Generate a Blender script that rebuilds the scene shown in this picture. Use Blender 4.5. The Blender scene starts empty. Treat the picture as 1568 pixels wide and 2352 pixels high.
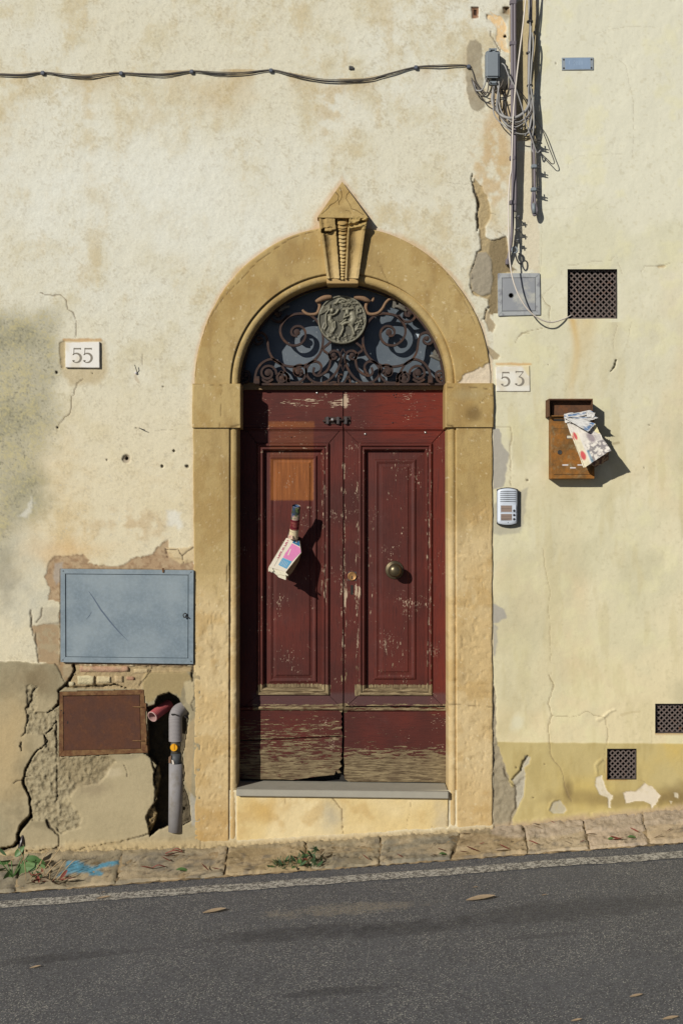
import bpy, bmesh, math, random
import numpy as np
from mathutils import Vector, Matrix, Quaternion

random.seed(7)
rng = np.random.default_rng(7)
sc = bpy.context.scene
C = sc.collection

# ------------------------------------------------------------------ camera, light
L = 6.6            # metres from the lens to the wall plane
S = 400.0          # drawing units per metre on the wall plane (picture is 1568 x 2352 of them)
CX, CY, CZ = 784.0, 1176.0, 1.933

cam_d = bpy.data.cameras.new('camera')
cam = bpy.data.objects.new('camera', cam_d)
C.objects.link(cam)
cam.location = (0, -L, CZ)
cam.rotation_euler = (math.radians(90), 0, 0)
cam_d.sensor_fit = 'VERTICAL'
cam_d.sensor_height = 36
cam_d.lens = 36 * L / (2352 / S)
cam_d.clip_start = 0.05
cam_d.clip_end = 500
sc.camera = cam

SUN_X, SUN_Z = 0.80, 0.57          # drift of the light per metre travelled into the wall
w = bpy.data.worlds.new('World')
sc.world = w
w.use_nodes = True
nt = w.node_tree
nt.nodes.clear()
sky = nt.nodes.new('ShaderNodeTexSky')
sky.sky_type = 'NISHITA'
sky.sun_disc = False
sky.air_density = 0.32
sky.dust_density = 0.2
sky.ozone_density = 2.0
sky.sun_elevation = math.atan(SUN_Z / math.hypot(SUN_X, 1))
sky.sun_rotation = math.atan2(-SUN_X, -1)
bg = nt.nodes.new('ShaderNodeBackground')
bg.inputs[1].default_value = 0.05
wo = nt.nodes.new('ShaderNodeOutputWorld')
nt.links.new(sky.outputs[0], bg.inputs[0])
nt.links.new(bg.outputs[0], wo.inputs[0])
sun_d = bpy.data.lights.new('sun', 'SUN')
sun_d.energy = 4.6
sun_d.angle = math.radians(0.5)
sun_d.color = (1.0, 0.95, 0.86)
sun = bpy.data.objects.new('sun', sun_d)
C.objects.link(sun)
sun.location = (-5, -8, 8)
sun.rotation_euler = Vector((SUN_X, 1, -SUN_Z)).to_track_quat('-Z', 'Y').to_euler()
sc.view_settings.view_transform = 'Standard'
sc.view_settings.look = 'None'
sc.view_settings.gamma = 1
sc.view_settings.use_curve_mapping = False
sc.view_settings.exposure = 0.0

# ------------------------------------------------------------------ helpers
def P(x, y, d=0.0):
    """place on the drawing -> world point lying d metres in front of the wall plane"""
    k = (L - d) / L / S
    return ((x - CX) * k, -d, CZ - (y - CY) * k)

def lin(c):
    c = c / 255.0
    return c / 12.92 if c <= 0.04045 else ((c + 0.055) / 1.055) ** 2.4

KR, KG, KB = 0.80, 0.84, 0.90
def A(r, g, b):
    """sunlit colour as seen on the wall -> surface albedo"""
    return np.array((lin(r) * KR, lin(g) * KG, lin(b) * KB))

_T = np.random.default_rng(11).random((512, 512)).astype(np.float32)
def vnoise(x, y, sc_, seed=0):
    x = x / sc_ + seed * 37.13
    y = y / sc_ + seed * 71.77
    xi = np.floor(x); yi = np.floor(y)
    fx = x - xi; fy = y - yi
    fx = fx * fx * (3 - 2 * fx); fy = fy * fy * (3 - 2 * fy)
    xi = xi.astype(np.int64) & 511; yi = yi.astype(np.int64) & 511
    x1 = (xi + 1) & 511; y1 = (yi + 1) & 511
    a = _T[yi, xi]; b = _T[yi, x1]; c = _T[y1, xi]; d = _T[y1, x1]
    return (a + (b - a) * fx) * (1 - fy) + (c + (d - c) * fx) * fy

def fbm(x, y, sc_, octv=4, seed=0):
    t = 0; a = 0.5; n = 0
    for i in range(octv):
        t = t + a * vnoise(x, y, sc_ / 2 ** i, seed + i * 3.7)
        n += a; a *= 0.55
    return t / n

def sst(v, a, b):
    t = np.clip((v - a) / (b - a), 0, 1)
    return t * t * (3 - 2 * t)

def _bbox(X, Y, pts, m):
    px = [p[0] for p in pts]; py = [p[1] for p in pts]
    return (X > min(px) - m) & (X < max(px) + m) & (Y > min(py) - m) & (Y < max(py) + m)

def pmask(X, Y, pts, feather=2.0, warp=4.0, ws=18.0, seed=1):
    out = np.zeros_like(X)
    sel = _bbox(X, Y, pts, feather + warp * 2 + 2)
    if not sel.any():
        return out
    x = X[sel]; y = Y[sel]
    wx = x + warp * 2 * (fbm(x, y, ws, 3, seed) - 0.5)
    wy = y + warp * 2 * (fbm(x, y, ws, 3, seed + 50) - 0.5)
    inside = np.zeros(x.shape, bool)
    dm = np.full(x.shape, 1e9)
    n = len(pts)
    for i in range(n):
        ax, ay = pts[i]; bx, by = pts[(i + 1) % n]
        ex, ey = bx - ax, by - ay
        t = np.clip(((wx - ax) * ex + (wy - ay) * ey) / (ex * ex + ey * ey + 1e-9), 0, 1)
        dm = np.minimum(dm, (wx - ax - t * ex) ** 2 + (wy - ay - t * ey) ** 2)
        if ay != by:
            c = ((ay > wy) != (by > wy)) & (wx < (bx - ax) * (wy - ay) / (by - ay) + ax)
            inside ^= c
    s = np.sqrt(dm) * np.where(inside, 1, -1)
    out[sel] = sst(s, -feather, feather)
    return out

def lmask(X, Y, pts, wdt=2.0, seed=1, jit=3.0, taper=False):
    out = np.zeros_like(X)
    sel = _bbox(X, Y, pts, wdt + jit * 2 + 3)
    if not sel.any():
        return out
    x = X[sel]; y = Y[sel]
    wx = x + jit * 2 * (fbm(x, y, 9, 3, seed) - 0.5)
    wy = y + jit * 2 * (fbm(x, y, 9, 3, seed + 40) - 0.5)
    dm = np.full(x.shape, 1e9)
    for i in range(len(pts) - 1):
        ax, ay = pts[i][:2]; bx, by = pts[i + 1][:2]
        wa = pts[i][2] if len(pts[i]) > 2 else wdt
        wb = pts[i + 1][2] if len(pts[i + 1]) > 2 else wdt
        ex, ey = bx - ax, by - ay
        t = np.clip(((wx - ax) * ex + (wy - ay) * ey) / (ex * ex + ey * ey + 1e-9), 0, 1)
        dd = np.sqrt((wx - ax - t * ex) ** 2 + (wy - ay - t * ey) ** 2) / (wa + (wb - wa) * t)
        dm = np.minimum(dm, dd)
    ww = 0.6 + 0.8 * vnoise(x, y, 14, seed + 9)
    out[sel] = 1 - sst(dm / ww, 0.35, 1.0)
    return out

def blob(X, Y, cx, cy, rx, ry, soft=0.5, warp=0.3, ws=40, seed=1):
    r = np.sqrt(((X - cx) / rx) ** 2 + ((Y - cy) / ry) ** 2) + warp * 2 * (fbm(X, Y, ws, 3, seed) - 0.5)
    return 1 - sst(r, 1 - soft, 1 + soft * 0.3)

def Z(ox, oy, s):
    return lambda *pts: [(ox + p[0] * s, oy + p[1] * s) + tuple(v * s for v in p[2:]) for p in pts]
Z1 = Z(1004.8, 0, .3592); Z2 = Z(1004.8, 373.2, .3592); Z3 = Z(1090.9, 746.4, .3043)
Z4 = Z(539.7, 620.1, .33686); Z5 = Z(430.6, 390.4, .4577); Z6 = Z(0, 1263.2, .3173)
Z7 = Z(516.7, 861.2, .3479); Y1 = Z(0, 1751.2, .3479); Y2 = Z(488, 1550.2, .3845)
Y3 = Z(1062.2, 1550.2, .3226); Y4 = Z(0, 631.6, .3113); Y7 = Z(1062.2, 832.5, .19529)
ZK = Z(700.5, 401.9, .11229); ZN = Z(574.2, 1136.8, .11717); ZC = Z(1090.9, 57.4, .14647)

# ---- object makers
def tag(o, label=None, cat=None, group=None, kind=None):
    if label: o['label'] = label
    if cat: o['category'] = cat
    if group: o['group'] = group
    if kind: o['kind'] = kind
    return o

def thing(name, label, cat, loc, group=None):
    o = bpy.data.objects.new(name, None)
    o.empty_display_size = 0.05
    o.location = loc
    C.objects.link(o)
    return tag(o, label, cat, group)

def attach(o, parent):
    if parent is not None:
        o.parent = parent
        off = Vector(parent.location)
        o.matrix_parent_inverse = Matrix.Translation(-off)

def link_mesh(name, me, mat, parent=None, smooth=False):
    if mat is not None:
        me.materials.append(mat)
    if smooth:
        me.polygons.foreach_set('use_smooth', [True] * len(me.polygons))
    o = bpy.data.objects.new(name, me)
    C.objects.link(o)
    attach(o, parent)
    return o

def setcol(me, cols):
    a = me.color_attributes.new('Col', 'FLOAT_COLOR', 'POINT')
    a.data.foreach_set('color', np.ascontiguousarray(cols, np.float32).ravel())

def raw(name, verts, faces, mat, parent=None, smooth=False, cols=None):
    me = bpy.data.meshes.new(name)
    me.from_pydata([tuple(v) for v in verts], [], [tuple(f) for f in faces])
    me.update()
    if cols is not None:
        cc = np.ones((len(verts), 4)); cc[:, :cols.shape[1]] = cols
        setcol(me, cc)
    return link_mesh(name, me, mat, parent, smooth)

def grid(name, V, mat, parent=None, cols=None, keep=None, smooth=True, flip=False):
    """V: (n, m, 3) world points; keep: (n-1, m-1) bool faces kept"""
    n, m = V.shape[:2]
    idx = np.arange(n * m).reshape(n, m)
    q = np.stack([idx[:-1, :-1], idx[1:, :-1], idx[1:, 1:], idx[:-1, 1:]], -1)
    if flip: q = q[..., ::-1]
    q = q[keep] if keep is not None else q.reshape(-1, 4)
    used = np.zeros(n * m, bool); used[q.ravel()] = True
    remap = np.cumsum(used) - 1
    q = remap[q]
    Vv = V.reshape(-1, 3)[used]
    me = bpy.data.meshes.new(name)
    me.vertices.add(len(Vv)); me.vertices.foreach_set('co', np.ascontiguousarray(Vv, np.float32).ravel())
    me.loops.add(q.size); me.loops.foreach_set('vertex_index', q.astype(np.int32).ravel())
    me.polygons.add(len(q))
    me.polygons.foreach_set('loop_start', np.arange(0, q.size, 4, dtype=np.int32))
    me.polygons.foreach_set('loop_total', np.full(len(q), 4, np.int32))
    me.update(calc_edges=True)
    if smooth: me.polygons.foreach_set('use_smooth', np.ones(len(q), bool))
    if cols is not None:
        c = np.ones((n * m, 4)); cc = cols.reshape(n * m, -1); c[:, :cc.shape[1]] = cc
        setcol(me, c[used])
    return link_mesh(name, me, mat, parent)

def PV(X, Y, D):
    k = (L - D) / L / S
    return np.stack([(X - CX) * k, -D + 0 * X, CZ - (Y - CY) * k], -1)

def PVs(X, Y, D, df):
    """like PV, but straight extrusion of the outline seen at depth df"""
    k = (L - df) / L / S
    return np.stack([(X - CX) * k, -D + 0 * X, CZ - (Y - CY) * k], -1)

class MB:
    def __init__(s): s.v = []; s.f = []
    def add(s, v, f):
        b = len(s.v); s.v += [tuple(p) for p in v]; s.f += [tuple(i + b for i in q) for q in f]
        return s
    def box(s, x0, y0, x1, y1, d0, d1):
        """drawing rectangle at front depth d1, extruded straight back to d0"""
        return s.prism([(x0, y0), (x1, y0), (x1, y1), (x0, y1)], d0, d1)
    def prism(s, pts, d0, d1):
        # pts clockwise on the drawing
        fr = [P(x, y, d1) for x, y in pts]
        bk = [(p[0], -d0, p[2]) for p in fr]
        n = len(pts)
        ar = sum(pts[i][0] * pts[(i + 1) % n][1] - pts[(i + 1) % n][0] * pts[i][1] for i in range(n))
        F = [tuple(range(n)), tuple(range(2 * n - 1, n - 1, -1))]
        for i in range(n):
            j = (i + 1) % n
            F.append((i, i + n, j + n, j))
        if ar > 0: F = [f[::-1] for f in F]
        return s.add(fr + bk, F)
    def build(s, name, mat, parent=None, smooth=False, bevel=0.0, seg=1, tri=False):
        me = bpy.data.meshes.new(name)
        me.from_pydata(s.v, [], s.f)
        bm = bmesh.new(); bm.from_mesh(me)
        bmesh.ops.recalc_face_normals(bm, faces=bm.faces)
        if tri:
            bmesh.ops.triangulate(bm, faces=[f for f in bm.faces if len(f.verts) > 4])
        if bevel > 0:
            es = [e for e in bm.edges if len(e.link_faces) == 2 and e.calc_face_angle(0) > 0.5]
            bmesh.ops.bevel(bm, geom=es, offset=bevel, segments=seg, affect='EDGES', clamp_overlap=True)
        bm.to_mesh(me); bm.free()
        return link_mesh(name, me, mat, parent, smooth)

def smooth_path(pts, n=8, closed=False):
    pts = [Vector(p) for p in pts]
    out = []
    N = len(pts)
    rngi = range(N if closed else N - 1)
    for i in rngi:
        p0 = pts[(i - 1) % N] if (closed or i > 0) else pts[0]
        p1 = pts[i]; p2 = pts[(i + 1) % N]
        p3 = pts[(i + 2) % N] if (closed or i + 2 < N) else pts[-1]
        for k in range(n):
            t = k / n
            out.append(0.5 * ((2 * p1) + (p2 - p0) * t + (2 * p0 - 5 * p1 + 4 * p2 - p3) * t * t + (3 * p1 - p0 - 3 * p2 + p3) * t ** 3))
    if not closed: out.append(pts[-1])
    return out

def tube(mb, pts, r, seg=7, cap=True, flat=None):
    """sweep a circle (or flat=(width, depth) strip whose depth runs along y) along world points"""
    pts = [Vector(p) for p in pts]
    n = len(pts)
    rs = r if isinstance(r, (list, tuple)) else [r] * n
    V = []; F = []
    up = None
    for i in range(n):
        t = (pts[min(i + 1, n - 1)] - pts[max(i - 1, 0)])
        if t.length < 1e-9: t = Vector((0, 0, 1))
        t.normalize()
        if flat:
            yv = Vector((0, 1, 0)); s_ = t.cross(yv)
            if s_.length < 1e-6: s_ = Vector((1, 0, 0))
            s_.normalize()
            fw = flat[0] * (rs[i] if r is not None and isinstance(r, (list, tuple)) else 1)
            for a, b in ((-1, -1), (1, -1), (1, 1), (-1, 1)):
                V.append(pts[i] + s_ * a * fw / 2 + yv * b * flat[1] / 2)
            continue
        if up is None:
            up = Vector((0, 1, 0)) if abs(t.y) < 0.9 else Vector((1, 0, 0))
        up = (up - t * up.dot(t))
        if up.length < 1e-6: up = Vector((1, 0, 0)) - t * t.x
        up.normalize()
        s_ = t.cross(up)
        for k in range(seg):
            a = 2 * math.pi * k / seg
            V.append(pts[i] + (up * math.cos(a) + s_ * math.sin(a)) * rs[i])
    m = 4 if flat else seg
    for i in range(n - 1):
        for k in range(m):
            k2 = (k + 1) % m
            F.append((i * m + k, i * m + k2, (i + 1) * m + k2, (i + 1) * m + k))
    if cap:
        F.append(tuple(range(m - 1, -1, -1))); F.append(tuple((n - 1) * m + k for k in range(m)))
    mb.add(V, F)
    return mb

def dtube(name, pts, r, mat, parent=None, seg=7, n=8):
    """pts: (x, y, depth) on the drawing; r in metres"""
    mb = MB()
    path = smooth_path([P(*p) for p in pts], n)
    tube(mb, path, r, seg)
    return mb.build(name, mat, parent, smooth=True)

def lathe(mb, c, prof, seg=20, axis=(0, -1, 0)):
    """prof: (radius, distance along axis) from centre c (world)"""
    ax = Vector(axis).normalized()
    u = Vector((1, 0, 0)) if abs(ax.x) < 0.9 else Vector((0, 0, 1))
    u = (u - ax * u.dot(ax)).normalized(); v = ax.cross(u)
    c = Vector(c)
    V = []; F = []
    for (r, h) in prof:
        for k in range(seg):
            a = 2 * math.pi * k / seg
            V.append(c + ax * h + (u * math.cos(a) + v * math.sin(a)) * r)
    for i in range(len(prof) - 1):
        for k in range(seg):
            k2 = (k + 1) % seg
            F.append((i * seg + k, i * seg + k2, (i + 1) * seg + k2, (i + 1) * seg + k))
    F.append(tuple(range(seg - 1, -1, -1))); F.append(tuple((len(prof) - 1) * seg + k for k in range(seg)))
    mb.add(V, F)
    return mb

def smesh(mb, name, mat, parent=None):
    """build, smooth by angle"""
    o = mb.build(name, mat, parent)
    me = o.data
    me.polygons.foreach_set('use_smooth', [True] * len(me.polygons))
    try: me.set_sharp_from_angle(angle=math.radians(35))
    except Exception: pass
    return o

# ------------------------------------------------------------------ materials
def new_mat(name):
    m = bpy.data.materials.new(name); m.use_nodes = True
    n = m.node_tree; n.nodes.clear()
    out = n.nodes.new('ShaderNodeOutputMaterial')
    b = n.nodes.new('ShaderNodeBsdfPrincipled')
    n.links.new(b.outputs[0], out.inputs[0])
    return m, n, b

def nd(n, typ, **kw):
    x = n.nodes.new(typ)
    for k, v in kw.items(): setattr(x, k, v)
    return x

def math_(n, op, a, b=None, clamp=False):
    x = nd(n, 'ShaderNodeMath', operation=op, use_clamp=clamp)
    for i, v in enumerate((a, b)):
        if v is None: continue
        if isinstance(v, (int, float)): x.inputs[i].default_value = v
        else: n.links.new(v, x.inputs[i])
    return x.outputs[0]

def ramp_(n, fac, a, b, lo=0.0, hi=1.0):
    x = nd(n, 'ShaderNodeMapRange', interpolation_type='SMOOTHSTEP')
    n.links.new(fac, x.inputs[0])
    for i, v in zip((1, 2, 3, 4), (a, b, lo, hi)):
        if isinstance(v, (int, float)): x.inputs[i].default_value = v
        else: n.links.new(v, x.inputs[i])
    return x.outputs[0]

def mix_(n, fac, a, b, mode='MIX'):
    x = nd(n, 'ShaderNodeMix', data_type='RGBA', blend_type=mode)
    if isinstance(fac, (int, float)): x.inputs[0].default_value = fac
    else: n.links.new(fac, x.inputs[0])
    for i, v in ((6, a), (7, b)):
        if isinstance(v, (tuple, list, np.ndarray)): x.inputs[i].default_value = (*[float(q) for q in v[:3]], 1)
        else: n.links.new(v, x.inputs[i])
    return x.outputs[2]

def pos_(n, scale=(1, 1, 1)):
    g = nd(n, 'ShaderNodeNewGeometry')
    mp = nd(n, 'ShaderNodeMapping')
    n.links.new(g.outputs['Position'], mp.inputs[0])
    mp.inputs['Scale'].default_value = scale
    return mp.outputs[0], g

def noise_(n, vec, scale, detail=4, rough=0.55, dist=0.0):
    x = nd(n, 'ShaderNodeTexNoise')
    n.links.new(vec, x.inputs['Vector'])
    x.inputs['Scale'].default_value = scale
    x.inputs['Detail'].default_value = detail
    x.inputs['Roughness'].default_value = rough
    x.inputs['Distortion'].default_value = dist
    return x.outputs[0]

def bump_(n, b, h, strength=1.0, dist=0.002, prev=None):
    x = nd(n, 'ShaderNodeBump')
    if isinstance(strength, (int, float)): x.inputs['Strength'].default_value = strength
    else: n.links.new(strength, x.inputs['Strength'])
    x.inputs['Distance'].default_value = dist
    n.links.new(h, x.inputs['Height'])
    if prev is not None: n.links.new(prev, x.inputs['Normal'])
    if b is not None: n.links.new(x.outputs[0], b.inputs['Normal'])
    return x.outputs[0]

def attr_mat(name, rough=0.92, grain=0.10, fs=300, bdist=0.0016, spec=0.2, coarse=60):
    """colour from the painted point attribute, with fine grain and relief; alpha = relief amount"""
    m, n, b = new_mat(name)
    a = nd(n, 'ShaderNodeAttribute', attribute_name='Col')
    v, g = pos_(n)
    f1 = noise_(n, v, fs, 3, 0.6)
    f2 = noise_(n, v, coarse, 4, 0.6)
    k = math_(n, 'ADD', math_(n, 'MULTIPLY', math_(n, 'SUBTRACT', f1, 0.5), grain * 4), 1.0)
    k2 = math_(n, 'ADD', math_(n, 'MULTIPLY', math_(n, 'SUBTRACT', f2, 0.5), grain * 1.6), 1.0)
    kk = math_(n, 'MULTIPLY', k, k2)
    cmb = nd(n, 'ShaderNodeCombineColor')
    for i in range(3): n.links.new(kk, cmb.inputs[i])
    col = mix_(n, 1.0, a.outputs['Color'], cmb.outputs[0], 'MULTIPLY')
    n.links.new(col, b.inputs['Base Color'])
    b.inputs['Roughness'].default_value = rough
    b.inputs['Specular IOR Level'].default_value = spec
    h = math_(n, 'ADD', f1, math_(n, 'MULTIPLY', f2, 2.0))
    bump_(n, b, h, math_(n, 'MULTIPLY', a.outputs['Alpha'], 0.8), bdist)
    return m

def flat_mat(name, col, rough=0.5, metal=0.0, var=0.12, scale=40, spec=0.4, bump=0.0, stretch=(1, 1, 1), col2=None, thr=(0.5, 0.7), s2=12, bs=None):
    m, n, b = new_mat(name)
    v, g = pos_(n, stretch)
    f = noise_(n, v, scale, 5, 0.6)
    c1 = tuple(float(max(0, x * (1 - var))) for x in col); c2 = tuple(float(x * (1 + var)) for x in col)
    cc = mix_(n, f, c1, c2)
    if col2 is not None:
        f2 = noise_(n, v, s2, 6, 0.65)
        cc = mix_(n, ramp_(n, f2, thr[0], thr[1]), cc, col2)
    n.links.new(cc, b.inputs['Base Color'])
    b.inputs['Metallic'].default_value = metal
    b.inputs['Specular IOR Level'].default_value = spec
    n.links.new(ramp_(n, f, 0.2, 0.8, rough * 0.85, min(1, rough * 1.15)), b.inputs['Roughness'])
    if bump > 0:
        bump_(n, b, noise_(n, v, bs or scale * 3, 4, 0.6), 1.0, bump)
    return m

M = {}
M['plaster'] = attr_mat('old_plaster', grain=0.11, fs=230, coarse=70, bdist=0.0013)
M['smooth'] = attr_mat('smooth_render', grain=0.05, fs=260, coarse=45, bdist=0.0012)
M['stone'] = attr_mat('ochre_render', grain=0.10, fs=320, coarse=90, bdist=0.0012)
M['kerbstone'] = attr_mat('sandstone', grain=0.16, fs=180, coarse=50, bdist=0.003)
M['print'] = attr_mat('printed_paper', grain=0.04, fs=150, coarse=30, bdist=0.001, rough=0.7)
M['plate'] = attr_mat('marble_plate', grain=0.03, fs=150, coarse=20, bdist=0.0004, rough=0.55, spec=0.4)
M['brass'] = flat_mat('aged_brass', (0.12, 0.095, 0.055), 0.34, 0.7, 0.3, 30)
M['iron'] = flat_mat('rusty_iron', (0.046, 0.030, 0.026), 0.85, 0.0, 0.4, 60, bump=0.0012, spec=.2, col2=(0.085, 0.044, 0.027), s2=25)
M['darkiron'] = flat_mat('dark_iron', (0.055, 0.045, 0.045), 0.7, 0.0, 0.3, 60, bump=0.0006)
M['snake'] = flat_mat('corroded_iron', (0.20, 0.12, 0.068), 0.85, 0.0, 0.4, 90, bump=0.0020, bs=160)
M['void'] = flat_mat('near_black', (0.02, 0.018, 0.016), 0.95, 0, 0.3, 20)
M['grille'] = flat_mat('weathered_iron', A(108, 94, 86), 0.8, 0.0, 0.25, 60, bump=0.0008, col2=A(120, 80, 55), thr=(0.55, 0.75), s2=30)
M['greyplastic'] = flat_mat('grey_plastic', A(132, 138, 140), 0.5, 0, 0.06, 20)
M['pipe'] = flat_mat('grey_conduit', A(120, 110, 112), 0.55, 0, 0.1, 20)
M['blackcable'] = flat_mat('black_cable', (0.028, 0.026, 0.028), 0.55, 0, 0.15, 20)
M['darkcable'] = flat_mat('brown_cable', (0.10, 0.085, 0.07), 0.6, 0, 0.2, 20)
M['greycable'] = flat_mat('grey_cable', A(158, 154, 148), 0.55, 0, 0.1, 20)
M['whitecable'] = flat_mat('white_cable', A(222, 208, 190), 0.5, 0, 0.06, 20)
M['gas'] = None
M['screw'] = flat_mat('steel', (0.45, 0.44, 0.42), 0.35, 0.8, 0.1, 30)
M['darkscrew'] = flat_mat('dark_steel', (0.05, 0.05, 0.05), 0.6, 0.3, 0.1, 30)
M['sillstone'] = flat_mat('grey_stone', A(168, 160, 142), 0.85, 0, 0.12, 18, bump=0.0006, bs=200)
M['blueplate'] = flat_mat('blue_enamel', A(140, 158, 178), 0.5, 0, 0.14, 26, stretch=(1.6, 1, 1))
M['ink'] = flat_mat('grey_ink', A(128, 120, 105), 0.8, 0, 0.25, 90)
M['yellow'] = flat_mat('yellow_plastic', A(235, 165, 15), 0.5, 0, 0.06, 20)
M['redhose'] = flat_mat('red_hose', A(168, 76, 76), 0.75, 0, 0.1, 20)
M['hose'] = flat_mat('grey_hose', A(148, 140, 136), 0.75, 0, 0.1, 20, spec=.2)
M['sleeve'] = flat_mat('grey_sleeve', A(150, 144, 140), 0.8, 0, 0.12, 16, spec=.15, col2=A(128, 118, 104), thr=(.5, .75), s2=9)
M['fitting'] = flat_mat('dull_fitting', (0.09, 0.08, 0.06), 0.6, 0.3, 0.3, 40)

# the blue grey cabinet sheet
def cabinet_mat():
    m, n, b = new_mat('galvanised_sheet')
    v, g = pos_(n)
    f = noise_(n, v, 5, 5, 0.6); f2 = noise_(n, v, 60, 4, 0.6)
    c = mix_(n, ramp_(n, f, 0.3, 0.7), A(120, 132, 137), A(146, 155, 156))
    c = mix_(n, ramp_(n, f2, 0.35, 0.8, 0, 0.35), c, A(160, 172, 180))
    v2, _ = pos_(n, (3, 1, 30))
    f3 = noise_(n, v2, 3, 5, 0.7, 1.5)
    c = mix_(n, ramp_(n, f3, 0.62, 0.70, 0, 0.3), c, A(180, 188, 192))
    n.links.new(c, b.inputs['Base Color'])
    b.inputs['Roughness'].default_value = 0.6
    b.inputs['Specular IOR Level'].default_value = 0.25
    bump_(n, b, f, 0.25, 0.003)
    return m
M['cabinet'] = cabinet_mat()

def rust_mat(name, c1, c2, c3, sc1=6, zfade=None):
    m, n, b = new_mat(name)
    v, g = pos_(n)
    f = noise_(n, v, sc1, 6, 0.65); f2 = noise_(n, v, 90, 5, 0.7); f3 = noise_(n, v, 22, 6, 0.7)
    c = mix_(n, ramp_(n, f, 0.35, 0.65), c1, c2)
    c = mix_(n, ramp_(n, f3, 0.5, 0.72, 0, 0.8), c, c3)
    c = mix_(n, ramp_(n, f2, 0.3, 0.8, 0, 0.35), c, tuple(x * 0.4 for x in c1))
    n.links.new(c, b.inputs['Base Color'])
    b.inputs['Roughness'].default_value = 0.85
    b.inputs['Specular IOR Level'].default_value = 0.25
    bump_(n, b, math_(n, 'ADD', f2, f3), 0.8, 0.0012)
    return m
M['rustdoor'] = rust_mat('rusted_sheet', A(88, 58, 46), A(100, 62, 42), A(112, 70, 42))
M['rustframe'] = rust_mat('flaking_rust', A(108, 70, 44), A(138, 104, 66), A(82, 52, 38), 26)
M['mailbox'] = rust_mat('rust_streaked_brown_metal', A(122, 88, 48), A(168, 108, 44), A(152, 136, 100), 12)
M['mailhood'] = rust_mat('brown_rusty_hood', A(92, 64, 46), A(108, 74, 50), A(128, 78, 42), 14)

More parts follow.
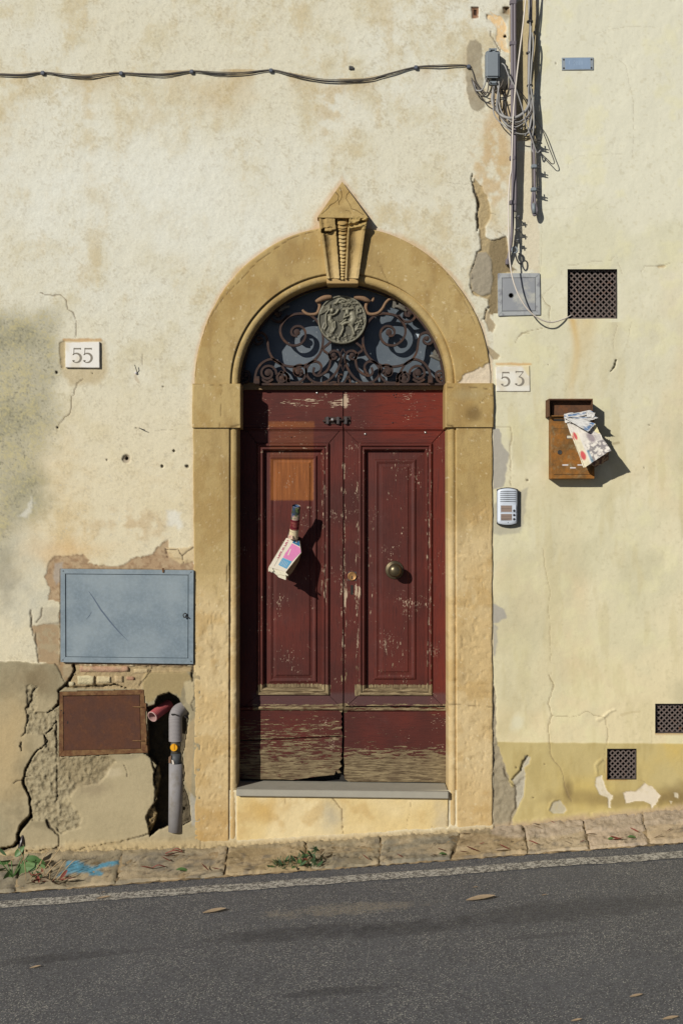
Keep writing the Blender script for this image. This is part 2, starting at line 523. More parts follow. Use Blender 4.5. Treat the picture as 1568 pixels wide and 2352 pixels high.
# painted door wood: red paint flaking to bare grain
def door_mat(name, horizontal=True, heavy=0.0):
    m, n, b = new_mat(name)
    st = (1.3, 3.5, 15) if horizontal else (15, 3.5, 1.1)
    v, g = pos_(n, st)
    vr, _ = pos_(n)
    sx = nd(n, 'ShaderNodeSeparateXYZ'); n.links.new(g.outputs['Position'], sx.inputs[0])
    px, pz = sx.outputs[0], sx.outputs[2]
    def W(x, y): p = P(x, y, -.165); return p[0], p[2]
    def boxm(x0, y0, x1, y1, fe=0.02):
        a, zt = W(x0, y0); c_, zb = W(x1, y1)
        r = math_(n, 'MULTIPLY', ramp_(n, px, a - fe, a + fe), ramp_(n, px, c_ - fe, c_ + fe, 1, 0))
        q = math_(n, 'MULTIPLY', ramp_(n, pz, zb - fe, zb + fe), ramp_(n, pz, zt - fe, zt + fe, 1, 0))
        return math_(n, 'MULTIPLY', r, q)
    grain = noise_(n, v, 9, 6, 0.65, 0.6)
    fine = noise_(n, v, 30, 4, 0.7)
    big = noise_(n, vr, 2.6, 4, 0.6)
    # paint tone
    c = mix_(n, ramp_(n, big, 0.3, 0.7), A(80, 42, 36), A(102, 47, 38))
    c = mix_(n, boxm(860, 880, 1040, 1010, 0.09), c, A(116, 46, 33))
    c = mix_(n, math_(n, 'MULTIPLY', boxm(985, 960, 1040, 1640, 0.03), 0.6), c, A(114, 45, 34))
    c = mix_(n, ramp_(n, grain, 0.48, 0.66, 0, 0.6), c, A(70, 38, 34))
    dust = noise_(n, vr, 9, 5, 0.7)
    c = mix_(n, ramp_(n, dust, 0.5, 0.8, 0, 0.3), c, A(104, 66, 60))
    # grey grime on the rails at the foot of the panels
    c = mix_(n, math_(n, 'MULTIPLY', boxm(580, 1592, 1030, 1622, 0.015), 0.55), c, A(92, 72, 70))
    # the unpainted square left by an old notice
    tn = noise_(n, v, 5, 5, 0.6)
    tan = mix_(n, ramp_(n, tn, .3, .7), A(130, 76, 40), A(158, 94, 48))
    tan = mix_(n, ramp_(n, fine, .5, .7, 0, .5), tan, A(110, 64, 34))
    wob = math_(n, 'MULTIPLY', math_(n, 'SUBTRACT', noise_(n, vr, 70, 5, .7), 0.5), 0.016)
    def boxs(x0, y0, x1, y1, fe=0.007):
        a, zt = W(x0, y0); c_, zb = W(x1, y1)
        pxx = math_(n, 'ADD', px, wob); pzz = math_(n, 'ADD', pz, wob)
        r = math_(n, 'MULTIPLY', ramp_(n, pxx, a - fe, a + fe), ramp_(n, pxx, c_ - fe, c_ + fe, 1, 0))
        q = math_(n, 'MULTIPLY', ramp_(n, pzz, zb - fe, zb + fe), ramp_(n, pzz, zt - fe, zt + fe, 1, 0))
        return math_(n, 'MULTIPLY', r, q)
    c = mix_(n, boxs(621, 1054, 719.5, 1149), c, tan)
    c = mix_(n, math_(n, 'MULTIPLY', boxs(616, 968, 722, 982), 0.6), c, tan)
    c = mix_(n, math_(n, 'MULTIPLY', boxs(620, 984, 720, 1052), 0.26), c, tan)
    # wear field
    wear = None
    lst = [((540, 1628, 1040, 1810), 0.02, 0.09 + heavy * .4), ((540, 1655, 788, 1810), 0.06, 0.11), ((540, 1735, 788, 1810), 0.08, 0.08), ((788, 1722, 1040, 1810), 0.07, 0.20), ((788, 1755, 1040, 1810), 0.05, 0.06),
           ((590, 1571, 760, 1597), 0.012, 0.34), ((815, 1573, 995, 1598), 0.012, 0.36),
           ((590, 1015, 760, 1042), 0.01, 0.15), ((820, 1015, 995, 1042), 0.01, 0.12),
           ((780, 1040, 797, 1640), 0.012, 0.155), ((814, 1100, 828, 1600), 0.012, 0.15), ((977, 1040, 992, 1600), 0.012, 0.15),
           ((736, 1040, 752, 1400), 0.008, 0.15), ((640, 910, 800, 940), 0.03, 0.17), ((880, 1050, 940, 1180), 0.05, 0.12),
           ((835, 1150, 865, 1420), 0.03, 0.12), ((870, 1430, 950, 1560), 0.05, 0.12), ((785, 1345, 828, 1378), 0.03, 0.12),
           ((900, 910, 1010, 950), 0.04, 0.08), ((580, 1616, 1030, 1632), 0.006, 0.25), ((787, 895, 800, 935), 0.02, 0.2), ((590, 1040, 1000, 1570), .02, .03), ((540, 895, 1030, 980), .02, .035)]
    for bx, fe, s_ in lst:
        t = math_(n, 'MULTIPLY', boxm(*bx, fe), s_)
        wear = t if wear is None else math_(n, 'ADD', wear, t)
    v2, _ = pos_(n, (.6, 1, 3.4) if horizontal else (3.4, 1, .7))
    chips = noise_(n, v2, 26, 7, 0.72)
    if horizontal: comb = math_(n, 'ADD', math_(n, 'MULTIPLY', chips, 0.55), math_(n, 'MULTIPLY', grain, 0.45))
    else: comb = math_(n, 'ADD', math_(n, 'MULTIPLY', chips, 0.6), math_(n, 'MULTIPLY', grain, 0.4))
    thr = math_(n, 'SUBTRACT', 0.735, wear)
    msk = ramp_(n, math_(n, 'SUBTRACT', comb, thr), 0.0, 0.018)
    wood = mix_(n, ramp_(n, grain, 0.38, 0.60), A(98, 80, 56), A(178, 156, 116))
    wood = mix_(n, ramp_(n, fine, 0.40, 0.66, 0, 0.45), wood, A(84, 68, 50))
    wood = mix_(n, ramp_(n, noise_(n, vr, 7, 4, .6), .45, .65, 0, .5), wood, A(112, 92, 68))
    wood = mix_(n, ramp_(n, pz, P(0, 1700)[2], P(0, 1640)[2], .3, 0), wood, A(70, 58, 46))
    pale = mix_(n, ramp_(n, pz, P(0, 1560)[2], P(0, 1500)[2]), wood, A(190, 164, 136))
    c = mix_(n, msk, c, pale)
    # loose flecks of pale undercoat in drifts
    vf, _ = pos_(n, (.7, 1, 2.2) if horizontal else (2.2, 1, .7))
    fl = noise_(n, vf, 85, 3, 0.5)
    dr = noise_(n, vr, 6, 4, 0.6)
    fm = ramp_(n, math_(n, 'ADD', fl, math_(n, 'MULTIPLY', dr, .9)), 1.19, 1.22)
    c = mix_(n, math_(n, 'MULTIPLY', fm, .85), c, A(186, 160, 134))
    n.links.new(c, b.inputs['Base Color'])
    n.links.new(ramp_(n, msk, 0, 1, 0.55, 0.9), b.inputs['Roughness'])
    b.inputs['Specular IOR Level'].default_value = 0.16
    h = math_(n, 'ADD', math_(n, 'MULTIPLY', grain, 0.7), math_(n, 'MULTIPLY', msk, -0.5))
    h = math_(n, 'ADD', h, math_(n, 'MULTIPLY', fine, 0.25))
    bump_(n, b, h, 0.7, 0.0022)
    return m
M['door_h'] = door_mat('red_paint_on_boards', True)
M['door_v'] = door_mat('red_paint_on_stiles', False)
M['door_w'] = door_mat('worn_red_paint_on_foot_boards', True, 0.05)

# ------------------------------------------------------------------ ground, road
SL = 0.0741
def road_z(x): return SL * x

def asphalt():
    m, n, b = new_mat('asphalt')
    v, g = pos_(n)
    vo = nd(n, 'ShaderNodeTexVoronoi'); n.links.new(v, vo.inputs['Vector']); vo.inputs['Scale'].default_value = 165
    wn = nd(n, 'ShaderNodeSeparateColor'); n.links.new(vo.outputs['Color'], wn.inputs[0])
    chip = ramp_(n, math_(n, 'ADD', wn.outputs[0], math_(n, 'MULTIPLY', math_(n, 'SUBTRACT', noise_(n, v, 3.5, 5, .7), .5), .7)), 0.6, 1.05)
    edge = ramp_(n, vo.outputs['Distance'], 0.25, 0.6, 1, 0)
    big = noise_(n, v, 1.3, 5, 0.6); mid = noise_(n, v, 14, 5, 0.7)
    c = mix_(n, wn.outputs[1], (0.054, 0.056, 0.064), (0.128, 0.131, 0.143))
    c = mix_(n, math_(n, 'MULTIPLY', chip, edge), c, (0.52, 0.51, 0.45))
    c = mix_(n, ramp_(n, mid, 0.35, 0.7, 0, 0.25), c, (0.052, 0.053, 0.060))
    # worn tracks: position masks broken by noise
    sx = nd(n, 'ShaderNodeSeparateXYZ'); n.links.new(g.outputs['Position'], sx.inputs[0])
    fine_ = noise_(n, v, 40, 5, 0.75)
    def ell(cx, cy, rx, ry, tilt=0.0):
        dx = math_(n, 'SUBTRACT', sx.outputs[0], cx)
        dy = math_(n, 'SUBTRACT', math_(n, 'SUBTRACT', sx.outputs[1], cy), math_(n, 'MULTIPLY', dx, tilt))
        dx = math_(n, 'DIVIDE', dx, rx); dy = math_(n, 'DIVIDE', dy, ry)
        r = math_(n, 'ADD', math_(n, 'MULTIPLY', dx, dx), math_(n, 'MULTIPLY', dy, dy))
        r = math_(n, 'ADD', r, math_(n, 'MULTIPLY', math_(n, 'SUBTRACT', mid, 0.5), 3.2))
        return ramp_(n, r, 0.2, 1.0, 1, 0)
    def at(px, py):
        # intersection of the view ray with the road
        rx = (px - CX) / S; rz = -(py - CY) / S
        t = CZ / (SL * rx - rz); return rx * t, -L + L * t
    p = at(790, 2088); sand = ell(p[0], p[1], 0.45, 0.10)
    c = mix_(n, math_(n, 'MULTIPLY', math_(n, 'MULTIPLY', sand, ramp_(n, wn.outputs[2], .1, .8)), 0.7), c, (0.27, 0.235, 0.18))
    for (a, y_, rx, ry, k, ti) in ((690, 2142, 0.52, 0.11, 0.6, 0.02), (940, 2132, 0.42, 0.11, 0.6, 0.06), (1300, 2090, 0.75, 0.16, 0.5, 0.05),
                             (130, 2200, 0.5, 0.06, 0.6, 0.05), (770, 2277, 0.26, 0.05, 0.6, 0.0), (1240, 2150, 0.2, 0.03, 0.5, 0)):
        p = at(a, y_); c = mix_(n, math_(n, 'MULTIPLY', math_(n, 'MULTIPLY', ell(p[0], p[1], rx, ry, ti), ramp_(n, math_(n, 'ADD', math_(n, 'MULTIPLY', wn.outputs[0], .25), math_(n, 'MULTIPLY', fine_, .75)), .38, .56)), min(1, k * 1.15)), c, (0.028, 0.028, 0.032))
    c = mix_(n, ramp_(n, big, 0.45, 0.75, 0, 0.3), c, (0.115, 0.12, 0.135))
    n.links.new(c, b.inputs['Base Color'])
    b.inputs['Roughness'].default_value = 0.8
    b.inputs['Specular IOR Level'].default_value = 0.35
    h = math_(n, 'ADD', math_(n, 'MULTIPLY', edge, wn.outputs[2]), math_(n, 'MULTIPLY', mid, 0.6))
    bump_(n, b, h, 1.0, 0.004)
    return m, at
M['asphalt'], road_at = asphalt()

def line_mat():
    m, n, b = new_mat('worn_road_paint')
    v, g = pos_(n)
    vo = nd(n, 'ShaderNodeTexVoronoi'); n.links.new(v, vo.inputs['Vector']); vo.inputs['Scale'].default_value = 135
    wn = nd(n, 'ShaderNodeSeparateColor'); n.links.new(vo.outputs['Color'], wn.inputs[0])
    f = noise_(n, v, 35, 6, 0.75)
    c = mix_(n, wn.outputs[0], (0.30, 0.29, 0.26), (0.52, 0.50, 0.45))
    c = mix_(n, ramp_(n, math_(n, 'ADD', f, math_(n, 'MULTIPLY', wn.outputs[1], 0.22)), 0.54, 0.70), c, (0.09, 0.085, 0.08))
    n.links.new(c, b.inputs['Base Color']); b.inputs['Roughness'].default_value = 0.85
    h = math_(n, 'ADD', math_(n, 'MULTIPLY', ramp_(n, vo.outputs['Distance'], 0.25, 0.6, 1, 0), wn.outputs[2]), f)
    bump_(n, b, h, 1.0, 0.003)
    return m
M['line'] = line_mat()

def road_sheet(name, x0, x1, y0, y1, nx, ny, dz, mat, kind='structure', parent=None, wob=0.0):
    xs = np.linspace(x0, x1, nx); ys = np.linspace(y0, y1, ny)
    X, Y = np.meshgrid(xs, ys)
    if wob:
        e0 = (vnoise(X * 400, X * 0, 12, 3) - 0.5) * wob + (vnoise(X * 400, X * 0, 60, 5) - 0.5) * wob * 1.5
        Y = Y + e0
    Zz = SL * X + dz
    o = grid(name, np.stack([X, Y, Zz], -1), mat, parent)
    if kind: o['kind'] = kind
    return o
road = road_sheet('road', -60, 60, -70, -0.30, 3, 3, 0.0, M['asphalt'])
# edge line: 12 cm wide, along the street
l0 = road_at(784, 2013.5)[1]; l1 = road_at(784, 2029.5)[1]
road_line = road_sheet('edge_line', -12, 12, l1, l0, 2400, 3, 0.004, M['line'], None, road, wob=0.012)

# ground beneath and behind the houses
mb = MB(); 
base_sheet = grid('ground', np.array([[[-60, -0.31, SL * -60 - 0.03], [60, -0.31, SL * 60 - 0.03]], [[-60, 30, SL * -60 - 0.03], [60, 30, SL * 60 - 0.03]]], float)[::-1], M['void'])
base_sheet['kind'] = 'structure'

# gutter slabs
pave = thing('pavement', None, None, (0, -0.2, 0.0)); pave['kind'] = 'structure'
KD = 0.36
bz_x = np.array([-6.0, -1.96, -1.71, -.6, 0, .865, 1.96, 6.0])
bz_z = np.array([-6 * SL + .11, -.034, -.0145, .018, .05, .113, .228, 6 * SL + .083])
def back_z(x): return np.interp(x, bz_x, bz_z)
def fx(px):        # x metres at the kerb front for a drawing x
    return (px - CX) * (L - KD) / L / S
def bx_(px): return (px - CX) / S
joints = [(-1500, -1500), (-1150, -1150), (-820, -820), (-520, -520), (-240, -240), (52, 35), (283.5, 266), (525, 515), (700, 713), (876, 871), (1065, 1034), (1203, 1211), (1338, 1352), (1478, 1487), (1650, 1645), (1900, 1900), (2150, 2150), (2450, 2450), (2800, 2800)]
slabcol = [A(166, 154, 132), A(176, 158, 124), A(164, 150, 122), A(160, 148, 128), A(164, 150, 124), A(168, 152, 122), A(170, 154, 126), A(178, 154, 114), A(172, 156, 126), A(166, 154, 130), A(184, 158, 118), A(196, 174, 140), A(204, 180, 150), A(194, 170, 136), A(180, 160, 128)]
BLUE = Y1((375, 748), (440, 700), (440, 655), (500, 645), (545, 660), (560, 680), (620, 690), (700, 660), (790, 650), (790, 668), (700, 690), (640, 705), (680, 725), (670, 742), (610, 748), (570, 725), (520, 730), (440, 740))
for i in range(len(joints) - 1):
    (b0, f0), (b1, f1) = joints[i], joints[i + 1]
    u = np.linspace(0, 1, 46); vv = np.concatenate([[0.0], np.linspace(0, 1, 26), [1.0]])
    U, V_ = np.meshgrid(u, vv)
    g_ = 1.5
    xb = bx_(b0 + g_) * (1 - U) + bx_(b1 - g_) * U
    xf = fx(f0 + g_) * (1 - U) + fx(f1 - g_) * U
    jit = (vnoise(V_ * 300, V_ * 0 + i * 9, 30, i) - .5) * 0.012
    X = xb * (1 - V_) + xf * V_ + jit * (np.abs(U - .5) > .49)
    yw = (vnoise(X * 400, X * 0 + 5, 25, 8) - .5) * 0.02
    Yw = 0.06 * (1 - V_) - (KD + yw) * V_
    z0 = back_z(X); z1 = SL * X + 0.012
    s_ = np.clip(-Yw / KD, -0.2, 1)
    Zz = z0 * (1 - s_) + z1 * s_
    Dx, Dy = X * 400 + 1000, Yw * 400
    Zz = Zz + (fbm(Dx, Dy, 50, 4, i) - .5) * 0.022 + (fbm(Dx, Dy, 9, 3, i + 4) - .5) * 0.007
    ed = np.minimum(np.minimum(U, 1 - U) * np.abs(X[:, -1:] - X[:, :1]), np.minimum(V_, 1 - V_ + 0.02) * KD)
    Zz = Zz - 0.007 * (1 - sst(ed, 0, 0.008)) - 0.03 * (vnoise(Dx, Dy, 14, i + 30) > .80) * (1 - sst(ed, 0, 0.03)) * .4
    # broken faces: ledges, splits and a rough mortar band against the wall
    ck = np.abs(fbm(Dx * .6, Dy * 1.6, 60, 4, i + 200) - .5)
    Zz = Zz - .006 * (1 - sst(ck, .0, .012)) + .006 * sst(fbm(Dx * .5, Dy * 2, 36, 4, i + 220), .5, .54) - .004 * (fbm(Dx, Dy, 6, 2, i + 230) > .66)
    mwide = .16 + .30 * sst(X, .6, 1.1)
    mort = 1 - sst(s_ + .28 * (fbm(X * 400, Yw * 400, 34, 4, 301) - .5), mwide - .04, mwide + .04)
    Zz = Zz + mort * (.006 + (fbm(X * 400, Yw * 400, 8, 3, 302) - .4) * .016)
    Zz[0, :] -= 0.05; Zz[-1, :] = SL * X[-1] - 0.03
    base = slabcol[i % len(slabcol)] * (.78 if b0 < 1100 else .9)
    k = (0.72 + 0.56 * fbm(Dx, Dy, 40, 5, i + 60))[..., None]
    cols = base * k
    st = sst(fbm(Dx, Dy * 2, 70, 4, 90 + i), .5, .68)[..., None] * .55
    cols = cols * (1 - st) + A(196, 172, 134) * st
    st = sst(fbm(Dx, Dy, 24, 4, 20 + i), .58, .72)[..., None] * .6
    cols = cols * (1 - st) + A(112, 104, 92) * st
    cols = cols * (1 - .55 * (1 - sst(ck, .0, .014)))[..., None]
    mc = np.where((X > .85)[..., None], A(184, 164, 138), A(166, 148, 116)) * (.8 + .4 * fbm(X * 400, Yw * 400, 12, 4, 303))[..., None]
    cols = cols * (1 - .9 * mort[..., None]) + mc * .9 * mort[..., None]
    # project to the drawing to lay the blue spray paint
    kx = L / (L + Yw)
    PX = CX + X * S * kx; PY = CY - (Zz - CZ) * S * kx
    bl = pmask(PX, PY, BLUE, 1.5, 2.5, 10, 3)[..., None] * (.85 + .15 * (vnoise(Dx, Dy, 3, 4) > .35))[..., None]
    cols = cols * (1 - bl) + A(96, 150, 170) * bl
    a = np.ones(cols.shape[:2] + (1,))
    grid('paving_stone', np.stack([X, Yw, Zz], -1), M['kerbstone'], pave, np.concatenate([cols, a], -1), flip=True)
# mortar bed under the slabs
xs = np.linspace(-4.5, 5.1, 1600); ys = np.linspace(0.08, -KD - 0.02, 30)
X, Yw = np.meshgrid(xs, ys)
s_ = np.clip(-Yw / KD, -.2, 1.0)
Zz = back_z(X) * (1 - s_) + (SL * X + 0.006) * s_ - 0.003 + (fbm(X * 400, Yw * 400, 10, 4, 7) - .5) * .016
cols = A(168, 144, 108) * (0.6 + .7 * fbm(X * 400, Yw * 400, 16, 4, 17))[..., None]
st = sst(fbm(X * 400, Yw * 400, 30, 3, 18), .45, .6)[..., None]
cols = cols * (1 - .45 * st)
o = grid('mortar_bed', np.stack([X, Yw, Zz], -1), M['kerbstone'], pave, np.concatenate([cols, np.ones(cols.shape[:2] + (1,))], -1), flip=True)


# ------------------------------------------------------------------ the two rendered house walls
def axis(a0, a1, step, lo, hi, extra=()):
    f = np.arange(a0, a1 + .01, step)
    f = np.concatenate([np.linspace(lo, a0, 22)[:-1], f, np.linspace(a1, hi, 22)[1:]])
    for e in extra:                     # snap grid lines to straight edges
        f[np.argmin(np.abs(f - e))] = e
    return np.sort(f)
VENT1 = (1302.2, 618.2, 1416.1, 731.7); VENT2 = (1503.5, 1616.3, 1578.0, 1684.0); VENT3 = (1393.0, 1719.6, 1460.6, 1790.5)
GX = axis(-40, 1610, 2.2, -1500, 3000, (1238, 1132, VENT1[0], VENT1[2], VENT2[0], VENT2[2], VENT3[0], VENT3[2]))
GY = axis(-40, 2004, 2.2, -1500, 2500, (VENT1[1], VENT1[3], VENT2[1], VENT2[3], VENT3[1], VENT3[3], 720))
X, Y = np.meshgrid(GX, GY)
H = np.zeros_like(X)
RG = np.ones_like(X) * 0.8

def lerp(Cc, col, m):
    m = m[..., None]
    return Cc * (1 - m) + np.asarray(col) * m

N20 = fbm(X, Y, 20, 4, 1); N60 = fbm(X, Y, 60, 5, 2); N200 = fbm(X, Y, 220, 7, 3); N3 = fbm(X, Y, 3.3, 2, 44) * .65 + fbm(X, Y, 9, 3, 45) * .35; N7 = fbm(X, Y, 7, 2, 4)
NV = fbm(X, Y * 0.22, 26, 4, 5)        # streaks that run down the wall
N500 = fbm(X, Y, 600, 3, 6)

# ---- left wall (aged cream)
CL = np.ones(X.shape + (3,)) * A(224, 215, 188)
CL = lerp(CL, A(230, 225, 206), sst(N200, .42, .74) * .6)
CL = lerp(CL, A(208, 194, 156), sst(N60 * .75 + N3 * .25, .44, .74) * .6)
CL = lerp(CL, A(206, 184, 140), sst(N60 * .4 + NV * .4 + N3 * .2, .50, .72) * .5 * (Y < 700))
CL = lerp(CL, A(228, 209, 168), sst(Y, 700, 1150) * .62)
CL = lerp(CL, A(214, 186, 134), sst(N200 + .25 * N20 + .1 * N3, .60, .86) * sst(Y, 880, 1250) * .7)
CL = lerp(CL, A(172, 156, 124), sst(N3 + .35 * N20, .72, 1.0) * .5)
CL = lerp(CL, A(234, 228, 208), sst(N3, .62, .85) * .35)
# rust-brown run-off under the cable
cab_y = np.interp(X, [0, 98, 200, 278, 440, 620, 700, 760, 830, 955, 1075], [171, 167, 174, 167, 164, 162, 176, 184, 184, 155, 149])
d = Y - cab_y
CL = lerp(CL, A(186, 156, 104), np.exp(-np.clip(d - 4, 0, None) / 22) * (d > -4) * sst(fbm(X, Y * .3, 70, 3, 9), .35, .65) * .65 * (X < 1080))
CL = lerp(CL, A(205, 180, 130), (np.exp(-((X - 205) / 14) ** 2) * (d > 0) * np.exp(-np.clip(d - 60, 0, None) / 200) + np.exp(-((X - 20) / 40) ** 2) * (d > 0) * np.exp(-d / 120)) * sst(N20, .3, .6) * .6)
CL = lerp(CL, A(196, 164, 104), blob(X, Y, 770, 250, 40, 130, .8, .6, 60, 12) * .45 * sst(N20, .35, .6))
CL = lerp(CL, A(198, 168, 112), blob(X, Y, 500, 215, 90, 60, .9, .7, 60, 13) * .4)
CL = lerp(CL, A(200, 162, 108), blob(X, Y, 1130, 300, 55, 190, .9, .9, 50, 14) * sst(N20 + .3 * NV, .5, .75) * .6)
CL = lerp(CL, A(206, 176, 128), blob(X, Y, 1150, 420, 50, 160, .9, .8, 60, 15) * sst(N20 + .3 * NV, .5, .8) * .6)
CL = lerp(CL, A(238, 236, 222), blob(X, Y, 350, 440, 330, 200, .9, .6, 120, 16) * .45)
# pink-tan glow round the arch where the paint oversprays
ax_, ay_ = 787.0, 880.0
re = np.sqrt(((X - ax_) / 338) ** 2 + ((Y - ay_) / 361) ** 2)
CL = lerp(CL, A(206, 160, 112), (1 - sst(re + .05 * (N20 - .5), 1.0, 1.035)) * (Y < 882) * .5 * (.6 + .8 * N20))
kd = np.minimum(np.abs((X - 786) * 79 - (Y - 417) * 58) , np.abs((X - 786) * 79 + (Y - 417) * 58)) / 98
CL = lerp(CL, A(206, 166, 122), pmask(X, Y, [(786, 406), (856, 500), (852, 560), (722, 560), (718, 500)], 6, 3, 12, 4) * .55)
CL = lerp(CL, A(208, 172, 124), np.exp(-np.clip(446 - X, 0, None) / 5) * (X < 449) * (Y > 880) * (Y < 1290) * .5)
# damp green-grey bloom at the left edge
m = pmask(X, Y, [(-200, 700), (60, 712), (130, 730), (140, 800), (135, 860), (130, 950), (112, 1010), (95, 1080), (92, 1130), (80, 1165), (60, 1200), (20, 1300), (-200, 1500)], 34, 34, 60, 5)
CL = lerp(CL, A(170, 162, 134), m * (.68 + .5 * (N20 - .35)).clip(0, 1))
m2 = blob(X, Y, 30, 775, 100, 40, .8, .5, 50, 6) + blob(X, Y, 70, 1130, 60, 75, .8, .5, 50, 7) + blob(X, Y, 20, 960, 80, 60, .9, .6, 50, 8)
CL = lerp(CL, A(140, 134, 104), m2.clip(0, 1) * (.6 + .6 * (N20 - .5)) * .8)
CL = lerp(CL, A(208, 192, 138), m * sst(N3 + .5 * N20 + .3 * (N60 - .5), .70, .98) * .55)
CL = lerp(CL, A(92, 86, 64), m * sst(1 - N3 + .3 * (1 - N20), .72, 1.0) * .6)
CL = lerp(CL, A(200, 194, 172), blob(X, Y, 40, 1350, 90, 160, .9, .6, 60, 9) * .6 * (.5 + N20))
CL = lerp(CL, A(150, 140, 116), blob(X, Y, 10, 1330, 50, 80, .9, .6, 30, 19) * .55)
CL = lerp(CL, A(236, 230, 214), pmask(X, Y, Y4((240, 1640), (260, 1660), (240, 1720), (200, 1790), (150, 1790), (140, 1775), (200, 1730)), 5, 8, 10, 3) * .5)
CL = lerp(CL, A(232, 228, 214), pmask(X, Y, Y4((1230, 1740), (1290, 1730), (1330, 1760), (1350, 1870), (1320, 1890), (1300, 1850), (1240, 1850)), 6, 6, 14, 4) * .6)
CL = lerp(CL, A(188, 152, 102), blob(X, Y, 300, 1200, 120, 40, .9, .7, 50, 21) * .45 * sst(N20, .35, .6))
CL = lerp(CL, A(220, 176, 116), blob(X, Y, 160, 1265, 110, 40, .9, .6, 60, 22) * .5)
# stain round plate 55
CL = lerp(CL, A(190, 140, 76), lmask(X, Y, [(148, 781), (232, 781)], 5, 3, 1.5) * .7)
CL = lerp(CL, A(188, 164, 118), pmask(X, Y, [(140, 785), (242, 785), (246, 858), (232, 880), (160, 886), (140, 850)], 8, 5, 20, 4) * .6)
m = pmask(X, Y, Y4((440, 500), (480, 485), (478, 690), (455, 690), (445, 620), (440, 560)), 1, 1.5, 6, 4)
H -= m * .006; CL = lerp(CL, A(176, 156, 118), m * .8)
H += (N20 - .5) * .0025 + (N60 - .5) * .004 + (N7 - .5) * .0012 + (N3 - .5) * .0010

# ---- upper right: cement patch, orange peel, putlog holes
m = pmask(X, Y, Z1((200, 262), (240, 250), (275, 290), (285, 360), (275, 430), (290, 520), (300, 640), (295, 680), (250, 715), (215, 700), (190, 600), (175, 500), (178, 400), (180, 310)), 1.2, 3, 12, 5)
CL = lerp(CL, A(158, 144, 118), m * (.8 + .3 * (N20 - .5))); H += m * .002
CL = lerp(CL, A(186, 168, 136), blob(X, Y, 1068, 140, 10, 40, .9, .6, 20, 6) * .6)
m = pmask(X, Y, Z1((310, 90), (350, 95), (330, 75), (410, 110), (440, 180), (430, 250), (455, 340), (400, 310), (370, 250), (380, 200), (355, 150), (320, 125)), 1, 3, 8, 6)
CL = lerp(CL, A(236, 200, 148), m * (1 - .5 * sst(N7, .55, .7))); H -= m * .004
m = pmask(X, Y, Z1((455, 60), (520, 0), (640, 0), (640, 480), (600, 640), (640, 900), (505, 900), (500, 400), (455, 400)), 1.5, 2, 10, 7)
CL = lerp(CL, A(190, 166, 116), m * .75)
m = pmask(X, Y, [(1180, 350), (1238, 350), (1238, 620), (1200, 620)], 4, 5, 20, 8)
CL = lerp(CL, A(222, 206, 172), m * .7)
for pts in (Z1((215, 45), (262, 45), (258, 115), (220, 118)), Z1((418, 45), (458, 45), (458, 90), (418, 90))):
    m = pmask(X, Y, pts, .8, 1, 5, 4)
    H -= m * .012; CL = lerp(CL, A(150, 112, 84), m)
    cx_ = sum(p[0] for p in pts) / 4; cy_ = sum(p[1] for p in pts) / 4
    m = pmask(X, Y, [(cx_ - 3, cy_ - 6), (cx_ + 3, cy_ - 6), (cx_ + 3, cy_ + 6), (cx_ - 3, cy_ + 6)], .8, 1, 5, 4)
    H -= m * .012; CL = lerp(CL, A(70, 50, 40), m)
CL = lerp(CL, A(156, 140, 108), blob(X, Y, 1160, 30, 14, 22, .7, .5, 14, 31) * .7)
for pts in (Z1((340, 205), (335, 225), (350, 245), (370, 280), (395, 320), (400, 330)), Z1((315, 95), (312, 120))):
    m = lmask(X, Y, pts, 2.0, 3, 2); H -= m * .006; CL = lerp(CL, A(96, 76, 56), m * .8)
m = blob(X, Y, 1159, 84, 3.5, 3.5, .2, 0, 9, 1); H -= m * .02; CL = lerp(CL, A(40, 30, 25), m)

# crack and loose plaster beside the pipes
CR = Z2((235, 100), (280, 150), (300, 190), (330, 260), (340, 330), (330, 370), (300, 420), (310, 480), (340, 500), (380, 490), (440, 470), (450, 560), (450, 640), (480, 700), (385, 720), (385, 975), (330, 970), (320, 870), (225, 850), (210, 790), (215, 700), (250, 580), (275, 550), (265, 450), (250, 350), (255, 300), (250, 220), (225, 150))
m = pmask(X, Y, CR, 1.0, 2.5, 10, 9)
H -= m * (.010 + .006 * (N7 - .3)); CL = lerp(CL, A(176, 152, 108), m * (.9)); RG = np.maximum(RG, m * 2.2)
m = pmask(X, Y, Z2((330, 510), (380, 490), (440, 480), (450, 640), (500, 690), (385, 720), (385, 975), (330, 970), (325, 870), (350, 800), (350, 620), (325, 580)), 2, 3, 10, 10)
CL = lerp(CL, A(138, 120, 88), m * .9); H += (N7 - .5) * m * .008
m = pmask(X, Y, Z2((245, 580), (310, 570), (345, 620), (350, 760), (335, 840), (280, 855), (215, 820), (210, 720), (235, 640)), 1.2, 2, 10, 11)
CL = lerp(CL, A(162, 150, 128), m * .95); H += m * .007; RG *= 1 - .4 * m
m = lmask(X, Y, [(a, b, c_) for (a, b), c_ in zip(Z2((222, 60), (215, 110), (228, 170), (245, 210), (260, 270), (250, 340), (258, 400), (250, 440)), (1, 2, 2.5, 3, 5, 3, 3, 1.5))], 3, 12, 2)
H -= m * .02; CL = lerp(CL, A(60, 46, 34), m * .8)
m = lmask(X, Y, Z2((250, 570), (235, 640), (210, 700), (208, 780), (215, 820)), 2, 13, 2); H -= m * .008; CL = lerp(CL, A(84, 68, 48), m * .7)
m = pmask(X, Y, Z2((310, 930), (335, 960), (340, 1000), (370, 1040), (355, 1080), (325, 1080), (310, 1030), (295, 990)), 1, 2, 8, 14)
